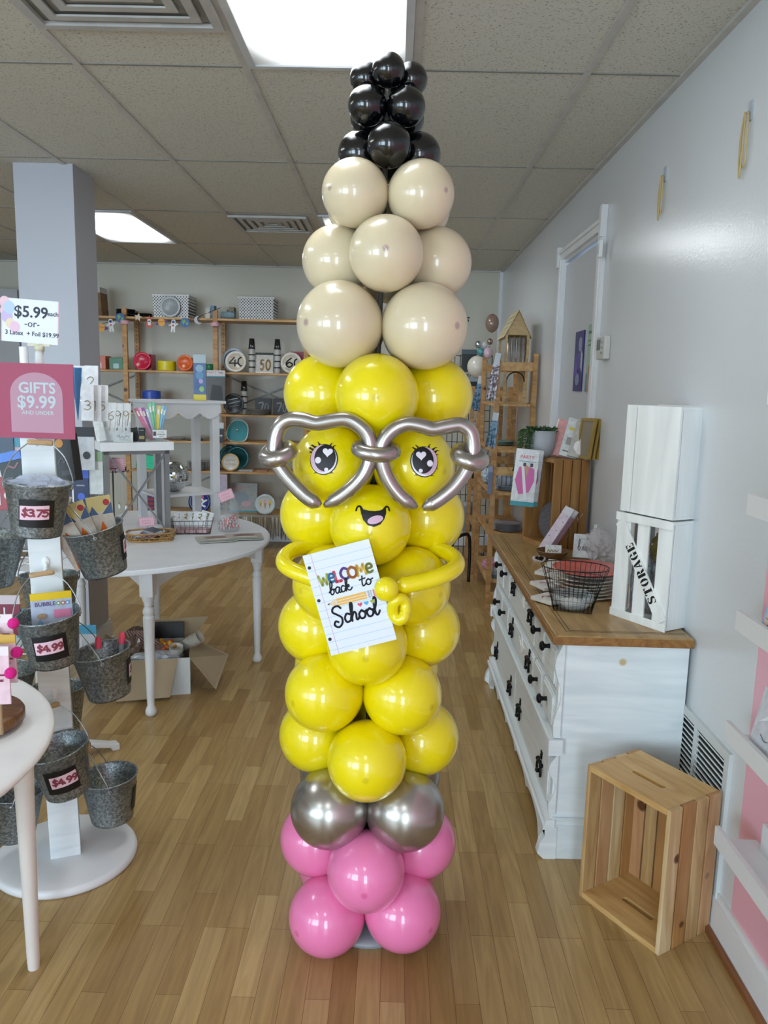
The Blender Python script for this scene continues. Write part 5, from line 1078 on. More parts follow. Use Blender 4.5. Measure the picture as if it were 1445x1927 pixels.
def lbasket(label, x0, x1, h):
    p = Vector(((x0+x1)/2, 7.62, 2.1855)); t = thing('lattice_basket', label, 'basket', p, 0, 'white lattice baskets on the top shelf'); Wd, Dd = x1-x0, .28
    w = M(); w.add([p+Vector(q) for q in ((-Wd/2+.008, -Dd/2+.008, .006), (Wd/2-.008, -Dd/2+.008, .006), (Wd/2, -Dd/2, h), (-Wd/2, -Dd/2, h), (Wd/2-.008, Dd/2-.008, .006), (Wd/2, Dd/2, h), (-Wd/2+.008, Dd/2-.008, .006), (-Wd/2, Dd/2, h))], [(0,1,2,3), (1,4,5,2), (4,6,7,5), (6,0,3,7)]); w.build('lattice_side', lat, t)
    w = M()
    for a, b_ in (((-Wd/2-.005, -Dd/2-.005, h-.008), (Wd/2+.005, -Dd/2+.003, h+.004)), ((-Wd/2-.005, Dd/2-.003, h-.008), (Wd/2+.005, Dd/2+.005, h+.004)), ((-Wd/2-.005, -Dd/2, h-.008), (-Wd/2+.003, Dd/2, h+.004)), ((Wd/2-.003, -Dd/2, h-.008), (Wd/2+.005, Dd/2, h+.004))): w.box(p+Vector(a), p+Vector(b_))
    w.build('rim', latw, t); M().box(p+Vector((-Wd/2+.008, -Dd/2+.008, 0)), p+Vector((Wd/2-.008, Dd/2-.008, .006))).build('base', latw, t)
lbasket('left white lattice basket with a clear plate leaning on its front', X_(290, 7.48), X_(357, 7.48), .205); lbasket('right white lattice basket near the cream balloons', X_(449, 7.48), X_(515, 7.48), .20)
plate('clear scalloped plate leaning on the left lattice basket', ez(X_(321, 7.43), 2.185, 7.47), .095, '#8f9598', '#b9c0c4', 4, gloss=.3, name='clear_plate')
for i, (z, h, c_) in enumerate(((2.1855, .07, '#7a6044'), (2.2556, .075, '#8a6c4c'), (2.3307, .07, '#80664a'), (2.4008, .05, '#c9c6c0'))):
    x0 = X_(178, 7.6); o = M().box((x0, 7.50, z), (x0+.125-.004*i, 7.68, z+h)).build('storage_box', mat(c_, .8)); tag(o, ('bottom brown box', 'second brown box', 'third brown box', 'white box')[i]+' of the little stack beside the pillar on the top shelf', 'box', 'boxes stacked on the top shelf')
plate('stack of black trays beside the left post on the top shelf', ez(X_(240), 2.185), .09, '#1c1e20', n=9, flat_=True, name='tray_stack'); plate('low stack of black round plates on the top shelf', ez(X_(272), 2.185), .085, '#17181a', n=4, flat_=True, name='plate_stack')
for i, (px, c_, wd, h) in enumerate(((392, '#c9c8c4', .045, .10), (401, '#5f8aa8', .035, .125), (423, '#c3c0b6', .05, .09), (436, '#8a7a64', .05, .115))):
    o = M().box((X_(px)-wd/2, 7.55, 2.1855), (X_(px)+wd/2, 7.64, 2.1855+h)).build('boxed_item', mat(c_, .6)); tag(o, ('white carton left of the post', 'narrow blue carton left of the post', 'cream carton right of the post', 'brown arched carton right of the post')[i]+' on the top shelf', 'box')
cup('lying stack of pale blue cups on the top shelf beside the right lattice basket', TR(X_(420), 7.50, 2.2225) @ RY(90), .028, .036, .09, mat('#8ba3b0', .5), None, 5)
M_ = M().box((X_(535)-.1, 7.5, 2.1855), (X_(535)+.12, 7.64, 2.20)).build('flat_box', cardb); tag(M_, 'flat brown box at the right end of the top shelf', 'box')
# second shelf
Z2 = 1.695
def sqstack(label, px, w_, h_, c_, z, Y=7.55, d=.15, grp='coloured plates on the second shelf', skew=0):
    t = thing('wrapped_plates', label, 'plates', group=grp); M().box((-w_/2, -d/2, 0), (w_/2, d/2, h_)).build('plates', mat(c_, .3, var=.08, vs=50), t, .003); M().box((-w_*.2, -d/2-.001, .01), (w_*.2, -d/2, h_*.5)).build('wrapper_fold', mat(c_, .12, var=.2, vs=90), t); t.matrix_basis = TR(ez(X_(px, Y), z, Y)) @ RZ(skew); return t
sqstack('orange wrapped square plates next to the pillar', 192, .13, .125, '#c2552a', Z2); sqstack('green wrapped square plates right of the orange ones', 224, .13, .11, '#1f6b3c', Z2)
sqstack('red wrapped square plates behind the round red pack', 276, .14, .15, '#a81f3a', Z2, 7.62); plate('round red wrapped plate pack on the second shelf', ez(X_(269, 7.5), Z2, 7.5), .083, '#c01f40', '#d02a4a', 6, marks=(('#e87a8c', 'l', (.02, ((-.5,-.3),(-.3,-.5),(-.35,-.2)))),))
t = thing('plate_stack', 'upright drum of yellow wrapped plates on the second shelf', 'plates', ez(X_(314), Z2)); M().lathe([(0, 0), (.085, 0)]+[(.088-.002*(k % 2), .006*k) for k in range(1, 16)]+[(0, .09)], 32, t.location, cap=False).build('plates', mat('#d9c81a', .3), t)
sqstack('orange wrapped square plates behind the round orange pack', 352, .11, .13, '#c8551f', Z2, 7.62); plate('round orange wrapped plate pack on the second shelf', ez(X_(349, 7.5), Z2, 7.5), .075, '#d8602a', '#e06a30', 6); 
t = thing('plate_stack', 'drum of green wrapped plates left of the middle post', 'plates', ez(X_(396), Z2)); M().lathe([(0, 0), (.06, 0), (.062, .07), (0, .075)], 32, t.location, cap=False).build('plates', mat('#1f7a48', .3), t)
def easel(p, w_=.09, name='plate_stand'):
    t = thing(name, 'small wooden plate easel', 'easel'); return t
plate('large blue-edged silver plate behind the 40 plate', ez(X_(440, 7.6), Z2, 7.62), .115, '#3c5070', '#b9c4d2', 8, gloss=.35)
plate('cream round plate printed with a black 40 on the second shelf', ez(X_(444, 7.5), Z2, 7.50), .098, '#c9bfae', '#e6e2da', 8, marks=(('#c98a84', 'e', (-.45,.5,.14,.14)), ('#c99a84', 'e', (.45,.55,.14,.14)), ('#1c1c20', 's', ('40', -.68, -.4, .85, .07))))
CUPM = mat('#b9b9b6', .35); CUPB = mat('#151517', .35)
def cupcol(label, px, z, n, Y=7.52):
    t = thing('cup_tower', label, 'cups', ez(X_(px, Y), z, Y), 0, 'towers of black and white cups'); p = t.location
    for k in range(n): M().lathe([(.030, 0), (.030, .046)], 24, p+Vector((0, 0, .058*k))).build('cup', CUPM, t); M().lathe([(.032, .046), (.032, .058)], 24, p+Vector((0, 0, .058*k))).build('band', CUPB, t)
    M().lathe([(.032, 0), (.024, .085), (.001, .085)], 24, p+Vector((0, 0, .058*n))).build('top_cup', mat('#26262a', .12, coat=.6), t)
cupcol('cup tower between the 40 plate and the 50 pack', 474, Z2, 4); cupcol('cup tower between the 50 pack and the 60 plate', 522, Z2, 4)
pack('napkin_pack', 'clear pack of napkins printed with a gold 50', 'packet', .17, .19, '#c9c6be', TR(ez(X_(498), Z2, 7.53)) @ RX(-6), .02, '#1b2a26', .02, marks=(('#c9a878', 'l', (.05, [(-.22+.2*x, .15+.5*y) for x, y in D5])), ('#c9a878', 'l', (.05, [(.08+.28*x, .15+.5*y) for x, y in GL['0'][1][0][1]])), ('#e6e6e4', 'r', (-.5, 0, .5, .05))))
plate('cream round plate printed with a black 60, half behind the yellow balloon', ez(X_(548, 7.5), Z2, 7.5), .098, '#c2b8a6', '#ded8cc', 8, marks=(('#1c1c20', 's', ('60', -.6, -.4, .85, .07)),))
o = M().box((X_(548, 7.62), 7.60, Z2+.0005), (X_(575, 7.62), 7.66, Z2+.21)).build('gift_box', mat('#a03a50', .4)); tag(o, 'raspberry box behind the 60 plate', 'box')
# third shelf
Z3 = 1.30
t = thing('plate_stack', 'stack of deep blue plates seen above the scalloped stand', 'plates', ez(X_(284), Z3)); M().lathe([(0, 0), (.085, 0)]+[(.088-.003*(k % 2), .01*k) for k in range(1, 21)]+[(0, .21)], 32, t.location, cap=False).build('plates', mat('#2f4fae', .35), t)
plate('black round plate pack with silver glints on the third shelf', ez(X_(440, 7.5), Z3, 7.5), .098, '#16181a', '#2a2c30', 6, gloss=.35, marks=(('#b9bcc0', 'l', (.03, ((-.6,.35),(.5,.6)))), ('#b9bcc0', 'l', (.02, ((-.5,.0),(.6,.3)))), ('#8d9094', 'l', (.02, ((-.4,-.3),(.5,-.1))))))
cupcol('cup tower on the third shelf right of the black plate', 459, Z3, 4, 7.62)
plate('stack of grey plates on the third shelf', ez(X_(484, 7.5), Z3, 7.5), .11, '#8f8a82', n=7, flat_=True, name='plate_stack')
for i, px in enumerate((495, 529)): pack('napkin_pack', ('left', 'right')[i]+' black foil pack printed with a silver 70 on the third shelf', 'packet', .155, .155, '#1d1f22', TR(ez(X_(px, 7.66), Z3, 7.66)) @ RX(-5), None, th=.03, gloss=.35, group='black 70 packs', marks=(('#9da0a4', 'l', (.035, ((-.25,.7),(.02,.7),(-.15,.2)))), ('#9da0a4', 'l', (.03, [(.1+.25*x, .2+.5*y) for x, y in GL['0'][1][0][1]]))))
# fourth, fifth, sixth shelves
Z4, Z5, Z6 = 1.04, .755, .34
t = thing('leaf_plate', 'teal leaf-shaped plate with a silver knob on the fourth shelf', 'plate'); P = catc([(-.1, .02), (-.105, -.06), (-.06, -.1), (.06, -.1), (.1, -.04), (.1, .05), (.05, .1), (-.04, .1)], 5)
M().prism([(x, y) for x, y in P], 0, .008, RX(90)).build('plate', mat('#dfe3e2', .25), t); M().prism([(x*.93, y*.93) for x, y in P], .008, .010, RX(90)).build('glaze', mat('#2f8f9a', .2), t); M().sphere((0, -.016, .01), .014, 14, 10).build('knob', chrome, t); t.matrix_basis = TR(ez(X_(446, 7.55), Z4, 7.55)) @ RX(-8) @ TR(0, 0, .1)
plate('large dark teal round plate on the fifth shelf', ez(X_(446, 7.62), Z5, 7.62), .118, '#1d5a5e', '#2a7074', 8, gloss=.2); plate('second dark teal plate behind it on the fifth shelf', ez(X_(433, 7.68), Z5, 7.68), .118, '#17484c', '#225c60', 8, gloss=.2)
plate('white happy birthday plate with a gold rim on the fifth shelf', ez(X_(433, 7.5), Z5, 7.5), .084, '#cfcfca', '#c9a86a', 8, marks=(('#b99a5c', 't', ('HAPPY', 0, .2, .38)), ('#b99a5c', 't', ('birthday', 0, -.2, .36))))
pack('flat_packet', 'small flat packet lying on the fifth shelf right of the teal plates', 'packet', .14, .1, '#a9a6a2', TR(ez(X_(462), Z5+.004, 7.5)) @ RX(-88), None, th=.02); pack('flat_packet', 'copper coloured packet at the right end of the fifth shelf', 'packet', .1, .1, '#a8765c', TR(ez(X_(494), Z5+.004, 7.5)) @ RX(-88), None, th=.02)
plate('low stack of white plates left on the fourth shelf', ez(X_(332), Z4), .09, '#a9a8a2', n=3, flat_=True, name='plate_stack'); plate('low stack of white plates right on the fourth shelf', ez(X_(366), Z4), .09, '#a39f98', n=3, flat_=True, name='plate_stack')
plate('tall stack of white scalloped plates on the fifth shelf seen through the stand', ez(X_(372, 7.55, 880), Z5), .10, '#b9b8b4', n=11, flat_=True, name='plate_stack')
for i, c_ in enumerate(('#3ac98a', '#3a7ad0', '#c95ab0', '#d8d24a', '#5ad0d0', '#3ad0a0')):
    t = pack('holographic_plate', ('backmost green', 'blue', 'violet', 'lemon', 'aqua', 'front green')[i]+' holographic plate on the fifth shelf behind the cube stand', 'plate', .13, .13, c_, TR(ez(X_(266+4*i, 7.6, 870), Z5, 7.62-.022*i)) @ RX(-12) @ RY(6), None, th=.003, gloss=.1, group='holographic plates')
t = thing('plate_drum', 'stack of red and navy striped napkins on the lowest shelf', 'napkins', ez(X_(280, 7.55, 950), Z6))
for k in range(14): M().box(t.location+Vector((-.09, -.07, .014*k)), t.location+Vector((.09, .07, .014*k+.013))).build('napkin', mat(('#8f2434', '#2a3058', '#a33040')[k % 3], .5, var=0), t)
plate('pirate plate with a white skull and crossbones on deep blue on the lowest shelf', ez(X_(376, 7.5, 930), Z6, 7.5), .108, '#1f2f8a', '#17205c', 6, marks=(('#e6e6e6', 'l', (.08, ((-.6,-.45),(.6,.15)))), ('#e6e6e6', 'l', (.08, ((-.6,.1),(.6,-.5)))), ('#eceaea', 'e', (0,.05,.36,.32)), ('#eceaea', 'e', (0,-.25,.2,.18)), ('#14141c', 'e', (-.14,.02,.1,.09)), ('#14141c', 'e', (.14,.02,.1,.09)), ('#c02838', 'p', ((-.4,.3),(.4,.3),(.3,.6),(-.3,.6)))))
pack('party_tray', 'large clear pack with a grey party print on the lowest shelf', 'packet', .27, .29, '#9a9a98', TR(ez(X_(457, 7.55, 930), Z6, 7.58)) @ RX(-5), None, th=.02, gloss=.35, marks=(('#c98a84', 't', ('PARTY', -.1, .82, .16)), ('#2f8a96', 'r', (-.5, .02, .5, .07)), ('#7f8a96', 'e', (-.05, .5, .25, .2)), ('#b99aa0', 'e', (.1, .3, .18, .1))))
plate('round plate printed with ice cream cones on the lowest shelf', ez(X_(499, 7.5, 950), Z6, 7.5), .098, '#ccd2d0', '#bfcfd4', 8, marks=(('#c9b04a', 'e', (-.45,.2,.15,.18)), ('#d8a0a8', 'e', (0,.25,.17,.2)), ('#d8b84a', 'e', (.45,.2,.15,.18)), ('#b08a58', 'p', ((-.58,.1),(-.32,.1),(-.45,-.4))), ('#b08a58', 'p', ((-.15,.1),(.15,.1),(0,-.5))), ('#b08a58', 'p', ((.32,.1),(.58,.1),(.45,-.4)))))
t = thing('pegged_packet', 'PARTY packet with a dark fringe hanging on the middle shelving post', 'packet'); t.matrix_basis = TR(at(408, 757, 7.40))
bpy.data.objects.remove(t)
pack('party_packet', 'PARTY packet of dark confetti hanging left of the black plate', 'packet', .17, .29, '#4a4644', face(407, 756, 7.39), .055, '#d0cfd2', .012, gloss=.35, marks=(('#c97a84', 't', ('PARTY', -.22, .93, .17)), ('#3f8fa6', 'r', (-.5, .79, .5, .82)), ('#1d1c1e', 'p', ((-.35,.02),(.4,.05),(.3,.5),(-.2,.55))), ('#202024', 't', ('Happy', .28, .93, .1))))
pack('banner_pack', 'black banner packet showing white letters APP on the shelving post', 'packet', .085, .19, '#161618', face(413, 833, 7.40), .06, '#c9c9cc', .01, marks=(('#dcdcdc', 't', ('APP', 0, .32, .42)), ('#3f8fa6', 'r', (-.5, .69, .5, .72))))
pack('party_packet', 'lilac PARTY packet hanging low on the middle shelving post', 'packet', .10, .19, '#b9b0c4', face(418, 930, 7.40), None, '#c9c9cc', .01, marks=(('#2f8a96', 'r', (-.5, .0, .5, .1)), ('#c97a84', 't', ('PARTY', 0, .86, .2))))
pack('mermaid_packet', 'tall blue and yellow sequin packet standing on top of the scalloped stand', 'packet', .075, .27, '#24508c', T1 @ TR(.30, .05, AH+.017) @ RZ(-38), .05, '#aebcc2', .012, gloss=.35,
     marks=(('#d8c21a', 'r', (-.5, 0, .5, .13)), ('#4f86ae', 'e', (.0, .55, .3, .1)), ('#2a4f8f', 'e', (-.2, .35, .2, .12)), ('#8ab85a', 'e', (.15, .25, .2, .06)), ('#b09ac4', 'e', (.1, .42, .18, .05)),  ('#7f9fb4', 'e', (0, .7, .32, .08))))
# garland and fringe
gr = thing('space_garland', 'space garland of rockets, planets and astronauts strung across the back shelving', 'garland', (-2.2, 7.43, 2.0))
GP = [(150, 632), (184, 613), (208, 604), (226, 597), (241, 590), (262, 594), (280, 602), (318, 603), (345, 603), (372, 597), (395, 587), (415, 579)]
M().tube([at(x, y, 7.425) for x, y in GP], .003, 6).build('string', black, gr)
def cut(px, py, s, parts, name, rot=0):
    T = TR(at(px, py, 7.415)) @ RY(rot); par = None; y = 0
    for c_, P in parts:
        w = M(); w.T = T @ TR(0, -y, 0) @ RX(90); w.prism([(a*s, b_*s) for a, b_ in P], -.002, .002) if par is None else w.flat([(a*s, b_*s) for a, b_ in P], lambda u, v: (u, v, .0028+y)); w.T = None
        o = w.build(name if par is None else 'print', mat(c_, .5, var=0), gr if par is None else par); par = par or o; y += .0006
astro = [('#d8d8da', [(-.35,-1),(-.1,-1),(0,-.4),(.1,-1),(.35,-1),(.3,-.1),(.75,.3),(.65,.5),(.3,.25),(.35,.5),(.3,.85),(0,1),(-.3,.85),(-.35,.5),(-.3,.25),(-.75,.1),(-.7,-.1),(-.3,0)]), ('#26427a', ell(0, .6, .24, .22, 14)), ('#b8403a', [(-.15,-.1),(.15,-.1),(.15,.15),(-.15,.15)])]
earth = [('#2a62a0', ell(0, 0, .85, .85, 20)), ('#7aa05a', [(-.5,.3),(-.1,.6),(.2,.2),(-.1,-.1),(-.3,-.5)]), ('#7aa05a', ell(.4, -.2, .2, .3, 10))]
planet = [('#4a3a7a', ell(0, 0, 1.1, .35, 20, .3)), ('#d99a3c', ell(0, .05, .62, .62, 20)), ('#b8742c', [(-.6,-.05),(.6,.15),(.6,.28),(-.6,.1)])]
rocket = [('#c84a3a', [(-.5,-.6),(-.2,-.9),(0,-.6),(.2,-.9),(.5,-.6),(.35,.3),(0,1),(-.35,.3)]), ('#dcdcdc', [(-.22,-.5),(.22,-.5),(.22,.4),(-.22,.4)]), ('#2a3a6a', ell(0, .1, .14, .14, 12))]
star = [('#c4b8a0', [(math.sin(PI*k/5)*(.9 if k % 2 == 0 else .42), math.cos(PI*k/5)*(.9 if k % 2 == 0 else .42)) for k in range(10)])]
moon = [('#a9b2bc', [(.2+.8*math.cos(a)-.3, .8*math.sin(a)) for a in [PI*.35+PI*1.3*i/14 for i in range(15)]]+[(.35+.55*math.cos(a)-.1, .62*math.sin(a)) for a in [PI*1.6-PI*1.2*i/10 for i in range(11)]])]
for px, py, s, P, nm, ro in ((190, 617, .062, planet, 'planet_cutout', 20), (209, 612, .058, astro, 'astronaut_cutout', -6), (226, 598, .05, earth, 'earth_cutout', 0), (260, 597, .045, star, 'star_cutout', 12), (281, 606, .06, rocket, 'rocket_cutout', 0), (304, 607, .055, planet, 'planet_cutout', 0), (326, 613, .058, astro, 'astronaut_cutout', 4), (348, 607, .05, earth, 'earth_cutout', 0), (374, 602, .048, moon, 'moon_cutout', -20), (391, 594, .04, star, 'star_cutout', 0)): cut(px, py, s, P, nm, ro)
random.seed(4); fgx0, fgx1 = X_(425, 7.42, 990), -.80
fg = thing('foil_fringe', 'silver foil fringe curtain hanging under the lowest back shelf', 'garland', ((fgx0+fgx1)/2, 7.43, .33)); M().box((fgx0, 7.425, .325), (fgx1, 7.43, .345)).build('header_strip', mat('#8f8a82', .3, .7), fg)
w = M(); x = fgx0
while x < fgx1:
    dx = random.uniform(-.01, .01); z0 = random.uniform(.10, .16); y0 = 7.427+random.uniform(-.012, .01); a = random.uniform(-.5, .5)*.006
    w.add([(x, 7.427, .33), (x+.006, 7.427+a, .33), (x+.006+dx, y0+a*2, z0), (x+dx, y0-a*2, z0)], [(0, 1, 2, 3)]); x += .0065
o = w.build('fringe', mat('#b0a99c', .2, .9), fg); o['kind'] = 'stuff'
# wire grid wall and dark pieces at the back right
gw = thing('grid_rack', 'black wire grid rack with hanging goods in the far right corner', 'display rack', (.45, 7.6, 0)); w = M()
gx0, gx1 = at(845, 700, 7.3).x, at(925, 700, 7.3).x
for k in range(9): x = gx0+(gx1-gx0)*k/8; w.tube([(x, 7.3, .02), (x, 7.3, 1.9)], .0035, 6)
for k in range(20): w.tube([(gx0, 7.3, .02+.0985*k), (gx1, 7.3, .02+.0985*k)], .0035, 6)
w.build('wire_grid', black, gw); w = M()
for x in (gx0, gx1): w.tube([(x, 7.15, .0), (x, 7.15, .015), (x, 7.3, .02), (x, 7.45, .015), (x, 7.45, 0)], .008, 8)
w.build('foot', black, gw)
for i, (px, py, w_, h_, c1, c2) in enumerate(((882, 700, .14, .20, '#23282a', '#4a5a60'), (868, 735, .12, .15, '#2c2f33', '#3a5a66'), (893, 735, .14, .12, '#1b1f22', '#8a9aa0'), (880, 900, .14, .3, '#2c2c30', '#8f2a34'), (884, 1000, .14, .28, '#8b8f94', '#b9bcc0'))):
    pack('hanging_goods', ('dark framed packet', 'black packet with a slate header', 'black packet with a pale header', 'charcoal packet with a red header', 'grey packet with a pale header')[i]+' on the black grid rack', 'packet', w_, h_, c1, face(px, py, 7.26), .04, c2, .02, group='goods on the grid rack')
t = thing('wall_lettering', "black script lettering ending in 's on the back wall behind the balloons", 'lettering', at(876, 600, 7.86)); bm = M(); p0 = at(876, 600, 7.872)
strokes(bm, 'rS', -.14, -.02, .07, .009, lambda a, b_: p0+Vector((a, 0, b_)))
M().box(at(840, 602, 7.878)+Vector((-.01, .0, -.03)), at(840, 602, 7.878)+Vector((.01, -.004, .03))) if False else None
bm = M(); text(bm, "'s", .11, lambda a, b_: p0+Vector((a, 0, b_)), .02, shear=.3); bm.build('letters', ink, t)
# ------------------------------------------------------------------ pine racks along the right wall
def rack(label, x0, x1, y0, y1, H_, shelves, rungs):
    t = thing('pine_rack', label, 'shelving', ((x0+x1)/2, (y0+y1)/2, 0), 0, None)
    for x in (x0, x1):
        for y in (y0, y1): M().box((x-.016, y-.022, 0), (x+.016, y+.022, H_)).build('post', shelfwood, t)
    for y in (y0, y1):
        for z in rungs: M().box((x0+.016, y-.009, z-.03), (x1-.016, y+.009, z+.03)).build('rung', shelfhy, t)
    for z in shelves: M().box((x0-.014, y0+.022, z-.018), (x1+.014, y1-.022, z)).build('shelf_board', grain('shelf_y_%d' % int(z*100), '#a87a48', '#d0a870', (14, 3, 14), .5), t)
    return t
rack('pine ladder rack against the right wall, far side of the dresser', .715, .975, 5.60, 6.48, 1.85, (1.50, 1.17, .86, .56, .21), (1.76, 1.02, .10))
rack('shorter pine rack behind the tall one in the far right corner', .705, .965, 6.66, 7.20, 1.62, (1.48, 1.12, .78, .44), (1.56, .7, .12))
R5 = lambda x, y, z: Vector((x, y, z+.0005))
# little wooden house on the top shelf
hs = thing('display_house', 'little wooden shingled house of bubble tubes standing on the pine rack', 'display house', (.86, 5.86, 1.50)); hm = grain('plywood', '#a98a5e', '#c9ab7c', (4, 4, 16), .6)
hx0, hx1, hy0, hy1 = .765, .935, 5.66, 6.02; zt = 1.98; hz0 = 1.5005; apex = 2.145; hxc = (hx0+hx1)/2
for y in (hy0, hy1-.01):
    w = M(); a = [(hx0, y, zt), (hx1, y, zt), (hxc, y, apex)]; b_ = [(x_, y+.01, z_) for x_, y_, z_ in a]; w.add(a+b_, [(0, 1, 2), (5, 4, 3), (0, 3, 4, 1), (1, 4, 5, 2), (2, 5, 3, 0)]); w.build('gable_wall', hm, hs)
    w = M(); w.box((hx0, y, hz0), (hx0+.018, y+.01, zt-.0005)); w.box((hx1-.018, y, hz0), (hx1, y+.01, zt-.0005)); w.box((hx0+.018, y+.0005, 1.73), (hx1-.018, y+.0095, 1.78)); w.build('post_frame', hm, hs)
w = M(); w.box((hx0+.001, hy0+.01, 1.73), (hx0+.006, hy1-.01, 1.76)); w.box((hx0+.001, hy0+.01, 1.95), (hx0+.006, hy1-.01, zt)); w.box((hx1-.006, hy0+.01, hz0), (hx1-.001, hy1-.01, zt)); w.box((hx0+.007, hy0+.01, hz0), (hx1-.007, hy1-.01, hz0+.006)); w.box((hx0+.007, hy0+.01, 1.742), (hx1-.007, hy1-.01, 1.75)); w.build('side_wall', hm, hs)
for s in (-1, 1):
    for k in range(5):
        f0, f1 = k/5, (k+1.25)/5; f1 = min(f1, 1.12); x0_, z0_ = hxc+s*(hx1-hxc)*1.14*f0, apex-(apex-zt)*1.14*f0+.006; x1_, z1_ = hxc+s*(hx1-hxc)*1.14*f1, apex-(apex-zt)*1.14*f1+.014
        w = M(); a, b_ = Vector((x0_, hy0-.02, z0_)), Vector((x1_, hy0-.02, z1_)); y_ = Vector((0, hy1-hy0+.04, 0)); nrm = (b_-a).cross(y_).normalized()*.005*(-1 if s > 0 else 1); nrm.z = abs(nrm.z)
        w.add([a, b_, b_+y_, a+y_, a+nrm, b_+nrm, b_+y_+nrm, a+y_+nrm], [(0,1,2,3),(7,6,5,4),(0,4,5,1),(1,5,6,2),(2,6,7,3),(3,7,4,0)]); w.build('shingle_row', mat('#c9bb96', .7), hs)
w = M(); w.ribbon([(hxc+.062*math.cos(a), 1.66+.062*math.sin(a)) for a in [PI*i/14 for i in range(15)]]+[(hxc-.062, 1.51)], .004, lambda u, v: (u, hy0-.001, v)); w.ribbon([(hxc+.062, 1.66), (hxc+.062, 1.51)], .004, lambda u, v: (u, hy0-.001, v)); w.build('arch_trim', hm, hs)
for i in range(4):
    p = Vector((hx0+.035+.034*i, 5.70, 1.7505)); t = thing('bubble_tube', ('leftmost', 'second', 'third', 'rightmost')[i]+' silvery tube in the window of the wooden house', 'tube', p, 0, 'silvery tubes in the wooden house'); M().lathe([(.0145, 0), (.0145, .215), (.001, .218)], 18, p).build('tube', mat('#a9a5a0', .25, .3, c2='#8a7a6c', vs=14), t); M().lathe([(.015, 0), (.015, .012)], 18, p).build('cap', chrome, t)
def tassel(label, px, py, Y, h, c1, c2, grp='tassel packs on the pine rack'):
    t = thing('tassel_pack', label, 'tassel', group=grp); w = M(); random.seed(int(px))
    for k in range(16):
        x = -.022+.044*k/15; w.add([(x-.002, -.004, h*.75), (x+.002, -.004, h*.75), (x*1.5+.0025, -.006+random.uniform(-.008, .008), random.uniform(0, .03)), (x*1.5-.0025, -.006, random.uniform(0, .03))], [(0, 1, 2, 3)])
    w.box((-.024, -.006, h*.55), (.024, 0, h*.78)); w.build('fringe', mat(c1, .4, .3, c2=c2, vs=60, lo=.45, hi=.55), t); M().box((-.02, -.003, h*.75), (.02, .0, h)).build('header_card', mat('#cfd3da', .5, var=0), t); t.matrix_basis = face(px, py, Y, 0) @ RY(8); return t
tassel('white and mauve tassel pack hanging beside the wooden house', 921, 756, 5.56, .34, '#6d5a5e', '#c9c4cc'); tassel('blue tassel pack hanging on the left of the pine racks', 893, 775, 6.60, .30, '#6f93b0', '#3c5568'); tassel('teal and blue tassel pack hanging on the near post of the pine rack', 921, 845, 5.56, .26, '#7f9fb8', '#4a6478')
pack('blue_garland_pack', 'long slate blue packet hanging low on the near rack post', 'packet', .03, .20, '#6f7898', face(921, 930, 5.56), .04, '#8f98b8', .01)
# goods on the pine rack shelves
for i, (x, y, z, r, n, c_, lb_) in enumerate(((.86, 5.76, .56, .105, 8, '#a7a5ac', 'tall pile of grey and pink plates, fourth shelf of the pine rack'), (.86, 5.80, .86, .10, 4, '#9fb0bd', 'pale blue plates on the third shelf of the pine rack'), (.80, 6.05, .56, .07, 3, '#9a8560', 'small brass-toned dishes behind the tall plate pile'), (.84, 6.15, .86, .08, 6, '#b9c4cf', 'pale plates at the back of the third shelf'), (.85, 6.1, 1.17, .09, 4, '#7f9a90', 'sage plates on the second shelf of the pine rack'))):
    plate(lb_, R5(x, y, z), r, c_, n=n, flat_=True, name='plate_stack')
w = M(); cc_ = R5(.86, 5.74, .9+.0); t = thing('striped_lantern', 'striped silver paper drum above the blue plates on the pine rack', 'paper drum', R5(.86, 5.74, .892))
M().tube([(.775, 5.74, .895+.05), (.945, 5.74, .945)], .05, 24).build('drum', mat('#a3adba', .35), t)
for k in range(5): M().tube([(.787+.033*k, 5.74, .945), (.795+.033*k, 5.74, .945)], .0515, 24).build('stripe', mat('#6d7488', .35, var=0), t)
for i in range(4): o = M().box((.75, 5.66+.0*i, .2105+.03*i), (.94-.01*i, 5.86, .2105+.03*i+.028)).build('folded_cloth', mat(('#5f7078', '#8f979c', '#b9b4bc', '#c98aa6')[i], .7)); tag(o, ('slate', 'grey', 'pale lilac', 'pink')[i]+' folded pack in the pile on the lowest shelf of the pine rack', 'cloth', 'folded packs on the lowest rack shelf')
film('pink_tissue', 'crumpled pink tissue on the lowest rack shelf, nearest the aisle', 'tissue', TR(.76, 6.0, .245), .05, .08, .04, '#cf8fae', 21, alpha=1.0); film('white_bag', 'crumpled pale bag on the third rack shelf, nearest the aisle', 'bag', TR(.74, 6.2, .92), .04, .08, .06, '#b9c9d4', 22, alpha=1.0)
o = M().box((.74, 5.9, 1.1705), (.92, 6.1, 1.19)).build('tray', mat('#7f9488', .5)) if False else None
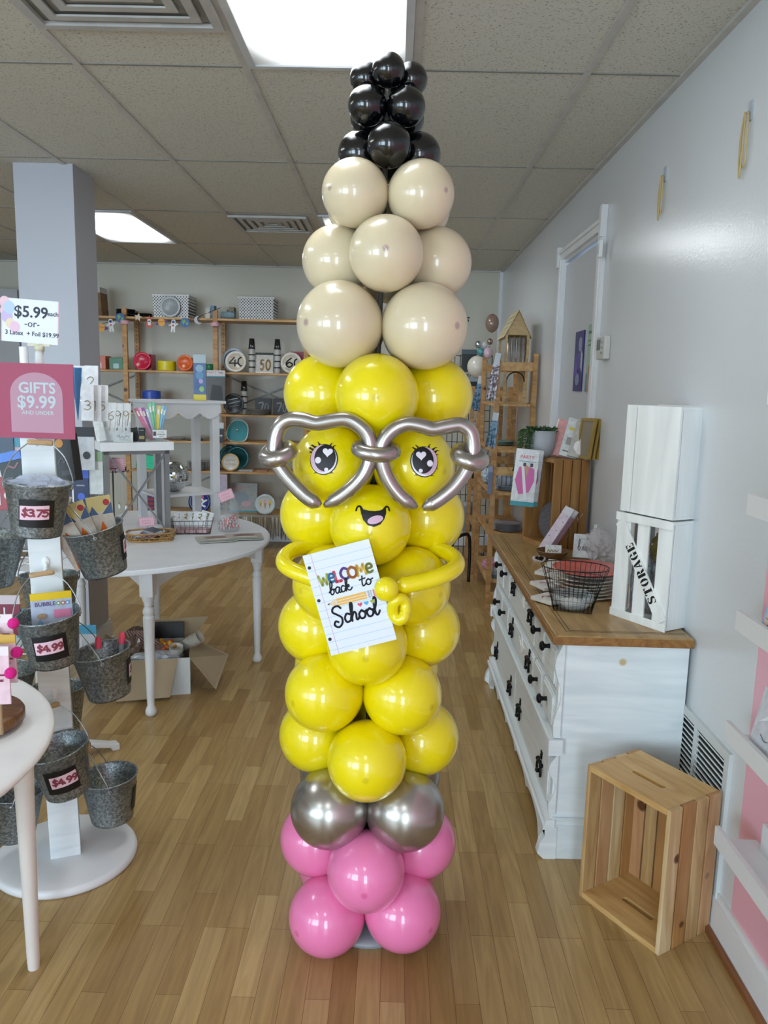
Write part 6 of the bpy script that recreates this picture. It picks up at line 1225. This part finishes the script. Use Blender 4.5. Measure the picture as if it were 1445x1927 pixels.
# balloons beyond the racks
def loose(label, px, py, Y, r, c_, rough=.25, grp='loose balloons by the pine racks', **k):
    t = thing('loose_balloon', label, 'balloon', at(px, py, Y), 0, grp); p = t.location; w = M(); w.sphere(p, r, 28, 18, (1, 1, k.pop('sz', 1.08))); w.build('balloon', mat(c_, rough, k.pop('metal', 0), var=.03, coat=.5), t)
    M().lathe([(.004, -.012), (.009, -.02), (.001, -.02)], 10, p+Vector((0, 0, -r*1.06))).build('knot', mat(c_, .4, var=0), t); return t
loose('large ivory balloon resting left of the tall rack post', 898, 690, 6.9, .088, '#dcd6c8'); loose('bronze confetti balloon floating highest by the wooden house', 926, 608, 6.9, .058, '#8d7364', .15, sz=1.35); loose('teal balloon above the ivory one', 905, 662, 7.0, .033, '#4f9aa0'); loose('pale pink balloon beside the wooden house wall', 918, 664, 6.95, .038, '#d9b8c6', sz=1.3); loose('small white balloon above the teal one', 912, 649, 7.0, .026, '#d6d6d4'); loose('small chrome bronze balloon under the confetti balloon', 922, 643, 6.9, .026, '#9c8878', .12, metal=.7); loose('silver foil balloon cluster left of the teal balloon', 900, 648, 7.0, .03, '#c9ccd2', .1, metal=.9)
st = thing('balloon_ribbon_stand', 'thin clear stand rising behind the racks that carries the small balloons', 'stand', (.80, 6.93, 1.48)); M().tube([(.80, 6.93, 1.4805), (.79, 6.93, 1.8), (.80, 6.93, 2.0)], .004).build('pole', clear2, st); M().lathe([(.04, 0), (.04, .005)], 20, (.80, 6.93, 1.4805)).build('foot', clear2, st)
# ------------------------------------------------------------------ goods on the dresser
ct = .81+.455
pl = thing('potted_plant', 'trailing green plant in a smooth grey pot on the brown crate', 'plant', Vector((*at(1018, 838, 4.02).xy, ct))); pp = pl.location
M().lathe([(0, .0), (.045, 0), (.062, .02), (.070, .06), (.073, .135), (.070, .135), (.067, .12), (0, .12)], 40, pp, cap=False).build('pot', mat('#a9abb2', .6, var=.02), pl)
random.seed(2); w = M(); vines = M()
leafp = [(0, 0), (.35, .3), (.5, .9), (0, 1.5), (-.5, .9), (-.35, .3)]
def leaf(p, d, s):
    d = Vector(d).normalized(); u_ = d.cross(Vector((random.uniform(-1, 1), random.uniform(-1, 1), random.uniform(-1, 1)))).normalized()
    w.add([p+u_*a*s*.6+d*b_*s for a, b_ in leafp], [(0, 1, 2, 3, 4, 5)])
for k in range(260):
    a = random.uniform(0, 2*PI); q = .065*math.sqrt(random.random()); p = pp+Vector((q*math.cos(a), q*math.sin(a), .128+random.uniform(0, .018))); leaf(p, (math.cos(a), math.sin(a), random.uniform(.1, .9)), .014)
for k in range(15):
    a = math.radians(random.choice((-170, -160, -150, -185, -140, -200, -130, -20, 10, 180, 170))); L = random.uniform(.05, .30) if math.cos(a) < 0 else random.uniform(.03, .1)
    p0_ = pp+Vector((.06*math.cos(a), .06*math.sin(a), .135)); out = pp+Vector((.095*math.cos(a)-.01, .095*math.sin(a), .13)); pts_ = [tuple(p0_), tuple(out), tuple(out+Vector((random.uniform(-.02, .01), random.uniform(-.02, .01), -L*.5))), tuple(out+Vector((random.uniform(-.03, .01), 0, -L)))]
    cv = cat(pts_, 8); vines.tube(cv, .0009, 5)
    for q in cv:
        for s in (-1, 1): leaf(Vector(q), (s*random.uniform(.4, 1), random.uniform(-.6, .6), -.5), .012)
w.build('leaves', mat('#2c4a26', .5, c2='#4a6a34', vs=30), pl); vines.build('vine', mat('#4a5a30', .6), pl)
# frames and kits leaning on the crate top
for i, (px, py, Y, w_, h_, c_, lb_, mk) in enumerate((
    (1050, 838, 4.0, .10, .19, '#d99a98', 'salmon pink boxed kit, leftmost of the row on the brown crate', (('#eadedc', 'r', (-.48, .02, -.42, .98)),)),
    (1068, 846, 3.96, .09, .20, '#cfd2d2', 'white kit box with yellow lettering second from the left on the brown crate', (('#cdb83a', 'r', (-.3, .68, .35, .76)), ('#8f8a84', 'r', (-.3, .3, 0, .5)), ('#a58f86', 'r', (.05, .3, .35, .5)), ('#5a5a5c', 'r', (-.35, .12, .3, .15)))),
    (1086, 850, 3.93, .10, .19, '#b9b4ae', 'clear bag with floral ribbon, middle of the row on the brown crate', (('#e9e6e2', 'e', (-.1, .3, .2, .15)), ('#c98a94', 'e', (.05, .75, .15, .1)), ('#ddd8d2', 'r', (-.1, .1, .3, .5)))))):
    pack('craft_kit', lb_, 'kit', w_, h_, c_, TR(Vector((*at(px, py, Y).xy, ct+.006))) @ RZ(-14) @ RX(-16) @ RY(12), None, th=.02, gloss=.35, marks=mk)
for i, (px, Y) in enumerate(((1097, 3.90), (1105, 3.91), (1113, 3.915))):
    t = thing('framed_picture', ('nearest', 'middle', 'farthest')[i]+' of the three gold picture frames leaning on the brown crate', 'frame', group='gold frames on the crate'); Wf, Hf, q = .11, .20, .012
    w = M(); w.box((-Wf/2, -.008, 0), (Wf/2, .006, q)); w.box((-Wf/2, -.008, Hf-q), (Wf/2, .006, Hf)); w.box((-Wf/2, -.008, q), (-Wf/2+q, .006, Hf-q)); w.box((Wf/2-q, -.008, q), (Wf/2, .006, Hf-q)); w.build('moulding', mat('#b99a52', .35, .4), t)
    M().box((-Wf/2+q, -.002, q), (Wf/2-q, .002, Hf-q)).build('backing', mat('#8f8270', .4), t); t.matrix_basis = TR(Vector((*at(px, 850, Y).xy, ct+.006))) @ RZ(-66) @ RX(-8)
def hangp(lb_, px, py, Y, off=0):
    return pack('sash_packet', lb_, 'packet', .115, .285, '#d5d6d8', face(px, py, Y, -4, 0, 4), None, th=.006, gloss=.2, group='party sash packets on the crate edge', marks=(('#c9505c', 't', ('PARTY', 0, .86, .2)), ('#5a9ab0', 'r', (-.35, .78, .4, .79)), ('#b98a70', 'e', (.02, .55, .18, .17)), ('#c45a9a', 'p', ((-.42,.45),(-.3,.68),(-.08,.7),(.05,.5),(.14,.7),(.36,.66),(.4,.45),(.22,.25),(-.2,.2))), ('#d8d8dc', 'p', ((-.22,.72),(-.1,.72),(.18,.12),(.06,.1))), ('#2a1f1c', 'r', (-.14, .70, -.02, .76)), ('#2a1f1c', 'r', (.16, .70, .28, .76)), ('#2f8a96', 'r', (-.5, .0, .5, .08))))
hangp('back PARTY sash packet, half hidden by the front one', 989, 951, 3.93); hangp('front PARTY sash packet showing a pink top hanging by the brown crate', 981, 952, 3.88)
def flatp(lb_, px, py, w_, h_, c_, rz_, lean, mk=(), Y=None, header=None, hc='#dddddd', th=.01, grp=None, z=.812, ry=0, name='card_packet'):
    p = atz(px, py, .81); return pack(name, lb_, 'packet', w_, h_, c_, TR(p.x, p.y, z) @ RZ(rz_) @ RX(lean) @ RY(ry), header, hc, th, grp, mk)
t = thing('grey_hat_plate', 'grey glittery round placemat leaning inside the brown crate', 'placemat', group=None); w = M(); w.T = RX(90); w.lathe([(0, 0), (.105, 0), (.108, .002), (.105, .004), (0, .004)], 40, cap=False); w.T = None; w.build('disc', mat('#6d6a70', .6, vs=90, var=.12), t); t.matrix_basis = TR(.83, 4.0, .832) @ RZ(-50) @ RX(-10) @ TR(0, 0, .105)
flatp('white card packet with fine print leaning in the mouth of the crate', 1012, 1008, .105, .125, '#d6d8da', -18, -28, (('#8a8a90', 'r', (-.25, .55, .2, .58)), ('#8a8a90', 'r', (-.25, .45, .3, .47)), ('#8a8a90', 'e', (0, .2, .05, .04)), ('#777777', 'r', (-.1, .7, .1, .74))), ry=10)
for i in range(3): flatp(('front', 'middle', 'back')[i]+' rose spotted ribbon packet leaning against the brown crate', 1018+13*i, 1040-4*i, .05, .26-.02*i, ('#d3c3d0', '#b98fa0', '#a87f90')[i], -30, -22, (('#5a4a56', 'e', (.1,.5,.06,.01)), ('#5a4a56', 'e', (-.2,.35,.06,.01)), ('#5a4a56', 'e', (.2,.7,.06,.01)), ('#4f9aa8', 'r', (-.5, 0, .5, .06))), grp='rose ribbon packets', ry=24, header=.04, hc='#cfcbd2')
bp_ = atz(1040, 1052, .81); t = thing('wicker_bowl', 'shallow brown wicker bowl of small cards on the dresser', 'bowl', (bp_.x, bp_.y+.02, .81)); q = t.location.copy()
w = M()
for k in range(7): rr = .045+.03*(k/6)**.8; w.tube([q+Vector((rr*math.cos(a), rr*math.sin(a), .004+.0055*k)) for a in [2*PI*i/28 for i in range(28)]], .0034, 6, closed=True)
w.build('weave', grain('wicker_dark', '#5f4024', '#8a6238', (30, 30, 60), .6), t); M().lathe([(.046, 0), (.046, .004)], 28, q).build('bottom', wick, t)
pack('earring_card', 'white card of gold letter charms standing in the wicker bowl', 'card', .075, .05, '#d9dadb', TR(q+Vector((0, -.02, .02))) @ RZ(-12) @ RX(-28), None, th=.002, marks=(('#a88a50', 'l', (.025, ((-.35,.3),(-.3,.5),(-.2,.3),(-.1,.5),(0,.3),(.1,.5),(.2,.3),(.3,.5)))), ('#333333', 'e', (.1, .85, .03, .04))))
def heartbox(lb_, px, py, rz_, z=.811, lift=0):
    p = atz(px, py, .81); t = thing('heart_sunglasses', lb_, 'sunglasses', group='black heart lenses with lace edges'); P = heart(0, 0, .022, 28); w = M(); w.prism([(x*1.45, y*1.35) for x, y in P], 0, .008); w.build('lace_frame', mat('#cfc6d2', .6), t)
    w = M()
    for k in range(0, 28, 1): w.sphere((P[k][0]*1.42, P[k][1]*1.32, .008), .0035, 6, 4)
    w.build('beads', mat('#d9d3da', .5, var=0), t); M().prism(P, .006, .013).build('lens', mat('#0e0e10', .08, var=0, coat=.5), t); t.matrix_basis = TR(p.x, p.y, z+lift) @ RZ(rz_) @ RX(18); return t
heartbox('lace-edged black heart lens lying on the dresser left of the plates', 1015, 1055, 20); heartbox('lace-edged black heart lens resting on the wicker bowl', 1063, 1030, -10, .811, .045)
flatp('white bride packet in elegant script leaning behind the coral plate', 1100, 1052, .115, .12, '#d6d7db', -16, -30, (('#44444a', 'l', (.012, [(-.3+.16*x, .3+.3*y) for x, y in GL['b'][1][0][1]])), ('#44444a', 'l', (.012, [(-.14,.3),(-.1,.48),(-.05,.3),(0,.5),(.02,.3),(.1,.45),(.06,.3),(.14,.3),(.2,.75),(.16,.32),(.26,.4),(.24,.5),(.2,.4),(.28,.3),(.38,.4)])), ('#9a9aa0', 't', ("LET'S GO", -.05, .78, .1))), th=.022)
for i, (px, py, rz_, lean, c_, lb_) in enumerate(((1120, 1040, -30, -46, '#d9dade', 'clear packet behind the bride packet'), (1137, 1045, -8, -20, '#dfe0e2', 'white packet between the bride packet and the storage crate'), (1134, 1015, 20, -38, '#d2d6da', 'white PARTY packet high in the pile beside the storage crate'))):
    flatp(lb_, px, py, .11, .13, c_, rz_, lean, (('#c9505c', 't', ('PARTY', .1, .8, .18)), ('#5ab08a', 'r', (-.1, .65, .3, .68))) if i == 2 else (), z=.812+.02*i)
film('plastic_sleeve', 'crinkled clear plastic bag filling the gap between the crate and the storage tower', 'bag', TR(.945, 3.50, .90), .05, .17, .085, '#d3ccd0', 31, alpha=.4)
pc_ = atz(1092, 1105, .81); pc_ = Vector((.765, 3.02, 0))
for i in range(7):
    dx, dy = random.uniform(-.015, .015), random.uniform(-.015, .015); c_ = ('#cfc6b9', '#d6cfc4', '#c8b8a8', '#d8d2c8', '#d0c4b4', '#dcd8d0', '#d2c9bc')[i]; T_p = TR(pc_.x+dx, pc_.y+dy, .8105+.0125*i) @ RZ(12*i)
    t = thing('paper_plate_pack', ('bottom', 'second', 'third', 'fourth', 'fifth', 'sixth', 'uppermost cream')[i]+' pack of cream plates in the dresser pile, under the coral plate', 'plate', group='cream plate packs under the coral plate')
    M().lathe([(0, 0), (.075, 0), (.118, .009), (.118, .012), (.074, .003), (0, .003)], 36 if i % 2 else 8, cap=False).build('plate', mat(c_, .4, c2='#b98a7c', vs=22, lo=.55, hi=.65), t); t.matrix_basis = T_p
for i, (px, py, rz_) in enumerate(((1035, 1082, 58), (1030, 1100, 24), (1050, 1072, -20), (1034, 1118, 40))):
    p = atz(px, py, .81+.03); pack('napkin_pack', ('white napkin corner behind the wire basket', 'lowest left napkin with a pink print', 'napkin pack with coral lettering by the coral plate', 'napkin pack nearest the dresser edge')[i], 'napkins', .10, .10, '#dad7d2', TR(p.x+.0, p.y, (.85, .838, .862, .822)[i]) @ RZ(rz_) @ RX(-90+(3, 2, 4, 1)[i]) @ TR(0, 0, -.05), None, th=.014, group='napkins beside the wire basket', marks=(('#c4705e', 'l', (.025, ((-.3,.6),(-.1,.7),(0,.5),(.15,.65),(.3,.5)))),))
t = thing('coral_plate', 'large oval coral red plate on top of the pile on the dresser', 'plate'); w = M(); w.T = Matrix.Diagonal((1.12, .95, 1, 1)); w.lathe([(0, 0), (.085, 0), (.122, .011), (.124, .013), (.121, .014), (.084, .004), (0, .004)], 56, cap=False); w.T = None; w.build('plate', mat('#c9625c', .22, c2='#b5524c', vs=14, coat=.4), t); t.matrix_basis = TR(pc_.x+.01, pc_.y, .905) @ RX(3)
t = thing('glass_bowl', 'clear glass bowl set inside the black wire basket', 'bowl'); M().lathe([(0, .004), (.05, .004), (.072, .03), (.074, .055), (.072, .055), (.069, .031), (.049, .007), (0, .007)], 36, cap=False).build('bowl', clear2, t); bsk = Vector((.672, 2.80, .812)); t.matrix_basis = TR(bsk+Vector((0, 0, .003)))
wire_basket('wire_basket', 'black wire basket with a flared oval rim on the near end of the dresser', TR(bsk) @ RZ(-14), .135, .095, .22, .165, .16, mat('#101012', .4, .5), 10, 6, 4, .0011, rnd=.9)
pack('white_packet', 'folded napkin pack inside the glass bowl', 'napkins', .07, .05, '#cfc2b6', TR(bsk+Vector((0, -.01, .016))) @ RZ(20) @ RX(-78), None, th=.01)
# things inside the storage crate
film('plastic_roll', 'clear wrapped goods inside the lettered storage crate', 'bag', frame(FL, FR-FL, Vector((-(FR-FL).y, (FR-FL).x, 0))) @ TR(.07, .10, .12), .05, .06, .10, '#b9bcc2', 41, alpha=.95)
film('gold_foil_bag', 'gold foil bag inside the lettered storage crate, upper right', 'bag', frame(FL, FR-FL, Vector((-(FR-FL).y, (FR-FL).x, 0))) @ TR(.13, .10, .26), .04, .05, .06, '#7a6a3c', 42, alpha=1.0)
# ------------------------------------------------------------------ right wall fittings
def ledge(z, label):
    t = thing('picture_ledge', label, 'shelf', (.96, 1.4, z-.05), 0, 'white picture ledges'); y0, y1 = .85, 1.965; m = mat('#dcdcde', .4, var=.01)
    M().box((.905, y0, z-.05), (XW-.002, y1, z-.038)).build('shelf_board', m, t); M().box((.893, y0, z-.052), (.905, y1, z)).build('front_lip', m, t); M().box((XW-.016, y0, z-.038), (XW-.002, y1-.05, z+.04)).build('back_rail', m, t); return t
for z, lb_ in ((1.36, 'topmost white picture ledge, only its corner in view'), (1.058, 'second white picture ledge from the top, carrying the blue card'), (.756, 'third white picture ledge from the top, carrying the clear packet'), (.455, 'lowest white picture ledge on the pink wall, empty')): ledge(z, lb_)
def leanc(lb_, z, y, w_, h_, c_, mk, rot=0): return pack('leaning_card', lb_, 'card', w_, h_, c_, TR(.915, y, z-.037) @ RZ(-90) @ RX(-11) @ RY(rot), None, th=.004, gloss=.35, marks=mk)
leanc('pale blue card with a little cream cat on the second ledge', 1.058, 1.80, .16, .15, '#9fbedd', (('#d9b9a8', 'e', (-.36, .28, .07, .10)), ('#d9b9a8', 'p', ((-.42,.35),(-.38,.46),(-.35,.37))), ('#d9b9a8', 'p', ((-.36,.37),(-.31,.46),(-.30,.34))), ('#2c3a50', 'l', (.008, ((-.42,.16),(-.46,.12),(-.42,.08)))), ('#2c3a50', 'e', (-.38,.31,.012,.012)), ('#2c3a50', 'e', (-.33,.31,.012,.012)), ('#2c4a6a', 'e', (-.2,.5,.015,.015)), ('#2c4a6a', 'e', (-.15,.3,.015,.015)), ('#2c4a6a', 'e', (-.22,.15,.015,.015)), ('#2c4a6a', 'e', (0,.35,.015,.015))))
leanc('clear packet with a brown tag print on the third ledge', .756, 1.77, .22, .17, '#cfd0d8', (('#8a8e96', 'e', (-.15, .7, .07, .08)), ('#8a6248', 'r', (-.12, .45, .1, .68)), ('#6f6f78', 'l', (.006, ((-.3,.35),(-.2,.3),(-.12,.33)))), ('#2a2a2e', 'r', (-.02, .05, .3, .25)), ('#e6e8ee', 'p', ((-.4,.5),(-.2,.62),(-.25,.66)))))
def band(lb_, y, z, s):
    t = thing('rubber_band_hook', lb_, 'rubber bands', (XW, y, z), 0, 'rubber bands on wall hooks'); M().box((XW-.006, y-.012, z-.01), (XW, y+.012, z+.045)).build('hook', mat('#c9d0d8', .2, alpha=.6, var=0), t); x = XW-.012; m = mat('#c4ac78', .6)
    w = M(); w.tube(catc([(x, y-.005, z+.012), (x-.004, y-.022*s, z-.03), (x-.002, y-.02*s, z-.12*s), (x, y+.004, z-.135*s), (x-.002, y+.018*s, z-.08), (x-.004, y+.012, z-.01)], 5), .0028, 6, closed=True); w.tube(catc([(x-.004, y+.004, z+.014), (x-.006, y-.006, z-.05), (x-.005, y+.002, z-.15*s), (x-.003, y+.014, z-.155*s), (x-.004, y+.02, z-.06)], 5), .0028, 6, closed=True); w.build('bands', m, t)
band('rubber bands on a clear hook high on the right wall, nearer the camera', 2.44, 2.40, 1.0); band('rubber bands on a clear hook high on the right wall, nearer the door', 3.17, 2.41, .9)
t = thing('thermostat', 'beige thermostat on the right wall beside the door frame', 'thermostat', (XW, 3.86, 1.81)); M().box((XW-.032, 3.79, 1.755), (XW, 3.93, 1.865)).build('housing', mat('#d2d2cc', .45), t, .006); M().box((XW-.034, 3.86, 1.80), (XW-.031, 3.92, 1.85)).build('screen', mat('#5a6a70', .2), t)
for k in range(3): M().box((XW-.035, 3.81, 1.78+.025*k), (XW-.031, 3.84, 1.79+.025*k)).build('button', mat('#a9a9a4', .5), t)
t = thing('door_sensor', 'small white alarm sensor on the near door frame', 'sensor', (XW, 3.97, 2.28)); M().box((XW-.045, 3.945, 2.245), (XW-.028, 3.985, 2.325)).build('housing', whitepl, t, .003); M().box((XW-.047, 3.955, 2.26), (XW-.045, 3.975, 2.31)).build('cover', mat('#cfcfd2', .4), t)
def poster(lb_, y0, y1, z0, z1, base_, mk):
    t = thing('door_poster', lb_, 'poster', (XW+.01, (y0+y1)/2, z0)); M().box((XW+.004, y0, z0), (XW+.0115, y1, z1)).build('sheet', mat(base_, .4, var=.05), t); x = XW+.0035
    for mc, P in mk: M().flat([(y0+(y1-y0)*a, z0+(z1-z0)*b_) for a, b_ in P], lambda u, v: (x, u, v)).build('print', mat(mc, .4, var=0), t); x -= .0004
poster('violet poster with pale figures on the door', 4.36, 4.56, 1.60, 1.93, '#2c2a70', (('#8f96b8', ell(.35, .78, .2, .12)), ('#4a3f96', ell(.5, .5, .4, .14)), ('#b9bcc8', [(.0,.6),(.2,.7),(.2,.4),(0,.3)]), ('#7f86b0', ell(.5, .2, .25, .1)), ('#5a4aa8', ell(.7, .35, .2, .1))))
poster('green poster with raised hands on the door beside the frame', 4.10, 4.27, 1.60, 1.95, '#9ab8a4', (('#3f5a4c', [(.2,.86),(.9,.86),(.9,.9),(.2,.9)]), ('#4a6a58', [(.1,.75),(.9,.75),(.9,.77),(.1,.77)]), ('#4a6a58', [(.1,.68),(.9,.68),(.9,.7),(.1,.7)]), ('#5f9ab8', [(.8,0),(1,0),(1,.25),(.85,.3)]), ('#b98f6c', [(.5,0),(.75,0),(.7,.38),(.62,.4),(.55,.3)]), ('#8a5f44', [(.1,0),(.4,0),(.35,.3),(.25,.34)])))
t = thing('return_air_grille', 'white louvred return air grille low on the right wall behind the pine crate', 'vent', (XW, 2.40, .12)); y0, y1, z0, z1 = 2.15, 2.66, .10, .57; fm = mat('#cfd3d3', .4, var=.02)
for a, b_ in (((y0, z0), (y1, z0+.03)), ((y0, z1-.03), (y1, z1)), ((y0, z0+.03), (y0+.03, z1-.03)), ((y1-.03, z0+.03), (y1, z1-.03)), (((y0+y1)/2-.01, z0+.03), ((y0+y1)/2+.01, z1-.03))): M().box((XW-.012, a[0], a[1]), (XW, b_[0], b_[1])).build('frame', fm, t)
w = M(); z = z0+.04
while z < z1-.04: w.beam((XW-.006, y0+.03, z), (XW-.006, y1-.03, z), .011, .004, (.6, 0, 1)); z += .0185
w.build('louvers', fm, t); M().box((XW-.0015, y0+.03, z0+.03), (XW-.0003, y1-.03, z1-.03)).build('duct', mat('#1c1e1e', .9, var=0), t)
t = thing('wall_switch', 'white switch plate at the right edge above the pink wall', 'switch', (XW, 2.12, 1.62)); M().box((XW-.005, 2.085, 1.58), (XW, 2.155, 1.695)).build('plate', whitepl, t, .001); M().box((XW-.009, 2.11, 1.625), (XW-.005, 2.13, 1.655)).build('toggle', whitepl, t)
t = thing('stool_leg', 'black curved metal leg of a stool glimpsed beyond the column', 'stool leg', at(850, 1030, 6.3)); M().tube(cat([tuple(at(834, 1034, 6.3)), tuple(at(848, 1028, 6.3)), tuple(at(860, 1012, 6.3)), tuple(at(880, 1006, 6.35)), tuple(at(884, 1030, 6.4)), tuple(Vector((*at(884, 1030, 6.4).xy, .0)))]), .014).build('leg', black, t)
